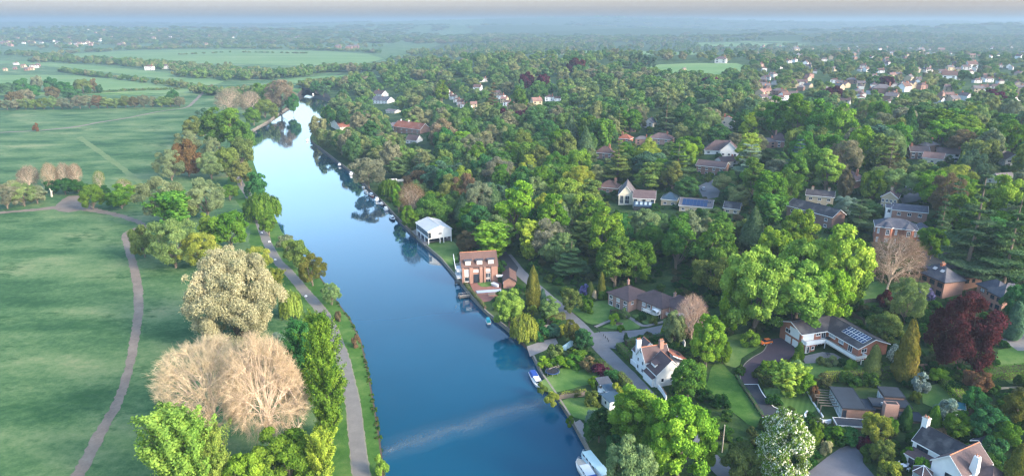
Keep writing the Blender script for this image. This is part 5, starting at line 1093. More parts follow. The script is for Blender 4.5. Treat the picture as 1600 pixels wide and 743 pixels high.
simple_house('cream_house', 'small cream brick house whose near gable has a row of four small windows', 'house', Q(880, 180, 5.6), Q(1005, 188, 5.6), 9.0, 5.6, 2.4, 'cream_brick', 'brown_tiles', 'gy', 4, (0.5,), 'small cream house with four gable windows', chmat='cream_brick')
simple_house('slate_house', 'broad brick house with dark slate roofs and white bargeboards behind the lime trees', 'house', Q(150, 248, 6.0), Q(500, 335, 6.0), 8.5, 6.0, 2.6, 'brown_brick', 'old_slate', 'gx', 4, None, 'slate house behind the lime trees', protect='top')
s2 = 1548 / 250; Q2 = lambda a, b, h: (*Z(930, 260, s2, a, b), h)
def build_glass_house():
    A = Q2(228, 268, 5.8); B_ = Q2(395, 262, 5.8)
    o, w = house('glass_house', 'large modern house with steep brown roofs and blue glass roofs in the wood', 'house', A, B_, 'modern house with glass roofs')
    w = 7.5; b = (0, 0, w, 16); walls(o, 0, 0, w, 16, 5.6, 'cream_render', 'y', 4.6); roof(o, 0, 0, w, 16, 5.6, 4.6, 'grey_tiles', 'gy', 0.35, 0.16)
    window(o, b, 'f', 1.6, 1.0, 1.6, 4.2, 2, 'glass', 'white_paint', rows=2); window(o, b, 'f', 4.4, 1.0, 2.2, 4.2, 2, 'glass', 'white_paint', rows=2)
    for k in range(4): rooflight(o, 1.7, 1.6 + k * 1.9, 5.6 + 1.7 * 4.6 / 3.75 + .2, 2.0, .9, -math.atan(4.6 / 3.75), 'x')
    x0 = w + .01; walls(o, x0, -5, x0 + 11, 7, 5.4, 'cream_render', 'x', 2.8); roof(o, x0, -5, x0 + 11, 7, 5.4, 2.8, 'brown_tiles', 'gx', .3, .15)
    for k in range(5): window(o, (x0, -5, x0 + 11, 7), 'f', x0 + 1.3 + k * 2.1, 2.6, 1.7, 2.3, 1, 'curtained_glass' if k % 2 else 'glass', 'dark_frame')
    walls(o, x0 + .5, -10, x0 + 10.5, -5.01, 2.4, 'dark_frame'); roof(o, x0 + .5, -10, x0 + 10.5, -5.01, 2.4, 1.5, 'slate_blue_tiles', 'mono_y0', .15, .12, 'dark_frame')
    for k in range(4): rooflight(o, x0 + 2 + k * 2.2, -7.4, 3.35, 1.4, 3.2, 0.29, 'y', 'pale_glass')
build_glass_house()
PROTECT.append((963, 283, 1040, 330, at(1000, 335)))
simple_house('turret_house', 'small pavilion with a blue pyramid roof among the hill houses', 'pavilion', Q2(640, 312, 3.4), Q2(790, 312, 3.4), 9, 3.4, 2.6, 'cream_brick', 'slate_blue_tiles', 'hx', 2, None, None, storeys=1, protect='top')
def build_panel_house():
    o, w = simple_house('panel_house', 'low house with blue solar panels covering its long grey roof', 'house', Q2(815, 372, 3.2), Q2(1130, 372, 3.2), 12, 3.2, 2.4, 'cream_brick', 'grey_tiles', 'gx', 4, None, 'low solar roofed house', storeys=1, protect='top')
    an = math.atan(2.4 / 6); pm = None
    for i in range(7):
        for j in range(3):
            if pm is None:
                B = MB(); B.box(-.8, -.85, 0, .8, .85, .05, 'solar_cell'); po = B.build('solar_panel', o); pm = po.data
            else: po = link('solar_panel', pm, o)
            po.matrix_local = Matrix.Translation((2.0 + i * 1.7, 0.9 + j * 1.75 * math.cos(an), 3.2 + .24 + (0.9 + j * 1.75 * math.cos(an)) * 0.4)) @ Matrix.Rotation(an, 4, 'X')
    for k in range(4): rooflight(o, w - 4.0 + k * .95, 3.6, 3.2 + 3.6 * .4 + .17, .7, 1.1, an, 'y', 'glass')
build_panel_house()
simple_house('dark_roof_garage', 'small brick outbuilding with a dark pitched roof right of the solar roofed house', 'outbuilding', Q2(1245, 395, 3.0), Q2(1395, 400, 3.0), 7, 3.0, 2.2, 'cream_brick', 'old_slate', 'gx', 2, None, None, storeys=1, protect='top')
simple_house('brick_house', 'brown roofed brick bungalow with a tall front chimney under the big cedar', 'house', Q2(30, 195, 3.4), Q2(215, 195, 3.4), 9, 3.4, 3.0, 'orange_brick', 'chestnut_tiles', 'hx', 3, (0.8,), 'brown bungalow under the cedar', storeys=1, chmat='orange_brick')
s3 = 1600 / 340; Q3 = lambda a, b, h: (*Z(900, 170, s3, a, b), h)
simple_house('brick_house', 'long dull red brick house with a brown roof left of the grey cedar', 'house', Q3(885, 412, 5.2), Q3(1095, 420, 5.2), 9, 5.2, 2.4, 'brown_brick', 'brown_tiles', 'gx', 4, None, 'long brick house by the grey cedar')
simple_house('gabled_house', 'half timbered white gabled house with a steep plum roof on the hill', 'house', Q3(945, 300, 3.0), Q3(1200, 300, 3.0), 12, 3.0, 5.4, 'white_render', 'plum_tiles', 'hx', 4, None, 'half timbered house', storeys=1)
simple_house('gabled_wing', 'white half timbered gable wing with a white dormer on the hill', 'house wing', Q3(1062, 302, 4.0), Q3(1195, 302, 4.0), 9, 3.8, 5.0, 'white_render', 'plum_tiles', 'gy', 3, None, None, storeys=1)
simple_house('hip_house', 'brick house with a pink brown hipped roof and tall side chimney between the cedars', 'house', Q3(530, 212, 4.6), Q3(690, 215, 4.6), 11, 4.6, 3.0, 'pink_brick', 'pink_tiles', 'hx', 3, (0.75,), 'pink roofed house between the cedars', protect='top')
simple_house('hip_house', 'red brick house with a pyramid brown roof and chimney left of the cedars', 'house', Q3(140, 318, 4.4), Q3(268, 318, 4.4), 9, 4.4, 3.6, 'orange_brick', 'chestnut_tiles', 'hx', 3, (0.7,), 'pyramid roofed house')
simple_house('gabled_house', 'dark roofed house with a white dormer at the back of the hill wood', 'house', Q3(500, 100, 4.0), Q3(560, 102, 4.0), 9, 4.0, 3.0, 'white_render', 'slate', 'gy', 2, None, None)
simple_house('hip_house', 'red house with a small pink hipped roof behind the golden tree', 'house', Q3(310, 215, 3.8), Q3(395, 215, 3.8), 8, 3.8, 2.6, 'red_brick', 'red_tiles', 'hx', 2, (0.2,), None)
simple_house('hip_house', 'big house with a sweeping plum roof and brick front right of the round trees', 'house', Q3(1425, 232, 4.6), Q3(1570, 232, 4.6), 12, 4.6, 4.2, 'orange_brick', 'plum_tiles', 'hx', 3, (0.3,), 'plum roofed hill house', chmat='orange_brick')
simple_house('tower_house', 'cream and brick house top showing over the tall green trees', 'house', (1127, 186, 7), (1148, 186, 7), 9, 7.0, 2.0, 'cream_render', 'red_tiles', 'gy', 2, (0.2,), None)
s4 = 1573 / 360; Q4 = lambda a, b, h: (*Z(1240, 90, s4, a, b), h)
simple_house('gabled_house', 'house with a pinkish slab roof half hidden by the dark fir', 'house', Q4(880, 680, 3.2), Q4(1020, 690, 3.2), 10, 3.2, 2.4, 'cream_render', 'pink_tiles', 'gx', 3, None, 'pink slab roofed house', storeys=1)
simple_house('gabled_house', 'brown roofed house standing behind the pink slab roofed house', 'house', Q4(800, 640, 4.5), Q4(930, 640, 4.5), 9, 4.5, 2.4, 'brown_brick', 'brown_tiles', 'gx', 3, (0.1,), None)
simple_house('gabled_house', 'white gabled house with a maroon roof at the right edge', 'house', Q4(1450, 695, 4.0), Q4(1560, 695, 4.0), 10, 4.0, 2.8, 'white_render', 'plum_tiles', 'gy', 2, None, 'right edge white house')
simple_house('hip_house', 'dark roofed house right of the lime tree on the hill', 'house', (1302, 276, 4.6), (1336, 282, 4.6), 10, 4.6, 3.4, 'brown_brick', 'plum_tiles', 'hx', 3, (0.8,), None, protect='top')
simple_house('gabled_house', 'pale roofed house glimpsed between the dark firs and the golden conifer', 'house', (1542, 278, 4.0), (1566, 284, 4.0), 9, 4.0, 3, 'cream_render', 'grey_tiles', 'gy', 2, None, None, protect='top')
# mid distance, along the river wood
s5 = 1600 / 280; Q5 = lambda a, b, h: (*Z(440, 120, s5, a, b), h)
simple_house('manor_house', 'red roofed manor with white dormers in the riverside wood', 'manor', Q5(1000, 440, 6.0), Q5(1235, 450, 6.0), 12, 6.0, 4.5, 'orange_brick', 'red_tiles', 'gx', 5, (0.1, 0.4), 'red manor', chmat='white_render')
simple_house('lodge', 'white walled lodge with a dark plum roof below the red manor', 'lodge', Q5(1110, 560, 3.2), Q5(1200, 560, 3.2), 9, 3.2, 3.6, 'white_render', 'plum_tiles', 'gx', 3, None, None, storeys=1)
simple_house('white_gable_house', 'small white gabled house touching the left end of the red manor', 'house', Q5(955, 440, 4.0), Q5(998, 440, 4.0), 8, 4.0, 3.0, 'white_render', 'slate', 'gy', 2, None, None)
simple_house('river_house', 'cream gabled house with a red roof by the river dark yews', 'house', Q5(440, 410, 4.0), Q5(522, 450, 4.0), 11, 4.0, 4.5, 'cream_render', 'red_tiles', 'gy', 2, None, 'cream river house')
simple_house('lake_house', 'long dark roofed house with a white gable beyond the red manor', 'house', Q5(805, 205, 4.5), Q5(945, 205, 4.5), 12, 4.5, 4.0, 'white_render', 'slate', 'gx', 5, (0.5,), 'dark roofed house beyond the manor')
simple_house('lake_house', 'plum roofed house with a white dormer above the dark roofed house', 'house', Q5(815, 150, 5.0), Q5(895, 152, 5.0), 11, 5.0, 4.0, 'white_render', 'plum_tiles', 'gx', 3, (0.3,), None)
simple_house('lake_house', 'low pale roofed shed among trees left of the red manor', 'house', Q5(930, 300, 3.0), Q5(1010, 302, 3.0), 8, 3.0, 1.6, 'cream_render', 'grey_tiles', 'gx', 3, None, None, storeys=1)
# ================================================================== PLANTING
T = tree_px
BL_, WI, PO, BA, CE, CO, SH, BE, BLS = 'broadleaf_tree', 'willow_tree', 'poplar_tree', 'bare_tree', 'cedar_tree', 'conifer_tree', 'shrub', 'copper_beech_tree', 'blossom_tree'
def many(rows):
    for proto, u, vt, vb, w, col, nm, cat, lab in rows: T(proto, u, vt, vb, w, col, name=nm, cat=cat, label=lab, bark=('pale' if nm == BA else 'default'))
many([
 # --- the row between the meadow and the towpath, near to far
 ('bare_near', 325, 516, 700, 146, 'tan', BA, 'tree', 'big leafless pinkish tan tree nearest the meadow path, its pale trunk bare'),
 ('bare_near_wide', 414, 520, 712, 134, 'tan', BA, 'tree', 'big leafless pinkish tan tree leaning towards the two green poplars'),
 ('bare0', 462, 586, 672, 52, 'tan', BA, 'tree', 'small leafless tan tree tucked under the green poplars'),
 ('poplar_near', 507, 488, 692, 74, 'moss', PO, 'poplar', 'tall bright green poplar with a pale trunk beside the towpath'),
 ('poplar_near', 470, 498, 640, 66, 'deep', PO, 'poplar', 'tall darker green poplar standing behind the bright one at the towpath'),
 ('young_poplar_near', 494, 492, 600, 40, 'moss', PO, 'poplar', 'slim mossy green poplar just behind the tall bright poplar'),
 ('pale_near', 363, 388, 532, 150, 'cream', BL_, 'tree', 'huge rounded cream coloured tree, the largest pale crown by the towpath'),
 ('young_poplar_near', 268, 640, 800, 92, 'spring', PO, 'poplar', 'light green young poplar at the bottom edge, left of its companions'),
 ('young_poplar_near', 305, 655, 800, 66, 'spring', PO, 'poplar', 'light green young poplar at the bottom edge, between two others'),
 ('young_poplar_near', 336, 672, 795, 46, 'spring', PO, 'poplar', 'slender light green young poplar at the bottom edge by the bare trunk'),
 ('lime_near', 447, 668, 765, 100, 'moss', BL_, 'tree', 'mossy green bushy tree under the leafless tan trees'),
 ('lime_near', 385, 700, 790, 70, 'bright', BL_, 'tree', 'bright green low tree at the bottom edge below the leafless trees'),
 ('young_poplar_near', 502, 672, 772, 46, 'yellow', BL_, 'tree', 'small yellow green tree at the foot of the bright poplar'),
 ('feathery0', 432, 520, 560, 34, 'silver', BL_, 'tree', 'small silvery green tree between the cream tree and the poplars'),
 ('broad0', 458, 545, 600, 40, 'deep', BL_, 'tree', 'dark green low tree behind the second leafless tan tree'),
 ('willow0', 453, 452, 494, 36, 'lime', WI, 'willow', 'small lime green weeping willow beside the towpath bend'),
 ('feathery1', 400, 382, 432, 48, 'yellow', BL_, 'tree', 'yellow green airy tree behind the huge cream tree'),
 ('sprig0', 428, 420, 460, 30, 'gold', BL_, 'tree', 'small golden green tree between the towpath and the huge cream tree'),
 ('broad1', 358, 327, 387, 56, 'moss', BL_, 'tree', 'rounded rich green tree on the grass left of the towpath'),
 ('tall0', 322, 330, 385, 28, 'bright', BL_, 'tree', 'narrow bright green tree squeezed between the pale trees'),
 ('feathery0', 268, 342, 418, 82, 'sage', BL_, 'tree', 'large sage green tree by the bend of the meadow path'),
 ('feathery1', 309, 360, 418, 62, 'yellow', BL_, 'tree', 'yellow green tree in front of the large sage green tree'),
 ('broad2', 222, 352, 402, 42, 'olive', SH, 'bush', 'olive green rounded bush standing on the meadow path bend'),
 ('sprig0', 268, 300, 358, 62, 'mid', BL_, 'tree', 'fresh green spiky crowned tree above the meadow path bend'),
 ('feathery0', 252, 276, 350, 74, 'pale', BL_, 'tree', 'pale green tree left of the spiky crowned green tree'),
 ('feathery1', 320, 276, 342, 58, 'pale', BL_, 'tree', 'pale grey green tree between the brown tree and the towpath'),
 ('broad3', 290, 296, 345, 44, 'sage', BL_, 'tree', 'sage tree filling the gap between two pale trees'),
 ('broad1', 358, 288, 313, 28, 'moss', SH, 'bush', 'small rich green bush by the curve of the towpath'),
 ('broad4', 143, 287, 327, 36, 'moss', SH, 'bush', 'left of two round dark green bushes beside the bare earth'),
 ('broad0', 187, 289, 326, 44, 'moss', SH, 'bush', 'right of two round dark green bushes beside the bare earth'),
 ('feathery0', 265, 234, 282, 48, 'pale', BL_, 'tree', 'pale whitish green tree left of the russet tree'),
 ('broad2', 291, 218, 276, 50, 'russet', BL_, 'tree', 'russet brown tree in the row along the middle meadow'),
 ('feathery1', 328, 236, 280, 40, 'pale', BL_, 'tree', 'pale tree right of the russet tree'),
 ('feathery0', 331, 214, 262, 30, 'pale', BL_, 'tree', 'small pale tree above the russet tree'),
 ('broad4', 352, 228, 276, 34, 'olive', BL_, 'tree', 'olive tree between the russet tree and the river'),
 ('broad3', 374, 250, 290, 42, 'olive', BL_, 'tree', 'olive green tree above the willow at the river edge'),
 ('willow0', 408, 299, 342, 56, 'moss', WI, 'willow', 'mossy green weeping willow leaning over the river bank'),
 ('broad0', 400, 270, 312, 36, 'deep', BL_, 'tree', 'deep green tree behind the river bank willow'),
 ('tall1', 418, 328, 368, 28, 'moss', BL_, 'tree', 'small green tree at the water below the willow'),
 ('tall0', 338, 164, 234, 56, 'mid', BL_, 'tree', 'tall green tree at the left of the clump by the river'),
 ('tall1', 360, 168, 236, 50, 'mid', BL_, 'tree', 'tall green tree in the middle of the clump by the river'),
 ('broad1', 380, 185, 248, 32, 'mid', BL_, 'tree', 'tall green tree at the river side of the clump'),
 ('broad2', 376, 212, 262, 42, 'olive', BL_, 'tree', 'rounded olive tree at the river edge below the clump'),
 ('broad3', 302, 182, 220, 38, 'olive', BL_, 'tree', 'rounded olive tree at the meadow side of the clump'),
 ('feathery0', 294, 204, 244, 42, 'pale', BL_, 'tree', 'pale green tree above the russet tree at the meadow side'),
 ('tall2', 318, 168, 215, 30, 'teal', BL_, 'tree', 'bluish green tree behind the clump by the river'),
 ('bare0', 357, 137, 184, 44, 'twig', BA, 'tree', 'leafless brownish tree with branching limbs beyond the clump'),
 ('bare1', 390, 142, 182, 36, 'twig', BA, 'tree', 'leafless brownish tree right of the one with branching limbs'),
 ('broad4', 413, 154, 184, 30, 'olive', BL_, 'tree', 'rounded olive tree on the far towpath lawn'),
 ('feathery1', 437, 122, 174, 46, 'twig', BL_, 'tree', 'brown grey crowned big tree near the far river bend'),
 ('broad0', 405, 130, 170, 34, 'mid', BL_, 'tree', 'green tree left of the brown grey crowned big tree'),
 ('broad2', 457, 146, 176, 22, 'deep', BL_, 'tree', 'dark tree overhanging the water at the far river bend'),
 ('broad3', 395, 168, 196, 28, 'mid', BL_, 'tree', 'low green tree on the lawn below the leafless trees'),
 ('tall2', 428, 160, 188, 16, 'olive', BL_, 'tree', 'small olive tree on the tip of the far lawn'),
 # shrubs on the river bank beside the towpath
 ('broad1', 446, 366, 393, 28, 'grey', SH, 'bush', 'grey green bush at the water above the towpath bend'),
 ('broad4', 462, 372, 418, 40, 'olive', SH, 'bush', 'olive bush on the bank between towpath and river'),
 ('feathery0', 486, 396, 446, 46, 'gold', SH, 'bush', 'golden grey bush, largest on the bank beside the towpath'),
 ('feathery1', 517, 440, 476, 32, 'sage', SH, 'bush', 'sage bush at the water where the towpath straightens'),
 ('shrub0', 556, 521, 541, 13, 'brown', SH, 'bush', 'small brown bush alone on the river bank'),
 ('shrub1', 596, 712, 742, 24, 'lime', SH, 'bush', 'lime green bush at the water, nearest the bottom edge'),
 ('shrub2', 528, 486, 500, 11, 'brown', SH, 'bush', 'tiny brown bush at the water beside the towpath'),
 # hedge row left
 ('bare0', 44, 258, 300, 34, 'twig', BA, 'tree', 'leafless tree at the left end of the hedge row'), ('bare1', 79, 254, 302, 26, 'twig', BA, 'tree', 'leafless tree above the broken stump'),
 ('bare0', 101, 253, 300, 26, 'twig', BA, 'tree', 'leafless tree above the dark hedge, left of a pair'), ('bare1', 117, 255, 300, 24, 'twig', BA, 'tree', 'leafless tree above the dark hedge, right of a pair'),
 ('bare1', 155, 266, 300, 20, 'olive', BA, 'tree', 'thin ivy clad leafless tree behind the round bushes'), ('bare0', 193, 278, 306, 26, 'olive', BA, 'tree', 'low twiggy tree behind the right round bush'),
 ('feathery0', 8, 288, 326, 44, 'grey', SH, 'bush', 'grey green bush at the left edge by the bare earth path'), ('feathery1', 34, 284, 322, 40, 'sage', SH, 'bush', 'sage bush in the hedge row left of the stump'),
 ('broad3', 56, 290, 318, 32, 'grey', SH, 'bush', 'grey green bush in the hedge row close to the stump'), ('shrub0', 22, 280, 304, 30, 'grey', SH, 'bush', 'small grey bush behind the grey green one at the left edge'),
 ('broad1', 100, 278, 304, 30, 'dark', SH, 'bush', 'dark hedge bush under the pair of leafless trees'), ('broad2', 122, 280, 304, 28, 'dark', SH, 'bush', 'dark hedge bush right of the leafless pair'), ('broad4', 82, 280, 303, 20, 'dark', SH, 'bush', 'dark hedge bush behind the broken stump'),
 ('broad0', 220, 285, 312, 26, 'olive', SH, 'bush', 'olive bush at the right end of the hedge row'), ('broad3', 160, 290, 308, 24, 'dark', SH, 'bush', 'dark low bush between the two round bushes'),
 ('shrub1', 55, 193, 205, 10, 'russet', SH, 'bush', 'lone russet bush on the pale track across the far meadow'),
])
ORD = ['first', 'second', 'third', 'fourth', 'fifth', 'sixth', 'seventh', 'eighth', 'ninth', 'tenth', 'eleventh', 'twelfth', 'thirteenth', 'fourteenth', 'fifteenth', 'sixteenth', 'seventeenth', 'eighteenth', 'nineteenth', 'twentieth']
ORD += ['twenty ' + x for x in ORD[:9]] + ['thirtieth'] + ['thirty ' + x for x in ORD[:9]] + ['fortieth'] + ['forty ' + x for x in ORD[:9]] + ['fiftieth'] + ['fifty ' + x for x in ORD[:9]]
rr = random.Random(8)
for i in range(21):   # hedge row across the far meadow
    u = -4 + i * 14.2; c = rr.choice(['grey', 'brown', 'olive', 'sage', 'grey']); hh = rr.uniform(14, 21)
    T(rr.choice(['broad0', 'feathery0', 'broad3', 'feathery1']), u, 171 - i * 0.25 - hh, 172 - i * 0.25, rr.uniform(17, 22), c, name=SH, cat='hedge bush', noun='hedge bush', label='%s bush from the left in the hedge across the far meadow' % ORD[i])
T('broad2', 269, 140, 166, 24, 'deep', name=BL_, label='deep green tree at the right end of the far hedge row')
for u, vt, vb, w, c in [(32, 122, 148, 24, 'deep'), (57, 117, 142, 18, 'grey'), (78, 120, 144, 22, 'deep'), (100, 126, 150, 24, 'deep'), (128, 122, 146, 26, 'olive'), (52, 132, 154, 22, 'deep'), (10, 128, 152, 26, 'teal'), (22, 142, 164, 26, 'brown'), (40, 138, 160, 24, 'grey'), (82, 134, 156, 20, 'brown'), (112, 138, 158, 26, 'deep'), (145, 122, 144, 12, 'brown'), (154, 132, 146, 10, 'dark'), (137, 134, 147, 10, 'dark')]:
    T(rr.choice(['broad0', 'broad1', 'broad2', 'broad4']), u, vt, vb, w, c, name=BL_, noun='tree in the far left clump')
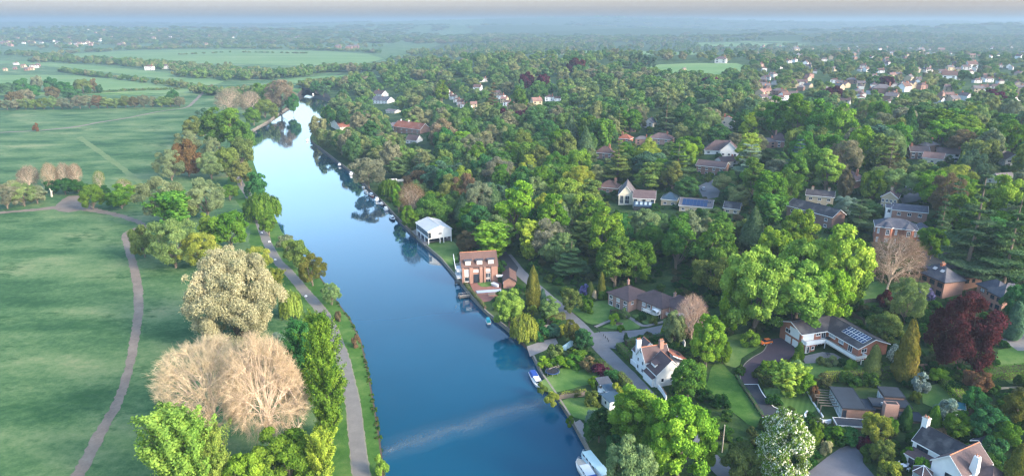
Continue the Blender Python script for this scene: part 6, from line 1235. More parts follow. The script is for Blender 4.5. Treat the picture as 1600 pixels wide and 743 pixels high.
# --- right bank: riverside
many([
 ('feathery0', 575, 246, 294, 58, 'grey', BL_, 'tree', 'wide grey green tree overhanging the moored boats'),
 ('willow1', 609, 279, 304, 34, 'moss', WI, 'willow', 'mossy weeping willow right of the wide grey tree'),
 ('tall0', 622, 288, 332, 22, 'bright', BL_, 'tree', 'narrow bright green tree above the far moorings'),
 ('bare0', 642, 284, 345, 46, 'brown', BA, 'tree', 'leafless brown tree behind the far moorings'),
 ('broad3', 640, 322, 358, 30, 'moss', BL_, 'tree', 'low green tree at the left end of the white boathouse'),
 ('feathery1', 734, 359, 396, 44, 'brown', BL_, 'tree', 'brown rounded tree behind the dormered riverside building'),
 ('cone0', 833, 415, 482, 30, 'gold', CO, 'conifer', 'golden brown pointed conifer right of the brick annexe'),
 ('lime_near', 795, 450, 512, 48, 'lime', BL_, 'tree', 'lime green round tree in front of the brick annexe'),
 ('willow0', 819, 490, 528, 44, 'yellow', WI, 'willow', 'pale yellow weeping willow hanging over the slipway'),
 ('shrub0', 832, 476, 490, 16, 'yellow', SH, 'shrub', 'yellow flowering shrub behind the weeping willow'),
 ('broad3', 858, 464, 500, 34, 'sage', BL_, 'tree', 'sage green tree beside the lane end'),
 ('cone1', 848, 450, 482, 16, 'teal', CO, 'conifer', 'bluish conifer between the golden conifer and the sage tree'),
 ('broad1', 892, 448, 490, 34, 'olive', BL_, 'tree', 'olive bronze tree across the lane from the sage tree'),
 ('cone1', 940, 424, 462, 15, 'gold', CO, 'conifer', 'slim golden conifer behind the bungalow lawn'),
 ('topiary', 923, 440, 462, 14, 'olive', CO, 'conifer', 'clipped olive conifer left of the slim golden conifer'),
 ('shrub1', 912, 444, 460, 16, 'lilac', SH, 'shrub', 'lilac flowering shrub above the bungalow lawn'),
 ('ball', 929, 453, 467, 11, 'tan', SH, 'shrub', 'round tan shrub at the back of the bungalow lawn'),
 ('shrub2', 918, 468, 486, 22, 'moss', SH, 'shrub', 'green shrub at the lane corner of the bungalow lawn'),
 ('shrub2', 941, 455, 468, 14, 'moss', SH, 'shrub', 'small green shrub right of the round tan shrub'),
 ('shrub0', 960, 488, 505, 16, 'bright', SH, 'shrub', 'bright green shrub at the bungalow corner'), ('shrub1', 978, 482, 498, 14, 'sage', SH, 'shrub', 'sage shrub under the bungalow end windows'),
 ('shrub2', 1003, 488, 500, 14, 'dark', SH, 'shrub', 'dark shrub between the bungalow canopies'), ('shrub0', 1022, 492, 505, 14, 'olive', SH, 'shrub', 'olive shrub on the little lawn by the bungalow'),
 ('ball', 978, 519, 531, 10, 'dark', SH, 'shrub', 'round dark shrub at the forecourt edge before the white lane house'),
 ('topiary', 1037, 504, 524, 10, 'yellow', SH, 'shrub', 'small yellow green cone shrub at the end of the forecourt'),
 ('shrub2', 970, 508, 516, 12, 'moss', SH, 'shrub', 'tiny shrub on the three sided front lawn'),
 ('broad3', 1055, 486, 540, 40, 'sage', BL_, 'tree', 'sage tree at the right end of the forecourt'),
 ('bare1', 1083, 462, 534, 52, 'pink', BA, 'tree', 'leafless pinkish tree in front of the bungalow right end'),
 ('lime_near_tall', 1107, 486, 574, 56, 'bright', BL_, 'tree', 'bright green tree between the white lane house and the plum drive'),
 ('broad2', 1130, 528, 568, 30, 'moss', BL_, 'tree', 'rich green tree right of the bright tree by the lawn'),
 ('broad1', 1077, 562, 622, 56, 'mid', BL_, 'tree', 'mid green tree at the near corner of the white lane house'),
 ('shrub1', 1175, 516, 540, 30, 'bright', SH, 'shrub', 'bright green shrub above the plum drive'),
 # bottom middle
 ('lime_near_tall', 992, 598, 700, 84, 'bright', BL_, 'tree', 'bright green tree in front of the blue roofed cabin'),
 ('lime_near', 1065, 612, 745, 106, 'bright', BL_, 'tree', 'largest bright green tree beside the lane at the bottom'),
 ('lime_near', 1036, 648, 742, 60, 'moss', BL_, 'tree', 'mossy green tree between the two bright trees at the bottom'),
 ('lime_near', 988, 684, 785, 78, 'sage', BL_, 'tree', 'pale sage green tree at the bottom edge by the cruisers'),
 ('broad3', 937, 640, 690, 44, 'dark', BL_, 'tree', 'dark green tree on the quay above the cruisers'),
 ('broad1', 922, 655, 690, 26, 'deep', SH, 'bush', 'deep green bush at the edge of the stone quay'),
 ('shrub0', 925, 640, 658, 20, 'silver', SH, 'bush', 'silver leaved bush above the dark tree on the quay'),
 ('broad2', 962, 680, 715, 34, 'deep', BL_, 'tree', 'deep green tree between quay and pale sage green tree'),
 ('blossom_near', 1229, 645, 765, 96, 'white', BLS, 'tree', 'big white flowering tree at the foot of the black drive'),
 ('broad4', 1160, 690, 752, 60, 'olive', BL_, 'tree', 'olive brown bushy tree left of the white flowering tree'),
 ('broad0', 1105, 680, 735, 36, 'moss', BL_, 'tree', 'mossy tree by the lane right of the largest bright tree'),
 # solar house garden
 ('ball', 1250, 534, 562, 20, 'moss', SH, 'topiary', 'taller clipped green ball by the garages'), ('ball', 1243.5, 549, 570, 17, 'moss', SH, 'topiary', 'lower clipped green ball by the plum drive'),
 ('sprig0', 1232, 570, 618, 56, 'lime', BL_, 'tree', 'lime green spreading tree in the middle of the plum drive garden'), ('broad1', 1258, 582, 618, 34, 'bright', BL_, 'tree', 'bright green tree beside the striped lawn corner'),
 ('shrub0', 1205, 563, 588, 32, 'bright', SH, 'shrub', 'bright green shrub inside the bend of the plum drive'), ('shrub1', 1245, 566, 590, 34, 'sage', SH, 'shrub', 'sage shrub below the clipped balls'),
 ('conifer0' if 'conifer0' in PROTO else 'cone0', 1366, 537, 588, 32, 'olive', CO, 'conifer', 'dense olive cone shaped conifer at the balcony corner'), ('cone0', 1421, 498, 596, 44, 'gold', CO, 'conifer', 'tall golden conifer beside the copper beech'),
 ('flower_shrub', 1398, 536, 566, 22, 'silver', SH, 'shrub', 'white flowering shrub left of the tall golden conifer'), ('broad3', 1385, 488, 532, 56, 'olive', BL_, 'tree', 'olive tree right of the solar panel roof'),
 ('shrub1', 1300, 554, 570, 20, 'sage', SH, 'shrub', 'sage shrub on the terrace below the balcony'), ('shrub0', 1284, 556, 570, 16, 'olive', SH, 'shrub', 'olive shrub on the terrace near the porch'), ('shrub2', 1330, 562, 580, 18, 'bright', SH, 'shrub', 'bright shrub below the balcony corner'), ('shrub0', 1316, 558, 572, 14, 'dark', SH, 'shrub', 'dark shrub under the balcony'),
 ('shrub0', 1273, 600, 626, 14, 'russet', SH, 'shrub', 'russet shrub by the timber pergola'),
 # flat house garden
 ('broad1', 1370, 644, 694, 46, 'yellow', BL_, 'tree', 'yellow green tree in front of the square chimney'), ('cone0', 1417, 632, 672, 24, 'dark', CO, 'conifer', 'dark cone shaped conifer by the square chimney'), ('broad2', 1392, 650, 682, 24, 'moss', BL_, 'tree', 'mossy tree right of the yellow green one'),
 ('broad4', 1380, 688, 724, 36, 'olive', BL_, 'tree', 'olive tree by the grey drive'), ('shrub1', 1378, 676, 696, 30, 'wine', SH, 'shrub', 'wine red shrub by the grey drive'), ('shrub2', 1354, 682, 700, 22, 'wine', SH, 'shrub', 'small wine red shrub under the yellow green tree'),
 ('shrub0', 1292, 686, 708, 18, 'cream', SH, 'shrub', 'cream yellow flowering shrub at the grey drive'), ('broad0', 1272, 660, 700, 30, 'moss', BL_, 'tree', 'mossy tree right of the white flowering tree'),
 ('shrub1', 1305, 664, 688, 40, 'moss', SH, 'shrub', 'wide green shrub below the white garden wall'), ('shrub0', 1330, 668, 690, 32, 'deep', SH, 'shrub', 'deep green shrub below the lower flat roof'),
 ('shrub1', 1438, 584, 612, 28, 'silver', SH, 'shrub', 'silvery shrub right of the rear flat roof'), ('shrub2', 1432, 612, 626, 16, 'gold', SH, 'shrub', 'golden shrub right of the flat roofs'), ('shrub1', 1424, 574, 590, 16, 'yellow', SH, 'shrub', 'yellow shrub at the fence end'),
 ('shrub1', 1478, 622, 656, 36, 'silver', SH, 'shrub', 'silver leaved shrub on the slope above the cottage'), ('cone0', 1461, 632, 672, 26, 'moss', CO, 'conifer', 'mossy conifer beside the cottage chimney'), ('broad3', 1498, 646, 684, 44, 'moss', BL_, 'tree', 'mossy green tree behind the cottage roof'),
 ('shrub0', 1472, 668, 686, 20, 'brown', SH, 'shrub', 'brown shrub behind the cottage chimney'),
 ('broad2', 1466, 574, 596, 30, 'bright', SH, 'shrub', 'bright green shrub above the timber fence'),
 ('broad0', 1526, 578, 612, 40, 'russet', BL_, 'tree', 'russet red small tree in the garden below the copper beech'),
 ('broad1', 1545, 636, 690, 50, 'deep', BL_, 'tree', 'deep green tree above the cottage right end'), ('broad4', 1592, 612, 664, 44, 'gold', BL_, 'tree', 'golden green tree at the right edge of the gardens'), ('cone0', 1592, 692, 770, 50, 'gold', CO, 'conifer', 'golden conifer at the bottom right corner'),
 ('broad3', 1525, 606, 646, 40, 'deep', BL_, 'tree', 'deep green tree below the russet red tree'), ('broad2', 1572, 656, 700, 44, 'moss', BL_, 'tree', 'mossy tree left of the golden conifer'), ('shrub2', 1556, 686, 715, 40, 'deep', SH, 'shrub', 'deep green shrub right of the cottage'),
 ('shrub1', 1418, 700, 722, 24, 'moss', SH, 'shrub', 'mossy shrub left of the sun room'), ('shrub0', 1392, 718, 745, 34, 'yellow', SH, 'shrub', 'yellow green shrub at the bottom by the grey drive'), ('shrub2', 1440, 716, 742, 26, 'bright', SH, 'shrub', 'bright shrub in front of the conservatory terrace'),
 # copper beech and the big trees on the right
 ('beech_near', 1512, 460, 582, 106, 'copper', BE, 'tree', 'huge dark copper beech below the brick houses'),
 ('lime_near', 1186, 382, 520, 108, 'lime', BL_, 'tree', 'lime green tree at the left of the brilliant group'), ('lime_near_tall', 1248, 402, 520, 92, 'lime', BL_, 'tree', 'lime green tree at the front of the brilliant group'), ('lime_near_tall', 1318, 346, 490, 84, 'lime', BL_, 'tree', 'tallest lime green tree, next to the brick villa with bays'),
 ('lime_near', 1262, 362, 480, 88, 'lime', BL_, 'tree', 'lime green tree at the back of the brilliant group'), ('lime_near', 1296, 410, 505, 72, 'bright', BL_, 'tree', 'bright tree at the right of the brilliant group'), ('broad0', 1150, 436, 520, 46, 'bright', BL_, 'tree', 'bright tree at the left foot of the brilliant group'),
 ('lime_near_tall', 1248, 322, 405, 58, 'bright', BL_, 'tree', 'bright tree in front of the slate house'), ('lime_near', 1215, 350, 440, 60, 'bright', BL_, 'tree', 'bright tree left of the slate house'),
 ('shrub1', 1138, 440, 500, 22, 'silver', SH, 'shrub', 'silver leaved shrub left of the brilliant lime trees'),
 ('bare1', 1398, 368, 458, 92, 'twig', BA, 'tree', 'leafless brown grey tree in front of the brick villa with bays'), ('feathery0', 1420, 434, 505, 56, 'sage', BL_, 'tree', 'sage green tree below the leafless tree by the brick villa'),
 ('shrub1', 1382, 452, 476, 24, 'copper', SH, 'shrub', 'dark copper shrub under the leafless tree'), ('shrub2', 1443, 448, 468, 30, 'lilac', SH, 'shrub', 'lilac shrub at the big brick house'),
 ('broad1', 1458, 352, 405, 44, 'moss', BL_, 'tree', 'rich green tree right of the brick villa with bays'),
 ('cedar1', 1526, 270, 442, 118, 'cedar', CE, 'cedar', 'great dark layered cedar above the big brick house'), ('cedar0', 1585, 300, 450, 104, 'cedar', CE, 'cedar', 'dark layered cedar at the right edge'), ('cedar0', 1472, 305, 400, 56, 'cedar', CE, 'cedar', 'smaller dark cedar left of the great cedar'),
 ('broad0', 1570, 276, 350, 62, 'bright', BL_, 'tree', 'bright green tree behind the great cedar'), ('broad2', 1502, 278, 330, 50, 'bright', BL_, 'tree', 'bright tree left of the great cedar top'),
 ('lime_near', 1594, 440, 520, 50, 'deep', BL_, 'tree', 'deep green tree at the right edge below the brick houses'), ('cone1', 1588, 470, 530, 34, 'teal', CO, 'conifer', 'bluish conifer right of the copper beech'),
 ('cedar_flat', 1344, 312, 360, 62, 'cedar', CE, 'cedar', 'flat topped dark cedar between slate house and brick villa'), ('feathery0', 1321, 306, 340, 36, 'silver', BL_, 'tree', 'silvery tree behind the flat topped cedar'),
 # cedars and named trees on the hill
 ('cedar0', 966, 220, 286, 62, 'olive', CE, 'cedar', 'tall olive cedar rising over the brown bungalow'), ('cedar0', 1060, 222, 290, 74, 'cedar', CE, 'cedar', 'broad dark cedar with layered branches in front of the long brick house'), ('cedar_flat', 1172, 226, 276, 62, 'silver', CE, 'cedar', 'grey silver cedar right of the half timbered house'),
 ('cedar0', 1248, 218, 276, 56, 'blue', CE, 'cedar', 'blue grey cedar on the hill behind the lime tree'), ('cedar1', 1042, 138, 214, 46, 'cedar', CE, 'cedar', 'tall dark cedar towering behind the pink roofed house'), ('cedar0', 968, 168, 216, 40, 'olive', CE, 'cedar', 'olive cedar left of the tallest hill cedar'),
 ('cedar1', 1392, 216, 295, 60, 'umber', CO, 'conifer', 'big brown tinged fir with a bare trunk beside the small cream house'), ('spruce0', 1420, 166, 230, 44, 'dark', CO, 'conifer', 'dark broad fir among the town edge trees'), ('cone1', 1502, 236, 282, 20, 'olive', CO, 'conifer', 'slim olive conifer beside the pale glimpsed house'),
 ('tall1', 1294, 233, 296, 46, 'lime', BL_, 'tree', 'lime green spire shaped tree above the long cream house'), ('broad1', 1365, 262, 318, 40, 'moss', BL_, 'tree', 'mossy tree left of the small cream house'), ('broad3', 1322, 266, 318, 26, 'brown', BL_, 'tree', 'brown tree at the end of the long cream house'),
 ('lime_near', 1508, 176, 230, 50, 'bright', BL_, 'tree', 'rounded brilliant green tree among the town edge firs'), ('broad2', 1305, 134, 162, 32, 'wine', BE, 'tree', 'wine red rounded beech behind the tall hill trees'), ('broad4', 1352, 188, 212, 34, 'wine', BE, 'tree', 'low wine red beech right of the tall hill trees'),
 ('broad1', 1386, 118, 138, 22, 'wine', BE, 'tree', 'wine red beech before the white town terrace'), ('broad3', 1553, 140, 166, 38, 'wine', BE, 'tree', 'wine red beech at the right of the town'), ('broad0', 1466, 186, 218, 26, 'wine', BE, 'tree', 'wine red beech behind the dark broad fir'),
 ('broad2', 825, 112, 146, 28, 'wine', BE, 'tree', 'left of two wine red beeches on the wooded hill'), ('broad1', 848, 114, 146, 24, 'wine', BE, 'tree', 'right of two wine red beeches on the wooded hill'), ('broad4', 1108, 118, 140, 24, 'wine', BE, 'tree', 'wine red beech near the playing field'),
 ('broad3', 788, 170, 200, 32, 'wine', BE, 'tree', 'wine red beech under the right terrace of red roofs'), ('broad0', 818, 168, 202, 26, 'wine', BE, 'tree', 'wine red beech right of the right terrace'), ('broad2', 900, 90, 116, 34, 'copper', BE, 'tree', 'dark copper beech on the hill skyline'),
 ('cedar0', 770, 130, 188, 34, 'brown', CE, 'cedar', 'brown grey cedar between the two terraces'), ('broad1', 728, 182, 220, 34, 'moss', BL_, 'tree', 'round rich green tree below the left terrace'), ('broad3', 690, 186, 238, 46, 'twig', BL_, 'tree', 'brown grey round tree right of the red manor'),
 ('tall0', 812, 132, 182, 32, 'moss', BL_, 'tree', 'tall green tree right of the right terrace'), ('tall2', 690, 124, 164, 26, 'moss', BL_, 'tree', 'green spire tree left of the left terrace'),
 ('broad0', 513, 164, 196, 22, 'dark', BL_, 'yew', 'dark rounded yew behind the cream river house'), ('broad2', 536, 168, 202, 26, 'dark', BL_, 'yew', 'dark yew right of the cream river house'),
 ('tall0', 1030, 245, 290, 30, 'bright', BL_, 'tree', 'bright green tree between the cedar and the brown bungalow'), ('tall1', 1016, 215, 262, 30, 'yellow', BL_, 'tree', 'golden yellow tree left of the pink roofed house'), ('broad1', 1078, 210, 250, 42, 'moss', BL_, 'tree', 'round green tree left of the half timbered house'),
])
many([('tall0', 1212, 148, 222, 52, 'mid', BL_, 'tree', 'tall green tree, leftmost of the tall hill trees below the wine red rounded beech'), ('tall1', 1248, 146, 226, 50, 'moss', BL_, 'tree', 'tall mossy tree second from the left among the tall hill trees'), ('tall2', 1280, 152, 232, 48, 'mid', BL_, 'tree', 'tall green tree right under the wine red rounded beech'), ('tall0', 1316, 158, 240, 48, 'bright', BL_, 'tree', 'tall bright tree, rightmost of the tall hill trees'),
 ('feathery0', 1362, 152, 200, 44, 'sage', BL_, 'tree', 'sage rounded tree right of the tall hill trees'), ('broad2', 1345, 196, 262, 50, 'bright', BL_, 'tree', 'bright green tree below the low wine red beech'), ('tall1', 808, 282, 372, 66, 'bright', BL_, 'tree', 'tallest bright tree in the wood above the dormered riverside building'), ('tall2', 862, 300, 392, 60, 'moss', BL_, 'tree', 'mossy spire of the wood between lane end and hill houses'), ('tall0', 948, 318, 412, 62, 'bright', BL_, 'tree', 'bright spire shaped tree in the wood below the glass roofed house'), ('broad1', 995, 372, 440, 60, 'moss', BL_, 'tree', 'rich green tree in the wood behind the long bungalow'), ('tall1', 1120, 350, 440, 62, 'mid', BL_, 'tree', 'mid green tree left of the brilliant lime trees in the wood'), ('feathery1', 905, 258, 312, 54, 'yellow', BL_, 'tree', 'yellow green airy tree left of the brown bungalow'), ('broad3', 745, 320, 380, 50, 'deep', BL_, 'tree', 'deep green tree right of the white boathouse'), ('tall0', 1060, 330, 420, 58, 'mid', BL_, 'tree', 'mid green tree in the wood below the low solar roofed house')])
for i, u in enumerate((988, 1000, 1008, 1015, 1022)): T('far_poplar', u, 80 + i * 2, 108, 8, 'teal', name=PO, cat='poplar', label=None, noun='far poplar', group='far poplars in a row on the plain')
many([('cedar1', 300 + 0, 92, 110, 1, 'dark', CE, 'cedar', None)] if False else [])
many([('shrub0', 905, 545, 562, 26, 'moss', SH, 'shrub', 'rounded mossy shrub between the sheeted boat and the lane'), ('broad1', 912, 512, 548, 30, 'deep', SH, 'bush', 'deep green bush at the lane edge above the sheeted boat'), ('shrub2', 868, 540, 562, 30, 'olive', SH, 'shrub', 'olive shrub left of the sheeted boat'), ('broad3', 893, 500, 534, 28, 'gold', SH, 'bush', 'golden brown bush beside the lane above the sheeted boat'),
 ('shrub1', 852, 558, 574, 26, 'bright', SH, 'shrub', 'bright shrub behind the trampoline lawn by the slipway'), ('shrub0', 876, 556, 572, 28, 'moss', SH, 'shrub', 'mossy shrub behind the pale rail fence'), ('shrub2', 897, 556, 570, 30, 'mid', SH, 'shrub', 'green shrub at the lane end of the pale rail fence'), ('shrub1', 920, 560, 578, 30, 'brown', SH, 'shrub', 'bronze shrub at the back of the trampoline lawn'),
 ('shrub0', 938, 568, 586, 26, 'wine', SH, 'shrub', 'dark red shrub at the lane side of the trampoline lawn'), ('shrub2', 928, 590, 604, 22, 'moss', SH, 'shrub', 'mossy shrub left of the dark grey cabin'), ('shrub1', 848, 598, 614, 18, 'olive', SH, 'shrub', 'olive shrub on the river wall below the trampoline'), ('shrub0', 862, 612, 630, 22, 'yellow', SH, 'shrub', 'yellow green shrub at the river end of the reed fence'),
 ('shrub2', 925, 612, 632, 24, 'olive', SH, 'shrub', 'olive shrub at the cabin end of the reed fence'), ('shrub1', 890, 648, 664, 14, 'moss', SH, 'shrub', 'small mossy shrub on the river wall by the lower lawn'), ('broad2', 866, 506, 526, 24, 'teal', SH, 'bush', 'bluish bush between weeping willow and lane'), ('shrub0', 880, 506, 520, 16, 'yellow', SH, 'shrub', 'yellow rounded shrub near the lane behind the slipway'),
 ('shrub2', 848, 512, 528, 26, 'deep', SH, 'shrub', 'deep green shrub right of the weeping willow'), ('shrub1', 905, 530, 544, 18, 'sage', SH, 'shrub', 'sage shrub above the sheeted boat'), ('shrub0', 956, 576, 594, 24, 'deep', SH, 'shrub', 'deep green shrub behind the dark grey cabin'), ('shrub1', 966, 600, 622, 24, 'yellow', SH, 'shrub', 'yellow green shrub between the cabins and the lane'),
 ('broad3', 493, 128, 146, 20, 'deep', BL_, 'tree', 'dark tree closing the far end of the river at its left'), ('broad1', 505, 132, 151, 20, 'teal', BL_, 'tree', 'bluish tree closing the far end of the river at its right')])
# ---------------------------------------------------------------- the wood between: individual trees
def poly_has(px, u, v): return inside(u, v, px)
WOOD = [(488, 206), (506, 230), (535, 246), (560, 240), (620, 262), (640, 300), (655, 332), (712, 330), (735, 362), (790, 392), (826, 420), (850, 440), (905, 455), (950, 440), (1090, 452), (1140, 470), (1150, 420), (1200, 350), (1350, 345), (1480, 335), (1640, 420), (1640, 178), (488, 178)]
AREAS = [WOOD]
wr = random.Random(21); planted = [t['pos'].copy() for t in TREES if t['name'] not in (SH,)]
def road_clear(x, y):
    for a, b in zip(LANE, LANE[1:]):
        ab = (b - a).to_2d(); ap = Vector((x - a.x, y - a.y)); t = max(0, min(1, ap.dot(ab) / ab.length_squared))
        if (ap - ab * t).length < 4.5: return False
    return not any(inside(x, y, S) for S in SHEETS)
HOUSES = [o for o in C.objects if o.type == 'EMPTY' and o.get('category') not in ('tree', 'willow', 'poplar', 'cedar', 'conifer', 'shrub', 'bush', 'hedge bush', 'yew', 'topiary')]
def house_clear(x, y, m=1.5):
    for o in HOUSES:
        lx, ly = world_to(o, (x, y)); bb_ = HB[o.name]
        if bb_[0] - m < lx < bb_[2] + m and bb_[1] - m < ly < bb_[3] + m: return False
    return True
HB = {}
def note_bounds(o):
    v = []
    for ch in o.children:
        if ch.type == 'MESH' and ch.name.startswith('wall'): v += [c.co for c in ch.data.vertices]
    if not v: v = [Vector((0, 0, 0)), Vector((10, 10, 0))]
    HB[o.name] = (min(c.x for c in v), min(c.y for c in v), max(c.x for c in v), max(c.y for c in v))
for o in HOUSES: note_bounds(o)
def hides(p, h, w, base=0.1):
    u0, v0, d = proj(p[0], p[1], p[2] + h); u1, v1, _ = proj(p[0], p[1], p[2] + h * base); r = w * 0.42 * FOC / d
    for a0, b0, a1, b1, P_ in PROTECT:
        if depth_at(P_) < d - 2: continue
        ou = min(a1, u0 + r) - max(a0, u0 - r); ov = min(b1, v1) - max(b0, v0)
        if ou > 0.22 * min(a1 - a0, 2 * r) and ov > 0.2 * (b1 - b0): return True
    return False
PALETTE = ['moss', 'yellow', 'bright', 'sage', 'moss', 'mid', 'mid', 'mid', 'deep', 'deep', 'moss', 'olive', 'olive', 'olive', 'dark', 'sage', 'bright', 'yellow', 'grey', 'teal', 'grey', 'olive', 'mid', 'moss', 'sage', 'brown']
KIN = {'bright': 'tall', 'moss': 'tall'}
cand = []
y = 118.0
while y < 640:
    sp_ = 12.0 + (y - 118) * 0.008; x = -260.0
    while x < 560:
        cand.append((x + wr.uniform(-0.36, 0.36) * sp_, y + wr.uniform(-0.36, 0.36) * sp_, sp_)); x += sp_
    y += sp_
NAUTO = 0; rest = []
for x, y, sp_ in sorted(cand, key=lambda c: c[1]):
    if x < xR(y) + 4: continue
    z = ground(x, y); u, v, d = proj(x, y, z + 7)
    if not (-30 < u < 1640): continue
    if not any(poly_has(A_, u, v) for A_ in AREAS): continue
    if any((q.x - x) ** 2 + (q.y - y) ** 2 < (sp_ * 0.62) ** 2 for q in planted): continue
    if not road_clear(x, y) or not house_clear(x, y, 2.5): continue
    h = wr.uniform(13, 22); w = wr.uniform(12.5, 18.5)
    if hides((x, y, z), h, w):
        h *= 0.55; w *= 0.7
        if hides((x, y, z), h, w):
            h, w = 3.2, 5.5
            if hides((x, y, z), h, w): continue
    region = (math.sin(x * 0.021 + 1) + math.sin(y * 0.017 + x * 0.008)) * 0.5
    col = wr.choice(PALETTE + (['moss', 'bright', 'mid'] if region > 0.2 else ['olive', 'grey', 'dark', 'sage']))
    if u < 700 and col in ('bright', 'yellow'): col = wr.choice(['deep', 'olive'])
    proto = wr.choice(['broad0', 'broad1', 'broad2', 'broad3', 'broad4', 'tall0', 'tall1', 'tall2', 'feathery0', 'feathery1', 'sprig0'] if col not in ('grey', 'brown', 'sage') else ['feathery0', 'feathery1', 'broad1', 'broad3'])
    if col == 'dark' and wr.random() < 0.6: proto = wr.choice(['spruce0', 'cedar0', 'cedar0']); col = 'cedar'
    rest.append((x, y, z, w, h, col, proto, u, v))
MASS = []      # the trees past the first 300 of a kind: one mass further back
rest.sort(key=lambda r: -r[3] * r[4] / depth_at(r[:3]) ** 2)
NBL = sum(t['name'] == BL_ for t in TREES); NSH = sum(t['name'] == SH for t in TREES)
for x, y, z, w, h, col, proto, u, v in rest:
    nm, ct = (SH, 'bush') if h < 5 else ((CO, 'conifer') if proto == 'spruce0' else ((CE, 'cedar') if proto == 'cedar0' else (BL_, 'tree')))
    if nm == BL_:
        NBL += 1
        if NBL > 292: MASS.append((x, y, z, w, h, col)); continue
    plant(proto, (x, y, z), w, h, col, name=nm, cat=ct); planted.append(Vector((x, y, z))); NAUTO += 1
print('auto trees', NAUTO, 'mass', len(MASS), 'broad', sum(t['name'] == BL_ for t in TREES), 'shrub', sum(t['name'] == SH for t in TREES))
# ================================================================== SMALL THINGS
def heading(p, q): return math.atan2(q[1] - p[1], q[0] - p[0])
def hull_boat(name, label, cat, pos, rz, L, Wd, hull, deck, cabin=None, glass=True, canopy=None, group=None, z=0.0, stripe=None):
    """a boat afloat: shaped hull, deck, windscreen, cabin and cover, each its own part; bow along +x"""
    o = thing(name, label, cat, (pos[0], pos[1], z), rz, group); H = MB(); n = 9; top = []; bot = []
    prof = [(-0.5, 0.40), (-0.42, 0.47), (-0.2, 0.5), (0.05, 0.5), (0.25, 0.42), (0.4, 0.26), (0.5, 0.02)]
    for x, w in prof: top.append((x * L, w * Wd, 0.75 + 0.25 * max(0, x))); bot.append((x * L * 0.92, w * Wd * 0.72, -0.25))
    T_ = [(x, -y, q) for x, y, q in top] + top[::-1]; B_ = [(x, -y, q) for x, y, q in bot] + bot[::-1]; H.hull(T_, B_, hull); H.build('hull', o)
    D = MB(); D.hull([(x * 0.96, y * 0.86, q + 0.05) for x, y, q in T_], [(x * 0.96, y * 0.86, q + 0.004) for x, y, q in T_], deck); D.build('deck', o)
    G = MB()
    for a, b in zip(T_, T_[1:]): G.tube((a[0], a[1], a[2] + .03), (b[0], b[1], b[2] + .03), 0.05, 0.05, stripe or 'white_paint', 4)
    G.build('gunwale', o)
    if cabin:
        x0, x1, h = cabin; q = [(x0 * L, -0.36 * Wd), (x1 * L, -0.28 * Wd), (x1 * L, 0.28 * Wd), (x0 * L, 0.36 * Wd)]
        C_ = MB(); C_.hull([(a * 0.97, b * 0.86, 0.82 + h) for a, b in q], [(a, b, 0.80) for a, b in q], 'white_paint'); c = C_.build('cabin', o)
        for sg in (-1, 1):
            Wn = MB(); k = 3
            for i in range(k):
                t0, t1 = (i + .15) / k, (i + .85) / k; xa, xb = x0 * L + (x1 - x0) * L * t0, x0 * L + (x1 - x0) * L * t1; ya = (0.345 - 0.075 * (t0 + t1) / 2) * Wd * sg
                Wn.box(xa, min(ya, ya + .04 * sg), 0.85 + h * 0.42, xb, max(ya, ya + .04 * sg), 0.85 + h * 0.82, 'glass')
            Wn.build('window', c)
        S = MB(); S.hull([(x1 * L + 0.02, -.24 * Wd, .8 + h), (x1 * L + .04, -.24 * Wd, .8 + h), (x1 * L + .04, .24 * Wd, .8 + h), (x1 * L + .02, .24 * Wd, .8 + h)], [(x1 * L + .10, -.27 * Wd, .85), (x1 * L + .14, -.27 * Wd, .85), (x1 * L + .14, .27 * Wd, .85), (x1 * L + .10, .27 * Wd, .85)], 'glass'); S.build('windscreen', o)
    if canopy:
        x0, x1, mat = canopy; K = MB(); K.hull([(x0 * L, -.3 * Wd, 1.5), (x1 * L, -.3 * Wd, 1.62), (x1 * L, .3 * Wd, 1.62), (x0 * L, .3 * Wd, 1.5)], [(x0 * L, -.42 * Wd, .8), (x1 * L, -.42 * Wd, .8), (x1 * L, .42 * Wd, .8), (x0 * L, .42 * Wd, .8)], mat); K.build('canopy', o)
    return o
def wp(u, v, z=0.35): x, y = plane_at(u, v, z); return Vector((x, y, 0))
a, b = wp(832, 583), wp(844, 606); hull_boat('motor_cruiser', 'small white cruiser with a blue cockpit cover moored by the trampoline lawn', 'boat', (a + b) / 2, heading(a, b), (b - a).length + 1.0, 2.6, 'white_paint', 'boat_cream', (-0.08, 0.22, 0.65), canopy=(-0.46, -0.12, 'blue_cover'))
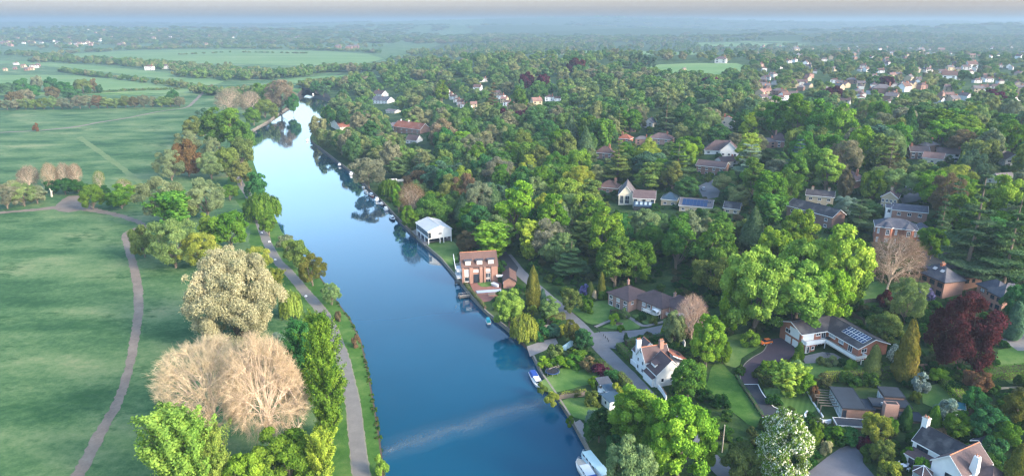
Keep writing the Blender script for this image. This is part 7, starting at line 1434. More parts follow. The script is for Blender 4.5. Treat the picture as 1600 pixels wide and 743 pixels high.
# the two big cruisers at the bottom
def barge(name, label, p, q, Wd, cab, roofm, hullm, h, blue=False):
    L = (q - p).length; o = thing(name, label, 'boat', ((p.x + q.x) / 2, (p.y + q.y) / 2, 0), heading(q, p)); H = MB(); T_ = [(-.5 * L, -.46 * Wd), (.3 * L, -.5 * Wd), (.42 * L, -.36 * Wd), (.5 * L, -.04 * Wd), (.5 * L, .04 * Wd), (.42 * L, .36 * Wd), (.3 * L, .5 * Wd), (-.5 * L, .46 * Wd)]
    H.hull([(x, y, 1.0 + (0.3 if x > .3 * L else 0)) for x, y in T_], [(x * .95, y * .8, -.3) for x, y in T_], hullm); H.build('hull', o)
    D = MB(); D.hull([(x * .97, y * .9, 1.05 + (0.3 if x > .3 * L else 0)) for x, y in T_], [(x * .97, y * .9, 1.004 + (0.3 if x > .3 * L else 0)) for x, y in T_], 'pale_wood'); D.build('deck', o)
    x0, x1 = cab; C_ = MB(); C_.box(x0 * L, -.36 * Wd, 1.06, x1 * L, .36 * Wd, 1.06 + h, 'white_paint'); c = C_.build('cabin', o)
    Rf = MB(); Rf.box(x0 * L - .12, -.40 * Wd, 1.062 + h, x1 * L + .12, .40 * Wd, 1.14 + h, roofm); Rf.build('cabin_roof', c); n = max(2, int((x1 - x0) * L / 1.3))
    for sg in (-1, 1):
        for k in range(n): x = x0 * L + (x1 - x0) * L * (k + .5) / n; Wn = MB(); y = .36 * Wd * sg; Wn.box(x - .4, min(y, y + .03 * sg), 1.06 + h * .45, x + .4, max(y, y + .03 * sg), 1.06 + h * .85, 'glass'); Wn.build('window', c)
    x2 = x0 * L - .02; W2 = MB(); W2.box(-.5 * L + .5, -.34 * Wd, 1.06, x2 - .15, .34 * Wd, 1.06 + h * 1.25, 'blue_cover' if blue else 'white_paint'); ww = W2.build('wheelhouse', o)
    Rf = MB(); Rf.box(-.5 * L + .3, -.38 * Wd, 1.062 + h * 1.25, x2, .38 * Wd, 1.16 + h * 1.25, 'blue_cover' if blue else roofm); Rf.build('wheelhouse_roof', ww)
    if not blue:
        for k in range(4): y = -.25 * Wd + k * .5 * Wd / 3; Wn = MB(); Wn.box(-.5 * L + .46, y - .18, 1.06 + h * .65, -.5 * L + .499, y + .18, 1.06 + h * 1.1, 'glass'); Wn.build('window', ww)
    Rl = MB(); ps = [(x * .96, y * .88, 1.9) for x, y in T_[1:7]]
    for a_, b_ in zip(ps, ps[1:]): Rl.tube(a_, b_, .03, .03, 'bare_steel', 4)
    for a_ in ps: Rl.tube((a_[0], a_[1], 1.3), a_, .03, .03, 'bare_steel', 4)
    Rl.build('pulpit_rail', o)
    for k in range(3): F = MB(); x = (-.3 + .28 * k) * L; F.tube((x, -.53 * Wd, .25), (x, -.53 * Wd, .85), .13, .13, 'white_paint', 8); F.build('fender', o)
    return o
barge('river_cruiser', 'long pale teal roofed cruiser lying against the bank at the bottom edge', wp(911, 706, .8), wp(948, 752, .8), 2.9, (-.18, .36), 'boat_teal', 'boat_teal', 1.1)
barge('river_cruiser', 'white roofed cruiser with a blue cover and red foredeck moored outside the teal one', wp(903, 718, .8), wp(936, 768, .8), 2.8, (-.15, .2), 'white_paint', 'boat_cream', .9, True)
# far moorings, in order along the bank
BOATS = [(602, 351, 621, 'motor_cruiser', 'white topped cruiser with a dark hull nearest the white boathouse', 7.5, 2.7, 'navy', 'white_paint', (-.3, .2, .8), None),
         (598, 318, 0, 'motor_cruiser', 'small white cruiser with a dark hull at the middle of the far moorings', 5.5, 2.2, 'navy', 'white_paint', (-.2, .2, .6), None),
         (580, 306, 0, 'narrowboat', 'red and cream boat moored under the wide grey tree', 7.0, 2.4, 'boat_red', 'boat_cream', (-.35, .25, .8), None),
         (571, 299, 0, 'motor_cruiser', 'white launch moored left of the red and cream boat', 6.0, 2.2, 'white_paint', 'boat_cream', (-.2, .2, .6), None),
         (568, 292, 0, 'rowing_boat', 'little pale boat farthest along under the wide grey tree', 4.0, 1.7, 'boat_cream', 'boat_cream', None, None)]
fix = {0: (613, 341), 1: (599, 319), 2: (581, 305), 3: (572, 300), 4: (568, 293)}
for i, (u, v, _, nm, lab, L, Wd, hm, dm, cab, can) in enumerate(BOATS):
    u, v = fix[i]; p = wp(u, v, .4); y = p.y; x = min(p.x, xR(y) - Wd * 0.62); hd = math.atan2(-4, xR(y - 4) - xR(y)); hull_boat(nm, lab, 'boat', (x, y), hd, L, Wd, hm, dm, cab, canopy=can)
for u, v, lab, L, hm in [(552, 272, 'cream day boat under the left edge of the wide grey tree', 5, 'boat_cream'), (590, 312, 'white day boat between the red boat and the small dark hulled cruiser', 5, 'white_paint'), (607, 327, 'low grey workboat between the two dark hulled cruisers', 4.5, 'silver_paint'), (536, 258, 'small dark boat moored in the reach above the wide grey tree', 5, 'navy'), (480, 219, 'white houseboat moored at the cream river house', 7, 'white_paint'), (484, 196, 'small pale boat moored above the houseboat', 5, 'boat_cream'), (516, 161, 'white boat moored at the far river bend', 6, 'white_paint'), (489, 139.5 + 8, 'tiny white boat on the far reach of the river', 6, 'boat_cream')]:
    p = wp(u, v, .4); x = min(p.x, xR(p.y) - 1.5); hull_boat('houseboat' if 'houseboat' in lab else 'motor_cruiser', lab, 'boat', (x, p.y), R(110), L, 2.6, hm, 'boat_cream', (-.35, .25, 1.0))
for u, v, lab in [(614, 282, 'left of two white dinghies lying on the grass behind the willow'), (626, 283, 'right of two white dinghies lying on the grass behind the willow')]:
    p = at(u, v); hull_boat('dinghy', lab, 'boat', p, 0.3, 5.0, 2.0, 'white_paint', 'boat_cream', None, z=p.z + 0.25)
p = wp(763, 502, .4); hull_boat('rowing_boat', 'turquoise covered rowing boat tied below the lime green round tree', 'boat', p, R(100), 3.4, 1.7, 'white_paint', 'turquoise', None, canopy=(-.35, .3, 'turquoise'))
p = wp(786, 505, .4); hull_boat('rowing_boat', 'small grey rowing boat under the round tree by the willow', 'boat', p, R(150), 3.2, 1.4, 'boat_cream', 'pale_wood')
# pontoon and jetties of the brick boathouse
def jetty(name, label, p, rz, L, Wd, h=0.55):
    o = thing(name, label, 'jetty', (p.x, p.y, 0), rz); n = int(L / 0.35)
    for k in range(n): B = MB(); B.box(-L / 2 + k * L / n, -Wd / 2, h, -L / 2 + (k + .88) * L / n, Wd / 2, h + .08, 'weathered_timber') if k == 0 else None; plank = B.build('plank', o) if k == 0 else link('plank', pl0.data, o); pl0 = plank if k == 0 else pl0; plank.location.x = k * L / n
    for x in (-L / 2 + .3, L / 2 - .3):
        for y in (-Wd / 2 + .15, Wd / 2 - .15): B = MB(); B.tube((x, y, -2), (x, y, h + .9), .11, .11, 'weathered_timber', 7); B.build('post', o)
    for y in (-Wd / 2 + .15, Wd / 2 - .15): B = MB(); B.box(-L / 2 + .3, y - .04, h + .8, L / 2 - .3, y + .04, h + .88, 'pale_wood'); B.build('handrail', o)
    return o
p = wp(726, 462, .6); jetty('jetty', 'timber jetty with handrails below the red brick terrace', p, R(14), 4.6, 3.0)
p = wp(716, 441, .6); jetty('jetty', 'narrow white railed landing stage at the foot of the balconies', p, R(14), 3.0, 1.3, .5)
p = at(766, 455); o = thing('swimming_pool', 'covered swimming pool across the red brick terrace', 'pool', p, bb.rotation_euler.z); B = MB(); B.box(-5.2, -1.2, .14, 4.2, 1.2, .22, 'pool_cover'); B.build('pool_cover', o)
for x0, y0, x1, y1 in ((-5.5, -1.5, 4.5, -1.204), (-5.5, 1.204, 4.5, 1.5), (-5.5, -1.2, -5.204, 1.2), (4.204, -1.2, 4.5, 1.2)): B = MB(); B.box(x0, y0, .1, x1, y1, .26, 'paving'); B.build('coping', o)
p = at(772, 462); o = thing('garden_wall', 'low pinkish wall block beside the covered pool', 'wall', p, bb.rotation_euler.z); B = MB(); B.box(-2.2, -.4, 0, 2.2, .4, .9, 'pink_brick'); B.build('wall_block', o); B = MB(); B.box(-2.3, -.5, .902, 2.3, .5, 1.0, 'stone'); B.build('coping', o)
p = at(774, 447); hull_boat('dinghy', 'white dinghy standing on the terrace by the brick annexe', 'boat', p, R(-50), 4.2, 1.7, 'white_paint', 'boat_cream', z=p.z + .3)
# trampoline
def trampoline():
    p = at(863, 583); o = thing('trampoline', 'round blue edged trampoline with a net ring on the riverside lawn', 'trampoline', p); r = 2.1; n = 24
    ring = lambda rr, z: [(rr * math.cos(k * math.tau / n), rr * math.sin(k * math.tau / n), z) for k in range(n)]
    B = MB(); B.poly(ring(r * .86, .88), 'rubber'); B.poly(ring(r * .86, .86)[::-1], 'rubber'); B.build('mat', o)
    B = MB(); a, b, c, d = ring(r, .95), ring(r * .84, .95), ring(r, .80), ring(r * .84, .80)
    for k in range(n):
        j = (k + 1) % n; B.poly([b[k], a[k], a[j], b[j]], 'navy'); B.poly([a[k], c[k], c[j], a[j]], 'blue_cover'); B.poly([d[k], b[k], b[j], d[j]], 'navy')
    B.build('padded_edge', o)
    for k in range(8): t_ = k * math.tau / 8; x, y = r * math.cos(t_), r * math.sin(t_); B = MB(); B.tube((x, y, 0), (x, y, .8), .05, .05, 'bare_steel', 6); B.build('leg', o); B = MB(); B.tube((x * 1.01, y * 1.01, .95), (x * 1.01, y * 1.01, 2.4), .035, .035, 'dark_frame', 6); B.build('net_pole', o)
    B = MB(); e = ring(r * 1.01, 2.4)
    for k in range(n): B.tube(e[k], e[(k + 1) % n], .025, .025, 'dark_frame', 4)
    B.build('net_ring', o)
trampoline()
def picket(name, label, px, h, mat, kind='rail', w=0.1, cat='fence', step=1.7):
    """fence: every post a part, rails or boards between them"""
    P_ = [at(u, v) for u, v in px]; L = smooth_line(P_, 0.5) if len(P_) > 2 else [Vector((P_[0].x, P_[0].y)), Vector((P_[1].x, P_[1].y))]
    tot = [0]
    for a, b in zip(L, L[1:]): tot.append(tot[-1] + (b - a).length)
    n = max(2, int(tot[-1] / step)); pts = []
    for k in range(n + 1): s = tot[-1] * k / n; pts.append((float(np.interp(s, tot, [q.x for q in L])), float(np.interp(s, tot, [q.y for q in L]))))
    b0 = Vector((*pts[0], ground(*pts[0]))); o = thing(name, label, cat, b0); sh = {}
    for k, (x, y) in enumerate(pts):
        if 'p' not in sh: B = MB(); B.box(-w / 2, -w / 2, -.6, w / 2, w / 2, h + .12, mat); q = B.build('post', o); sh['p'] = q.data
        else: q = link('post', sh['p'], o)
        q.location = Vector((x, y, ground(x, y))) - b0
    for (x0, y0), (x1, y1) in zip(pts, pts[1:]):
        ln = math.hypot(x1 - x0, y1 - y0); z0, z1 = ground(x0, y0), ground(x1, y1); M = Matrix.Translation(Vector((x0, y0, z0)) - b0) @ Matrix.Rotation(math.atan2(y1 - y0, x1 - x0), 4, 'Z') @ Matrix.Rotation(-math.atan2(z1 - z0, ln), 4, 'Y')
        rows = ((.38, .48), (.86, .96)) if kind == 'rail' else ((0, h),)
        for a_, c_ in rows:
            if kind == 'rail' and c_ > h + .1: continue
            B = MB(); B.box(w / 2 + .004, -.03, a_, ln - w / 2 - .004, .03, c_, mat); q = B.build('rail' if kind == 'rail' else 'fence_panel', o); q.matrix_local = M
    return o
picket('rail_fence', 'pale two railed fence between the trampoline lawn and the shrubs', [(858, 580), (885, 570), (911, 561)], 1.0, 'pale_wood', 'rail', .09)
picket('reed_fence', 'brown reed screen fence under the yellow hedge of the lower riverside lawn', [(874, 623), (892, 621), (914, 618)], 1.3, 'weathered_timber', 'panel', .08)
picket('board_fence', 'timber board fence behind the rear flat roof with a red brown end', [(1406, 582), (1440, 577), (1462, 578), (1474, 584)], 1.8, 'fence_wood', 'panel')
picket('board_fence', 'short timber fence at the near corner of the white lane house', [(1034, 612), (1040, 622)], 1.7, 'fence_wood', 'panel')
picket('board_fence', 'grey board fence on the slope behind the house with solar panels', [(1312, 482), (1335, 497), (1352, 507)], 1.6, 'weathered_timber', 'panel')
picket('board_fence', 'weathered board fence below the leafless tree lawn', [(1332, 478), (1362, 472), (1380, 474)], 1.5, 'weathered_timber', 'panel')
picket('board_fence', 'curving pale fence above the modern house with glass roofs', [(1015, 292), (1030, 288), (1042, 286)], 1.8, 'pale_wood', 'panel')
# walls of the lane house and the curved white wall
def garden_wall(name, label, px, h, th, mat, base=-.6):
    P_ = [at(u, v) for u, v in px]; L = smooth_line(P_, 0.6); b0 = P_[0]; o = thing(name, label, 'wall', b0); B = MB(); K = MB()
    for i in range(len(L) - 1):
        a, b = L[i], L[i + 1]; na = (L[min(i + 1, len(L) - 1)] - L[max(i - 1, 0)]).normalized(); nb_ = (L[min(i + 2, len(L) - 1)] - L[i]).normalized(); na, nb_ = Vector((-na.y, na.x)) * th / 2, Vector((-nb_.y, nb_.x)) * th / 2
        q = [a - na, b - nb_, b + nb_, a + na]; z = [ground(p_.x, p_.y) for p_ in q]
        B.hull([(p_.x - b0.x, p_.y - b0.y, z_ - b0.z + h) for p_, z_ in zip(q, z)], [(p_.x - b0.x, p_.y - b0.y, z_ - b0.z + base) for p_, z_ in zip(q, z)], mat)
    B.build('wall_run', o)
    return o
garden_wall('garden_wall', 'long white wall along the lane beside the white house', [(985, 566), (994, 574), (1001, 582)], 1.5, .3, 'white_render')
garden_wall('garden_wall', 'white wall end beside the short timber fence at the lane', [(1028, 606), (1034, 613), (1041, 624)], 1.2, .3, 'white_render')
garden_wall('garden_wall', 'white angled wall enclosing the yard behind the white lane house', [(1050, 526), (1056, 532), (1064, 532), (1070, 541)], 1.6, .3, 'white_render')
garden_wall('garden_wall', 'curved white planter wall at the corner of the striped lawn', [(1261, 646), (1257, 651), (1260, 657), (1272, 660), (1288, 661), (1298, 660)], 1.0, .35, 'white_paint')
garden_wall('garden_wall', 'thin white wall between the striped lawn and the pergola', [(1261, 612), (1268, 626), (1276, 638), (1286, 652)], .5, .25, 'white_paint')
garden_wall('garden_wall', 'low stone garden wall below the willow garden shrubs', [(838, 518), (850, 512), (858, 510)], .8, .4, 'stone')
garden_wall('garden_wall', 'low stone wall beside the lane above the slipway garden', [(888, 522), (896, 518), (902, 512)], .8, .4, 'stone')
def steps():
    p = at(1292, 659); o = thing('garden_steps', 'white garden steps beside the curved planter wall', 'steps', p, R(100))
    for k in range(5): B = MB(); B.box(-.8, k * .35, -.4, .8, k * .35 + .345, .18 * (k + 1), 'white_paint' if k % 2 == 0 else 'paving'); B.build('step', o)
steps()
# riverside cabins
def cabin(label, u, v, w, d, h, wm, rm, rz, kind='flat'):
    p = at(u, v); o = thing('cabin', label, 'cabin', p, rz); walls(o, -w / 2, -d / 2, w / 2, d / 2, h, wm, 'x' if kind == 'gx' else None, .8, -.5); roof(o, -w / 2, -d / 2, w / 2, d / 2, h, .8 if kind == 'gx' else (.5 if kind.startswith('mono') else 0), rm, kind, .25, .12, 'white_paint')
    b = (-w / 2, -d / 2, w / 2, d / 2); window(o, b, 'f', -w * .2, .9, w * .3, 1.0, 2); door(o, b, 'l', 0, 0, .9, 2.0); return o
cabin('small cabin with a dark grey roof at the back of the riverside plots', 943, 606, 3.4, 3.0, 2.1, 'weathered_timber', 'lead', R(15), 'mono_y0')
cabin('white cabin with a small blue grey roof on the riverside plot', 951, 618, 2.8, 2.6, 2.3, 'white_paint', 'slate_blue_tiles', R(20), 'mono_y0')
cabin('white walled cabin with the larger blue roof beside the bright green tree', 957, 632, 4.6, 3.8, 2.3, 'white_paint', 'slate_blue_tiles', R(28), 'mono_y0')
cabin('teal roofed shed among the shrubs above the cottage', 1492, 600 + 44, 3, 2.6, 2.0, 'weathered_timber', 'teal_tarp', R(-20), 'gx')
cabin('small dark shed with a pointed white edged roof right of the cottage', 1530, 702, 2.6, 2.6, 2.2, 'dark_frame', 'lead', R(30), 'gx')
p = at(938, 613); hull_boat('dinghy', 'white dinghy stored upright beside the blue roofed cabins', 'boat', p, R(80), 3.0, 1.3, 'white_paint', 'boat_cream', z=p.z + .2)
# white tarpaulin by the slipway shrubs
p = at(887, 541); o = thing('covered_boat', 'pale sheeted boat among the shrubs beside the lane', 'covered boat', p, R(52)); B = MB(); B.hull([(-2.6, -.1, 1.3), (2.4, -.1, 1.5), (2.4, .1, 1.5), (-2.6, .1, 1.3)], [(-2.9, -1.1, .1), (2.7, -1.1, .1), (2.7, 1.1, .1), (-2.9, 1.1, .1)], 'boat_teal'); B.build('sheet', o)
for k in range(5): B = MB(); x = -2.2 + k * 1.1; B.tube((x, -1.12, .2), (x, 0, 1.45), .03, .03, 'pale_wood', 4); B.build('rope', o)
# bollards along the forecourt
BO = [(928, 510), (931, 513), (934, 516), (937, 519), (943, 525), (946, 528), (949, 531), (951, 534), (961, 543), (963, 547)]; bo = None
for i_, (u, v) in enumerate(BO):
    p = at(u, v)
    if bo is None:
        bo = thing('bollard', 'first dark bollard down the lane along the bungalow forecourt', 'bollard', p, 0, 'bollards along the forecourt'); B = MB(); B.tube((0, 0, -.2), (0, 0, .8), .12, .11, 'dark_frame', 8); B.build('post', bo); B = MB(); B.tube((0, 0, .802), (0, 0, .9), .13, .05, 'dark_frame', 8); B.build('cap', bo); bk = list(bo.children)
    else: r_, _ = copy_thing(bo, bk); r_.location = p; r_['group'] = bo['group']; r_['label'] = '%s dark bollard down the lane along the bungalow forecourt' % ORD[i_]
# white marker posts on the towpath verge
for i, (u, v) in enumerate([(409, 364), (421, 378), (430, 406), (478, 463)]):
    p = at(u, v); o = thing('marker_stone', ['white marker stone nearest the river bank willow', 'white marker stone second from the river bank willow', 'white marker stone third from the river bank willow', 'white marker stone beside the small lime green willow'][i], 'marker stone', p); B = MB(); B.hull([(-.35, -.25, .5), (.35, -.25, .5), (.35, .25, .5), (-.35, .25, .5)], [(-.5, -.35, -.1), (.5, -.35, -.1), (.5, .35, -.1), (-.5, .35, -.1)], 'white_paint'); B.build('stone', o)
# cars
def car(label, u, v, rz, paint, cat='car', s=1.0):
    p = at(u, v); o = thing('parked_car', label, cat, (p.x, p.y, p.z + .13), rz); o.scale = (s, s, s); B = MB(); prof = [(-2.0, .35), (-2.05, .75), (-1.9, .95), (-.9, 1.0), (.95, .98), (1.9, .85), (2.05, .6), (2.0, .35)]
    top = [(x, -.82, z) for x, z in prof]; bot = [(x, .82, z) for x, z in prof]; B.hull(top, bot, paint); B.build('body', o)
    C_ = MB(); C_.hull([(-1.3, -.62, 1.48), (.35, -.62, 1.48), (.35, .62, 1.48), (-1.3, .62, 1.48)], [(-1.85, -.76, .95), (1.05, -.76, .95), (1.05, .76, .95), (-1.85, .76, .95)], 'glass'); C_.build('window_band', o)
    R_ = MB(); R_.box(-1.32, -.63, 1.482, .37, .63, 1.52, paint); R_.build('roof', o)
    for x in (-1.25, 1.25):
        for y in (-.84, .84): Wh = MB(); Wh.tube((x, y - .1, .33), (x, y + .1, .33), .33, .33, 'rubber', 12); w_ = Wh.build('wheel', o); Rm = MB(); sg = 1 if y > 0 else -1; Rm.tube((x, y + .101 * sg, .33), (x, y + .12 * sg, .33), .2, .2, 'silver_paint', 10); Rm.build('rim', w_)
    for y in (-.55, .55): Hl = MB(); Hl.box(2.0, y - .18, .62, 2.06, y + .18, .76, 'curtained_glass'); Hl.build('headlight', o)
    return o
car('orange car parked at the top of the plum coloured drive', 1196, 537, R(200), 'orange_paint')
car('silver car in the car park beside the low solar roofed house', 1099, 297, R(80), 'silver_paint'); car('pale car parked in the dark car park behind the small cream house', 1428, 297, R(20), 'silver_paint'); car('white car parked at the left in the dark car park', 1420, 293, R(40), 'white_paint')
# pole, lamp, table sets
p = at(1128, 706); o = thing('utility_pole', 'bare wooden pole on the rough slope above the lane', 'pole', p); B = MB(); B.tube((0, 0, -.5), (0, 0, 7.5), .16, .12, 'pale_wood', 8); B.build('shaft', o); B = MB(); B.box(-.1, -.14, 7.2, .1, .14, 7.35, 'bare_steel'); B.build('cap', o)
p = at(1194, 590); o = thing('garden_lamp', 'white lamp post inside the bend of the plum drive', 'lamp', p); B = MB(); B.tube((0, 0, 0), (0, 0, 2.2), .07, .06, 'white_paint', 8); B.build('post', o); B = MB(); B.hull([(-.3, -.3, 2.75), (.3, -.3, 2.75), (.3, .3, 2.75), (-.3, .3, 2.75)], [(-.2, -.2, 2.2), (.2, -.2, 2.2), (.2, .2, 2.2), (-.2, .2, 2.2)], 'pale_glass'); B.build('lantern', o)
def table_set(label, pos, rz, mat, n=4, z=0):
    o = thing('patio_table', label, 'table', (pos[0], pos[1], pos[2] + z), rz); B = MB(); B.tube((0, 0, .7), (0, 0, .76), .7, .7, mat, 14); B.build('table_top', o); B = MB(); B.tube((0, 0, 0), (0, 0, .698), .06, .06, mat, 6); B.build('leg', o); return o
def chair(label, pos, rz, mat):
    o = thing('patio_chair', label, 'chair', pos, rz, None); B = MB(); B.box(-.25, -.25, .42, .25, .25, .47, mat); B.build('seat', o); B = MB(); B.box(-.25, .22, .472, .25, .26, .95, mat); B.build('backrest', o)
    for x in (-.22, .22):
        for y in (-.22, .22): B = MB(); B.box(x - .03, y - .03, 0, x + .03, y + .03, .418, mat); B.build('leg', o)
    return o
Lw = lambda o, x, y, z: o.matrix_world @ Vector((x, y, z)) if False else Vector((o.location.x + x * math.cos(o.rotation_euler.z) - y * math.sin(o.rotation_euler.z), o.location.y + x * math.sin(o.rotation_euler.z) + y * math.cos(o.rotation_euler.z), o.location.z + z))
p = Lw(co, 1.6, -4.6, .12); table_set('white round table on the terrace of the white cottage', p, 0, 'white_paint')
for k, a_ in enumerate((0.4, 1.9, 3.6, 5.2)): chair('white chair at the round table on the cottage terrace', (p.x + 1.1 * math.cos(a_), p.y + 1.1 * math.sin(a_), p.z), a_ - math.pi / 2, 'white_paint')['group'] = 'white chairs round the cottage table'
p = Lw(so, 8.6, -1.2, 2.76); table_set('dark round table on the inner corner of the balcony', p, 0, 'dark_frame')
p = Lw(so, 9.3, -6.0, 2.76); table_set('dark round table farther along the balcony', p, 0, 'dark_frame')
p = at(1293, 556); table_set('dark round table on the terrace below the balcony', p, 0, 'dark_frame', z=.15)
# flower bed, broken stump
p = at(967, 506); o = thing('flower_bed', 'round stone flower bed on the three sided front lawn', 'flower bed', p); n = 14; B = MB(); rg = [(1.5 * math.cos(k * math.tau / n), 1.1 * math.sin(k * math.tau / n)) for k in range(n)]; B.hull([(x, y, .3) for x, y in rg], [(x * 1.05, y * 1.05, -.2) for x, y in rg], 'stone'); B.build('rim', o); B = MB(); B.hull([(x * .85, y * .85, .36) for x, y in rg], [(x * .85, y * .85, .302) for x, y in rg], 'soil'); B.build('soil_bed', o)
p = at(81, 307); o = thing('tree_stump', 'tall broken pale stump standing by the bare earth', 'stump', p); B = MB(); B.tube((0, 0, -.3), (.2, 0, 3.2), .6, .45, 'pale_wood', 9); B.tube((.2, 0, 3.1), (-.5, .1, 5.0), .4, .12, 'pale_wood', 7); B.tube((.2, 0, 2.6), (1.3, .1, 3.6), .25, .08, 'pale_wood', 6); B.build('trunk', o)
# hedges: a dense leafy shell over a clipped block
def hedge(label, px, h, w, col, n_per_m=150, leaf=.13, cat='hedge', rough=.12):
    P_ = [at(u, v) for u, v in px]; L = smooth_line(P_, .8); b0 = P_[0].copy(); o = thing('hedge', label, cat, b0); B = MB(); LV = Leaves(); rg = np.random.default_rng(int(px[0][0] * 7 + px[0][1]))
    for i in range(len(L) - 1):
        a, b = L[i], L[i + 1]; d = (b - a); ln = d.length
        if ln < .05: continue
        d /= ln; nr = Vector((-d.y, d.x)); za, zb = ground(a.x, a.y) - b0.z, ground(b.x, b.y) - b0.z; k = .82
        q = [a - nr * w / 2 * k, b - nr * w / 2 * k, b + nr * w / 2 * k, a + nr * w / 2 * k]; zz = [za, zb, zb, za]
        B.hull([(p_.x - b0.x, p_.y - b0.y, z_ + h * .93) for p_, z_ in zip(q, zz)], [(p_.x - b0.x, p_.y - b0.y, z_ - .3) for p_, z_ in zip(q, zz)], 'soil')
        m = int(n_per_m * ln * (w + 2 * h) / 4); t_ = rg.random(m); s = rg.random(m) * (w + 2 * h); side = np.where(s < h, -1, np.where(s > h + w, 1, 0)); wob = .18 * math.sin(i * .9)
        off = np.where(side == 0, s - h - w / 2, side * w / 2); hz_ = np.where(side == -1, s, np.where(side == 1, s - h - w, h)) + (side == 0) * (rg.normal(0, rough * .7, m) + wob * .5)
        x = a.x + d.x * t_ * ln + nr.x * off; y = a.y + d.y * t_ * ln + nr.y * off; j = rg.normal(0, rough, (m, 3))
        c = np.stack([x - b0.x, y - b0.y, za + (zb - za) * t_ + hz_], 1) + j; nn = np.stack([nr.x * side, nr.y * side, np.where(side == 0, 1.0, .35)], 1) + rg.normal(size=(m, 3)) * .45
        LV.add(c, nn, leaf * rg.uniform(.6, 1.3, m), np.clip(.5 + .16 * math.sin(i * .63 + px[0][0]) + rg.normal(0, .2, m), 0, 1), rg)
    B.build('stems', o); me = LV.mesh('hedge_foliage', 'leaves', rg); f = link('foliage', me, o); c = LEAF[col]; f.color = (*c, 1); return o
hedge('clipped dark hedge along the forecourt behind the white lane house', [(978, 540), (1000, 535), (1030, 531), (1052, 527)], 2.0, 1.8, 'deep'); hedge('clipped green hedge along the lane beside the white lane house', [(966, 543), (976, 553), (988, 566)], 1.8, 2.0, 'mid')
hedge('long clipped yellow topped hedge above the flat roofed house', [(1288, 594), (1320, 592), (1350, 591), (1372, 590)], 2.2, 2.2, 'yellow'); hedge('tall bushy green end of the hedge behind the flat roofs', [(1373, 589), (1390, 587), (1408, 583)], 2.8, 2.6, 'moss')
hedge('bright green hedge running down beside the sunken lawn', [(1474, 600), (1490, 616), (1506, 634), (1520, 650)], 2.2, 2.6, 'bright'); hedge('wide bright green hedge along the upper garden below the copper beech', [(1530, 590), (1560, 588), (1600, 584), (1650, 580)], 2.2, 4.0, 'mid')
hedge('yellow hedge along the lane edge above the bright green tree', [(966, 590), (974, 598), (984, 608)], 2.2, 2.0, 'yellow'); hedge('dark hedge by the lane above the riverside cabins', [(935, 566), (948, 578), (962, 590)], 1.5, 2.0, 'moss')
hedge('clipped hedge by the willow garden above the slipway', [(836, 531), (850, 528), (862, 523)], 1.3, 1.6, 'moss'); hedge('curved russet topped hedge beside the lane at the sage green tree', [(858, 508), (868, 500), (882, 497)], 2.2, 2.2, 'olive')
hedge('yellow green hedge above the reed screen fence', [(876, 620), (894, 618), (916, 615)], 1.3, 1.1, 'yellow'); hedge('low hedge inside the plum drive garden beside the lamp', [(1188, 595), (1200, 594), (1212, 596)], 1.6, 1.8, 'moss')
hedge('dark hedge at the end of the bungalow', [(954, 490), (966, 488)], 1.6, 1.6, 'deep'); hedge('hedge along the grass slope beside the black drive', [(1150, 588), (1170, 618), (1192, 652)], .7, .8, 'deep')
hedge('narrow hedge along the river terrace edge of the dormered riverside building', [(726, 444), (736, 456), (748, 470), (758, 482)], 1.0, 1.0, 'olive'); hedge('clipped hedge behind the brick villa lawn below the dark cedars', [(1445, 430), (1458, 428)], 3.0, 2.5, 'moss')
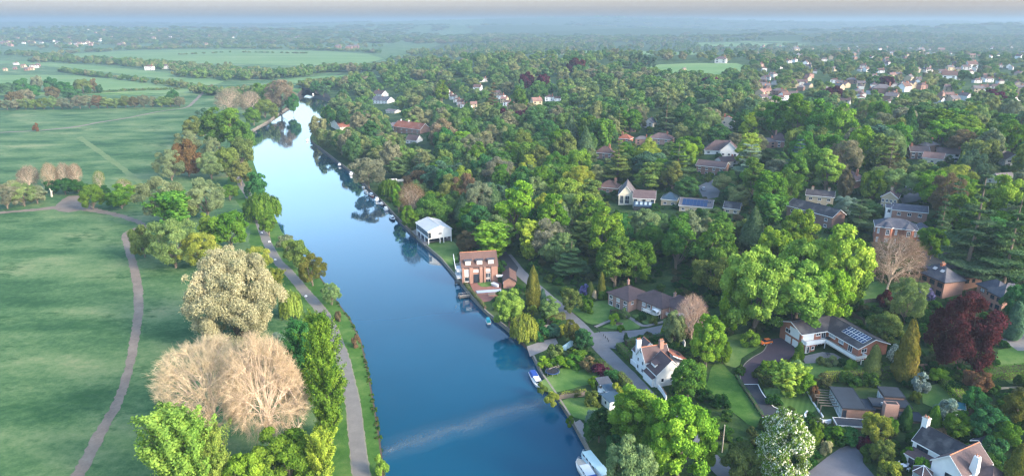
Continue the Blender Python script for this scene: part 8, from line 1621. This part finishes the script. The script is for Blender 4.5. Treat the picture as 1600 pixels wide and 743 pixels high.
# ================================================================== THE FAR COUNTRY
DIST = bpy.data.collections.new('far_tree_kinds')      # kinds of tree the masses are made of (not linked: only their instances show)
def kinds(prefix, keys, mat):
    c = bpy.data.collections.new(prefix); 
    for k in keys:
        me = PROTO[k]['crown'].copy(); me.materials.clear(); me.materials.append(MATS[mat]); o = bpy.data.objects.new(prefix + '_' + k, me); c.objects.link(o)
    return c, [PROTO[k] for k in keys]
def scatter(name, label, pts, coll, protos, group=None):
    """one mass of plants: a point each (x, y, z, width, height), instanced by geometry nodes"""
    if not pts: return
    rg = np.random.default_rng(len(pts)); n = len(pts); P_ = np.array([p[:3] for p in pts]); pick = rg.integers(0, len(protos), n)
    if len(pts[0]) > 5: pick = np.array([p[5] if p[5] is not None else k for p, k in zip(pts, pick)])
    me = bpy.data.meshes.new(name); me.vertices.add(n); me.vertices.foreach_set('co', P_.astype(np.float32).reshape(-1))
    sz = np.array([[p[3] / protos[k]['W'], p[3] / protos[k]['W'], p[4] / protos[k]['H']] for p, k in zip(pts, pick)])
    a = me.attributes.new('size', 'FLOAT_VECTOR', 'POINT'); a.data.foreach_set('vector', sz.astype(np.float32).reshape(-1))
    a = me.attributes.new('spin', 'FLOAT_VECTOR', 'POINT'); a.data.foreach_set('vector', np.stack([np.zeros(n), np.zeros(n), rg.uniform(0, math.tau, n)], 1).astype(np.float32).reshape(-1))
    a = me.attributes.new('pick', 'INT', 'POINT'); a.data.foreach_set('value', pick.astype(np.int32)); me.update()
    o = link(name, me); tag(o, label, kind='stuff')
    g = bpy.data.node_groups.new(name, 'GeometryNodeTree'); g.interface.new_socket('Geometry', in_out='INPUT', socket_type='NodeSocketGeometry'); g.interface.new_socket('Geometry', in_out='OUTPUT', socket_type='NodeSocketGeometry')
    N = g.nodes; i = N.new('NodeGroupInput'); out = N.new('NodeGroupOutput'); ci = N.new('GeometryNodeCollectionInfo'); ci.inputs['Collection'].default_value = coll; ci.inputs['Separate Children'].default_value = True; ci.inputs['Reset Children'].default_value = True
    ip = N.new('GeometryNodeInstanceOnPoints'); ip.inputs['Pick Instance'].default_value = True
    def attr(nm, ty):
        q = N.new('GeometryNodeInputNamedAttribute'); q.data_type = ty; q.inputs['Name'].default_value = nm; return [s for s in q.outputs if s.enabled and s.name == 'Attribute'][0]
    g.links.new(i.outputs[0], ip.inputs['Points']); g.links.new(ci.outputs[0], ip.inputs['Instance']); g.links.new(attr('pick', 'INT'), ip.inputs['Instance Index']); g.links.new(attr('size', 'FLOAT_VECTOR'), ip.inputs['Scale'])
    g.links.new(attr('spin', 'FLOAT_VECTOR'), ip.inputs['Rotation']); g.links.new(ip.outputs[0], out.inputs[0])
    md = o.modifiers.new('plants', 'NODES'); md.node_group = g; return o
fr = random.Random(77)
FARK, FARP = kinds('distant_tree', ['far0', 'far1', 'far2', 'far3', 'far4'], 'distant_leaves')
MIDK, MIDP = kinds('wood_tree', ['broad0', 'broad1', 'broad2', 'broad3', 'tall0', 'tall2'], 'distant_leaves')
UNDK, UNDP = kinds('under_shrub', ['shrub0', 'shrub1', 'shrub2'], 'undergrowth_leaves')
scatter('woodland', 'wooded hillside of mixed green trees behind the riverside houses', [(m_[0], m_[1], m_[2], m_[3], m_[4]) for m_ in MASS], MIDK, MIDP)
# --- houses of the far towns
TOWN = []
def town_mesh(seed):
    """a small house far off: walls, roof with eaves, chimney, window openings (parts shared by its copies)"""
    rg = random.Random(seed); w = rg.uniform(9, 14); d = rg.uniform(7, 9); h = rg.uniform(4.8, 5.8); rh = rg.uniform(2.4, 3.6); o = bpy.data.objects.new('town_house', None); C.objects.link(o)
    wm = ['pebbledash', 'cream_brick', 'pebbledash', 'pink_brick', 'cream_brick', 'white_render', 'brown_brick'][seed % 7]; tm = ['brown_tiles', 'pink_tiles', 'plum_tiles', 'chestnut_tiles', 'grey_tiles', 'chestnut_tiles', 'grey_tiles'][seed % 7]
    ps = [walls(o, -w / 2, 0, w / 2, d, h, wm, 'x' if seed % 3 else None, rh)]
    B = MB(); e = 0.4; k = rh / (d / 2) * e
    if seed % 3:
        for P_ in ([(-w / 2 - e, -e, h - k), (w / 2 + e, -e, h - k), (w / 2 + e, d / 2, h + rh), (-w / 2 - e, d / 2, h + rh)], [(-w / 2 - e, d / 2, h + rh), (w / 2 + e, d / 2, h + rh), (w / 2 + e, d + e, h - k), (-w / 2 - e, d + e, h - k)]): B.hull([(a, b, c + .25) for a, b, c in P_], P_, tm)
    else:
        r = d / 2; a_, b_ = (-w / 2 + r, d / 2, h + rh), (w / 2 - r, d / 2, h + rh); q = [(-w / 2 - e, -e, h), (w / 2 + e, -e, h), (w / 2 + e, d + e, h), (-w / 2 - e, d + e, h)]
        for P_ in ([q[0], q[1], b_, a_], [q[2], q[3], a_, b_], [q[3], q[0], a_], [q[1], q[2], b_], q[::-1]): B.poly(P_, tm)
    ps.append(B.build('roof', o)); X = MB(); X.box(w * .3, d / 2 - .5, h, w * .3 + 1, d / 2 + .5, h + rh + 1.4, 'red_brick'); ps.append(X.build('chimney', o))
    for z in (0.9, 3.2):
        for x in (-w * .28, w * .28): X = MB(); X.box(x - .9, -.06, z, x + .9, .02, z + 1.3, 'glass'); ps.append(X.build('window', o))
    return o, ps
TP = [town_mesh(k) for k in range(14)]; used = set()
def town(u, v, k, rz, scale=1.0, wpx=None, label=None, group=None, hgt=0.0):
    p = at(u, v); o, ps = TP[k]
    if k in used: o, ps = copy_thing(o, ps)
    used.add(k); o.location = p; o.rotation_euler = (0, 0, rz); s = scale * (1 if wpx is None else wpx * depth_at(p) / FOC / 15.5); o.scale = (s, s, s); tag(o, label, 'house', group)
    u1, v1, d = proj(p.x, p.y, p.z + 7 * s); r = (6.5 if label else 3.0) * s * FOC / d; PROTECT.append((u - r, v1, u + r, v - (v - v1) * 0.72, p)); TOWN.append((o, p, u, v, k)); return o
WORDS = ['brown', 'red', 'plum', 'chestnut', 'grey', 'red', 'pinkish']
# terraces on the wooded hill
for i in range(8): town(696 + i * 5.6, 147 + i * 4.3, (5, 12)[i % 2], R(-25) + R(90) * 0, 0.62, label='%s house of the stepped terrace left of the brown cedar' % ['first', 'second', 'third', 'fourth', 'fifth', 'sixth', 'seventh', 'lowest'][i], group='houses stepping down in the left terrace')
for i in range(6): town(776 + i * 5.2, 150 + i * 5.2, (1, 12)[i % 2], R(-25), 0.72, label='%s house of the stepped terrace right of the brown cedar' % ['first', 'second', 'third', 'fourth', 'fifth', 'lowest'][i], group='houses stepping down in the right terrace')
for u, v, k, w, lab in [(840, 166, 1, 24, 'white house with a red roof right of the right terrace'), (858, 158, 12, 18, 'pale house above the white red roofed house on the hill'), (871, 158, 5, 12, 'small white house at the right of the hill row'), (756, 128, 0, 14, 'white house high in the hill wood between the terraces'), (745, 142, 5, 16, 'bright white house above the left terrace car park'),
                        (740, 168, 1, 16, 'red roofed house below the left terrace end'), (753, 176, 4, 12, 'white walled house between the two terraces'), (720, 168, 4, 14, 'grey roofed white house at the foot of the left terrace'), (836, 182, 5, 10, 'small white shed in the trees below the hill row'),
                        (259, 108, 0, 14, 'white house standing alone among the trees on the plain'), (232, 110, 12, 16, 'low pale house left of the lone white house on the plain'), (465, 62, 0, 10, 'bright white villa on the far left hill'), (1125, 99, 0, 20, 'white pavilion at the edge of the playing field'), (1070, 110, 4, 8, 'tiny white pavilion on the playing field')]:
    town(u, v, k, fr.uniform(-0.5, 0.5), wpx=w, label=lab)
# white gabled row and neighbours in the right town
for i, (u, v, k, w) in enumerate([(1371, 138, 0, 18), (1387, 137, 5, 16), (1401, 136, 0, 16), (1414, 135, 5, 14)]): town(u, v, k, R(70), wpx=w, label='%s white gabled house of the bright row in the town' % ['first', 'second', 'third', 'last'][i], group='white gabled row in the town')
for u, v, k, w, lab in [(1378, 150, 6, 34, 'long brown house in front of the white gabled row'), (1400, 153, 3, 20, 'brown gabled house below the white gabled row'), (1528, 130, 0, 14, 'white house whose gable faces the river in the town'), (1590, 158, 5, 18, 'white gable at the right edge of the town'), (1537, 142, 5, 16, 'bright white flat fronted house by the wine red beech'), (1555, 141, 0, 18, 'white house just left of the wine red beech'),
                        (1482, 127, 5, 26, 'long bright white house in the town'), (1496, 125, 0, 14, 'white house at the end of the long bright one'), (1436, 128, 4, 14, 'white house right of the white gabled row'), (1345, 136, 4, 18, 'grey roofed house left of the white gabled row'), (1330, 131, 6, 18, 'brown roofed house in the town left of the grey roofed one'), (1310, 134, 4, 16, 'pale roofed house behind the wine red rounded beech'),
                        (1497, 112, 4, 12, 'white house behind the long bright house'), (1520, 108, 5, 20, 'bright white house on the upper town road'), (1288, 96, 0, 10, 'small white house at the near edge of the upper town'), (1440, 84, 4, 17, 'long white building in the upper town'), (1470, 83, 1, 14, 'long pale building at the right of the upper town'), (1245, 82, 4, 16, 'white house on the far town skyline'),
                        (1475, 150, 3, 14, 'brown brick house below the long bright white house'), (1492, 156, 1, 14, 'red roofed house below the long bright white house'), (1545, 205, 3, 22, 'red roofed brick house right of the brilliant green tree'), (1392, 162, 2, 12, 'orange chimneyed house in trees below the brown gabled house')]:
    town(u, v, k, fr.uniform(-0.6, 0.6), wpx=w, label=lab)
rows_right = []
for i in range(150):
    for _ in range(20):
        v = 73 + 92 * fr.random() ** 1.25; u = 1180 + 440 * fr.random()
        if v < 78 and u > 1380 and fr.random() < .4: continue
        if all(abs(q[2] - u) > 9 or abs(q[3] - v) > 3.0 for q in TOWN): break
    rows_right.append((u, v))
for u, v in sorted(rows_right, key=lambda q: -q[1]): k = fr.choice([0, 1, 2, 3, 4, 5, 6, 7, 8, 9, 11, 12]); town(u, v, k, fr.uniform(-0.7, 0.7) + fr.choice([0, 1.4]), wpx=None, scale=fr.uniform(0.62, 0.88))
for u, v, k, s_ in [(985, 206, 3, .8), (1012, 198, 2, .8), (1003, 226, 6, .7), (1088, 206, 3, .8), (1166, 208, 2, .9), (1228, 196, 3, .8), (1243, 268, 2, .8), (1320, 214, 3, .8), (1456, 240, 6, .9), (1482, 252, 2, .9), (1576, 226, 3, .8), (1592, 214, 2, .8), (1541, 216, 3, .8), (1440, 226, 6, .8), (1352, 172, 2, .8), (1268, 122, 3, .8), (1200, 232, 6, .8), (920, 232, 3, .7), (1140, 262, 2, .8), (1562, 252, 6, .8), (884, 200, 2, .7), (1060, 178, 6, .8)]: town(u, v, k, fr.uniform(-.6, .6), scale=s_)
rows_left = [(fr.uniform(-5, 150), 60.5 + fr.random() ** 1.2 * 13.5) for _ in range(46)] + [(fr.uniform(150, 330), 58 + fr.random() * 14) for _ in range(16)] + [(fr.uniform(0, 60), fr.uniform(100, 112)) for _ in range(9)] + [(fr.uniform(120, 480), 46 + fr.random() * 14) for _ in range(12)]
for u, v in rows_left: k = fr.choice([1, 5, 8, 12, 0, 3, 1, 13]); town(u, v, k, fr.uniform(-0.3, 0.3), scale=fr.uniform(1.0, 1.5) * (0.6 if v > 90 else 1))
for u, v in [(528, 76), (545, 77), (556, 76)]: town(u, v, 6, 0.1, scale=1.8)
for k_, (o_, ps_) in enumerate(TP):
    if k_ not in used:
        for q_ in ps_ + [o_]: bpy.data.objects.remove(q_)
# --- tree masses on the far ground, sampled so that crowns cover it as they do in view
FPOLY = [[(plane_at(u, v, 1)[0], plane_at(u, v, 1)[1]) for u, v in px] for px in []]
FSH = [S for S in SHEETS if max(p[1] for p in S) > 500]
def area_pts(px, cover, wr_, hr, step_keep=1.0, clear=True):
    out = []; us = [p[0] for p in px]; vs = [p[1] for p in px]; A_ = (max(us) - min(us)) * (max(vs) - min(vs))
    vm = (min(vs) + max(vs)) / 2; d = depth_at(at((min(us) + max(us)) / 2, vm)); wpx = (wr_[0] + wr_[1]) / 2 * FOC / d; hpx = (hr[0] + hr[1]) / 2 * FOC / d
    v = min(vs)
    while v < max(vs):
        d = depth_at(at((min(us) + max(us)) / 2, v)); wpx = sum(wr_) / 2 * FOC / d; st = max(0.35, wpx * 0.16); n = int((max(us) - min(us)) / wpx * cover) + 1
        for _ in range(n):
            u = fr.uniform(min(us), max(us)); vv = v + fr.uniform(0, st)
            if not inside(u, vv, px): continue
            p = at(u, vv)
            if p.x - xRs(p.y) < 5 and p.y < Y_END + 10 and p.x > xL(p.y) - 6: continue
            if clear and any(inside(p.x, p.y, S) for S in FSH): continue
            w, h = fr.uniform(*wr_), fr.uniform(*hr)
            if hides(p, h, w, 0.0): continue
            out.append((p.x, p.y, p.z, w, h))
        v += st
    return out
# wood on the right: hill, ridge and town gardens
scatter('far_woodland', 'dense mixed woodland covering the hill beyond the river bend', area_pts([(470, 150), (520, 130), (560, 118), (600, 96), (640, 82), (740, 72), (900, 70), (990, 80), (1010, 118), (1100, 126), (1180, 150), (1190, 200), (1000, 200), (760, 205), (600, 200), (505, 205), (500, 180), (530, 155)], 0.62, (13, 20), (11, 17)), FARK, FARP)
scatter('town_trees', 'garden trees filling the spread of the town on the right', area_pts([(1010, 122), (1170, 112), (1180, 84), (1260, 74), (1420, 70), (1640, 70), (1640, 215), (1180, 205), (1100, 140)], 0.8, (10, 16), (8, 13)), FARK, FARP)
scatter('far_woodland', 'bluish woods in bands on the plain beyond the wooded hill', area_pts([(730, 70), (900, 66), (1180, 62), (1260, 70), (1180, 98), (1010, 97), (880, 92), (800, 84)], 0.35, (12, 20), (11, 17)), FARK, FARP)
scatter('far_woodland', 'long dark wood on the ridge beyond the town', area_pts([(1250, 62), (1300, 56), (1450, 50), (1640, 52), (1640, 70), (1380, 68), (1265, 68)], 0.7, (14, 24), (12, 18)), FARK, FARP)
# left plain
def belt(name, label, px, width, n, wr_, hr):
    P_ = [at(u, v) for u, v in px]; out = []; tot = sum((b - a).length for a, b in zip(P_, P_[1:]))
    for _ in range(n):
        s = fr.random() * tot; 
        for a, b in zip(P_, P_[1:]):
            L = (b - a).length
            if s <= L: break
            s -= L
        q = a + (b - a) * min(1, s / L); nr = Vector((-(b - a).y, (b - a).x, 0)).normalized(); q = q + nr * fr.uniform(-width, width) / 2; w, h = fr.uniform(*wr_), fr.uniform(*hr)
        if hides((q.x, q.y, 1.3), h, w, 0): continue
        out.append((q.x, q.y, ground(q.x, q.y), w, h))
    return scatter(name, label, out, FARK, FARP)
belt('hedgerow', 'dark hedge crossing the plain between the pale fields', [(96, 112), (150, 120), (220, 128), (285, 137), (300, 139)], 10, 75, (9, 13), (7, 11))
belt('hedgerow', 'thin straight hedge along the edge of the pale field', [(140, 146), (200, 142), (280, 140)], 3, 60, (4, 6), (2.5, 4))
belt('tree_belt', 'broad belt of trees below the long pale field', [(60, 96), (120, 97), (180, 100), (260, 106), (330, 112), (400, 118), (440, 122)], 90, 240, (13, 20), (10, 17))
belt('tree_belt', 'belt of trees at the left end of the plain', [(-40, 84), (40, 86), (100, 92)], 70, 60, (13, 20), (10, 15))
belt('tree_belt', 'trees along the plain towards the far river bend', [(300, 118), (380, 124), (440, 122), (500, 112), (600, 108)], 70, 150, (13, 19), (11, 17))
belt('tree_belt', 'trees lining the water at the far river bend', [(470, 138), (500, 136), (540, 133), (580, 126)], 30, 70, (11, 16), (9, 14))
belt('hedgerow', 'line of dark trees on the edge of the far long field', [(100, 84), (200, 78), (330, 75), (460, 77), (600, 83)], 40, 170, (13, 20), (9, 13))
belt('hedgerow', 'low hedge across the long pale field', [(280, 86), (360, 82), (480, 84)], 5, 60, (6, 9), (4, 6))
belt('tree_belt', 'trees between the meadow and the plain left of the far lawn', [(300, 144), (340, 146), (380, 150), (440, 140)], 40, 60, (10, 15), (8, 13))
scatter('far_woodland', 'hazy wooded rise with the distant village on the left', area_pts([(-40, 72), (-40, 46), (60, 40), (200, 44), (420, 54), (560, 66), (620, 76), (480, 76), (200, 77), (100, 80)], 0.34, (16, 26), (11, 17)), FARK, FARP)
# hills at the horizon: scattered clumps on the far ground
hz = []
for _ in range(5200):
    y = 3200 * (11000 / 3200) ** fr.random(); x = fr.uniform(-0.85, 0.85) * y
    if math.sin(x * 0.0013 + y * 0.0007) + math.sin(y * 0.0021 - x * 0.0005) + fr.uniform(-.6, .6) < -0.1: continue
    hz.append((x, y, ground(x, y), fr.uniform(30, 70) * y / 6000 + 14, fr.uniform(12, 20)))
scatter('far_woodland', 'faint woods on the hazy hills at the horizon', hz, FARK, FARP)
# --- undergrowth of the right bank, reeds of the left
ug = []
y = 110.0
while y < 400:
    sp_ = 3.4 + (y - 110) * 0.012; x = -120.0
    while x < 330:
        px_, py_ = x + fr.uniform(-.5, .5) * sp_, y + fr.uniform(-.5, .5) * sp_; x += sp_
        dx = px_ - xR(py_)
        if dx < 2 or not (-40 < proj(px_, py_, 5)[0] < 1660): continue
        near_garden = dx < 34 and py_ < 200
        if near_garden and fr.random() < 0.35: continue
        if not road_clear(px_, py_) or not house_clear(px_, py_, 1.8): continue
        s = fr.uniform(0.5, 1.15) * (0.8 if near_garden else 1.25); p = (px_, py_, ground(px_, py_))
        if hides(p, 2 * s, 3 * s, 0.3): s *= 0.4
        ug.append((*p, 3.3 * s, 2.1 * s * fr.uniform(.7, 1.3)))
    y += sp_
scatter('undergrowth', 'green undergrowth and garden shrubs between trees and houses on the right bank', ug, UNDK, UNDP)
rd = []
for y in np.arange(90, 300, 0.45):
    if fr.random() < 0.55 + 0.35 * math.sin(y * 0.21): 
        s = fr.uniform(0.15, 0.42); rd.append((xL(y) + fr.uniform(-0.7, 0.25), y, 0.7, 3 * s, 2.6 * s))
scatter('bank_plants', 'fringe of low plants along the towpath bank at the water', rd, UNDK, UNDP)
# ------------------------------------------------------------------ air
B = MB(); B.box(-23000, -700, -4.5, 23000, 26500, 138, 'glass'); hz_o = B.build('haze'); m = bpy.data.materials.new('haze_air'); m.use_nodes = True; t = m.node_tree
t.nodes.remove(t.nodes['Principled BSDF']); pv = t.nodes.new('ShaderNodeVolumePrincipled'); pv.inputs['Color'].default_value = (0.26, 0.36, 0.45, 1); pv.inputs['Density'].default_value = 0.00022; pv.inputs['Anisotropy'].default_value = 0.1
t.links.new(pv.outputs[0], t.nodes['Material Output'].inputs['Volume']); hz_o.data.materials.clear(); hz_o.data.materials.append(m); tag(hz_o, 'pale blue morning haze over the whole valley', kind='stuff')
# ================================================================== LABELS for what was planted or built in numbers
LM = list(LANDMARKS) + [('golden conifer by the annexe', 833, 450), ('tall golden conifer', 1421, 545), ('copper beech', 1514, 520), ('great dark cedar', 1526, 350), ('brilliant lime trees', 1245, 430), ('grey silver cedar', 1172, 250), ('broad dark cedar', 1060, 255),
    ('wide grey mooring tree', 575, 268), ('brilliant round tree', 1508, 205), ('dark broad fir', 1420, 198), ('big brown fir', 1392, 255), ('tallest hill cedar', 1042, 175), ('lime green spire tree', 1294, 265), ('red manor lodge', 642, 215), ('dark yews', 525, 182), ('left end of the long cream house', 1255, 305)]
TLM = [('white gabled row', 1395, 134), ('long white house', 1488, 125), ('right red beech', 1553, 150), ('rounded red beech', 1305, 148), ('upper white building', 1440, 82), ('playing field', 1150, 105), ('right gable', 1590, 156), ('dark broad fir', 1420, 180)]
SHAPE = {'tall': 'tall', 'feat': 'airy', 'spri': 'spiky', 'broa': 'rounded', 'shru': 'low', 'spru': 'pointed', 'ceda': 'layered'}
from collections import defaultdict
def rel_to(u, v, lm):
    best = min(lm, key=lambda q: math.hypot(q[1] - u, (q[2] - v) * 1.4)); du, dv = u - best[1], (v - best[2]) * 1.4
    r = ('left of' if du < 0 else 'right of') if abs(du) > abs(dv) else ('behind' if dv < 0 else 'in front of')
    return r, best[0], math.hypot(du, dv)
NEAR = ['nearest', 'second nearest', 'third nearest', 'fourth nearest', 'fifth nearest', 'sixth nearest', 'seventh nearest', 'eighth nearest', 'ninth nearest', 'tenth nearest', 'eleventh nearest', 'twelfth nearest']
def write(items, lm, group):
    """items: (object, u, v, phrase)"""
    bk = defaultdict(list)
    for o, u, v, ph in items:
        r, n, d = rel_to(u, v, lm); bk[(ph, r, n)].append((d, o))
    for (ph, r, n), L in bk.items():
        L.sort(key=lambda q: q[0])
        for i, (d, o) in enumerate(L):
            s = '%s %s the %s' % (ph, r, n)
            if len(L) > 1: s += (', ' + NEAR[i]) if i < 12 else ', %s away from it' % ORD[i]
            o['label'] = s
            if group: o['group'] = group
it = []
for t_ in TREES:
    if t_['o'].get('label') or t_['noun'] in ('far poplar', 'tree in the far left clump'): continue
    p = t_['pos']; u, v, d = proj(p.x, p.y, p.z + t_['h'] * .55); pr_ = [c for c in t_['o'].children][0].data.name[:4]
    noun = {'broadleaf_tree': 'tree', 'conifer_tree': 'fir', 'cedar_tree': 'cedar', 'shrub': 'bush'}.get(t_['name'], 'tree')
    it.append((t_['o'], u, v, (SHAPE.get(pr_, 'rounded') + ' ' + CN[t_['col']] + ' ' + noun)))
write(it, LM, 'trees of the wooded right bank')
cl = sorted([t_ for t_ in TREES if t_['noun'] == 'tree in the far left clump'], key=lambda q: proj(*q['pos'])[0])
for i, t_ in enumerate(cl): t_['o']['label'] = '%s tree in the clump on the plain, %s from its left end' % (CN[t_['col']], ORD[i]); t_['o']['group'] = 'trees of the clump on the plain'
fp = sorted([t_ for t_ in TREES if t_['noun'] == 'far poplar'], key=lambda q: proj(*q['pos'])[0])
for i, t_ in enumerate(fp): t_['o']['label'] = '%s from the left of the slim poplars in a row before the playing field' % ORD[i]; t_['o']['group'] = 'slim poplars in a row'
WN = ['pale', 'cream', 'pale', 'pink brick', 'cream', 'white', 'brown brick']; RN = ['brown', 'pinkish', 'plum', 'chestnut', 'grey', 'chestnut', 'grey']
tr_ = [(o, u, v, '%s %s roofed %s house' % (WN[k % 7], RN[k % 7], 'town' if v < 168 else 'hill')) for o, p, u, v, k in TOWN if not o.get('label') and u > 870]
write([q for q in tr_ if q[2] < 168], TLM, 'houses of the town on the right'); write([q for q in tr_ if q[2] >= 168], LM, 'houses half hidden on the wooded hill')
lf = sorted([q for q in TOWN if not q[0].get('label')], key=lambda q: q[2])
bk = defaultdict(list)
for o, p, u, v, k in lf: bk[('on the left plain' if v > 90 else ('in the distant village' if u < 152 and v > 60 else 'on the distant wooded rise'), WN[k % 7], RN[k % 7])].append(o)
for (w_, a_, b_), L in bk.items():
    for i, o in enumerate(L): o['label'] = 'tiny %s %s roofed house %s, %s from left' % (a_, b_, w_, ORD[i]); o['group'] = 'far houses ' + w_
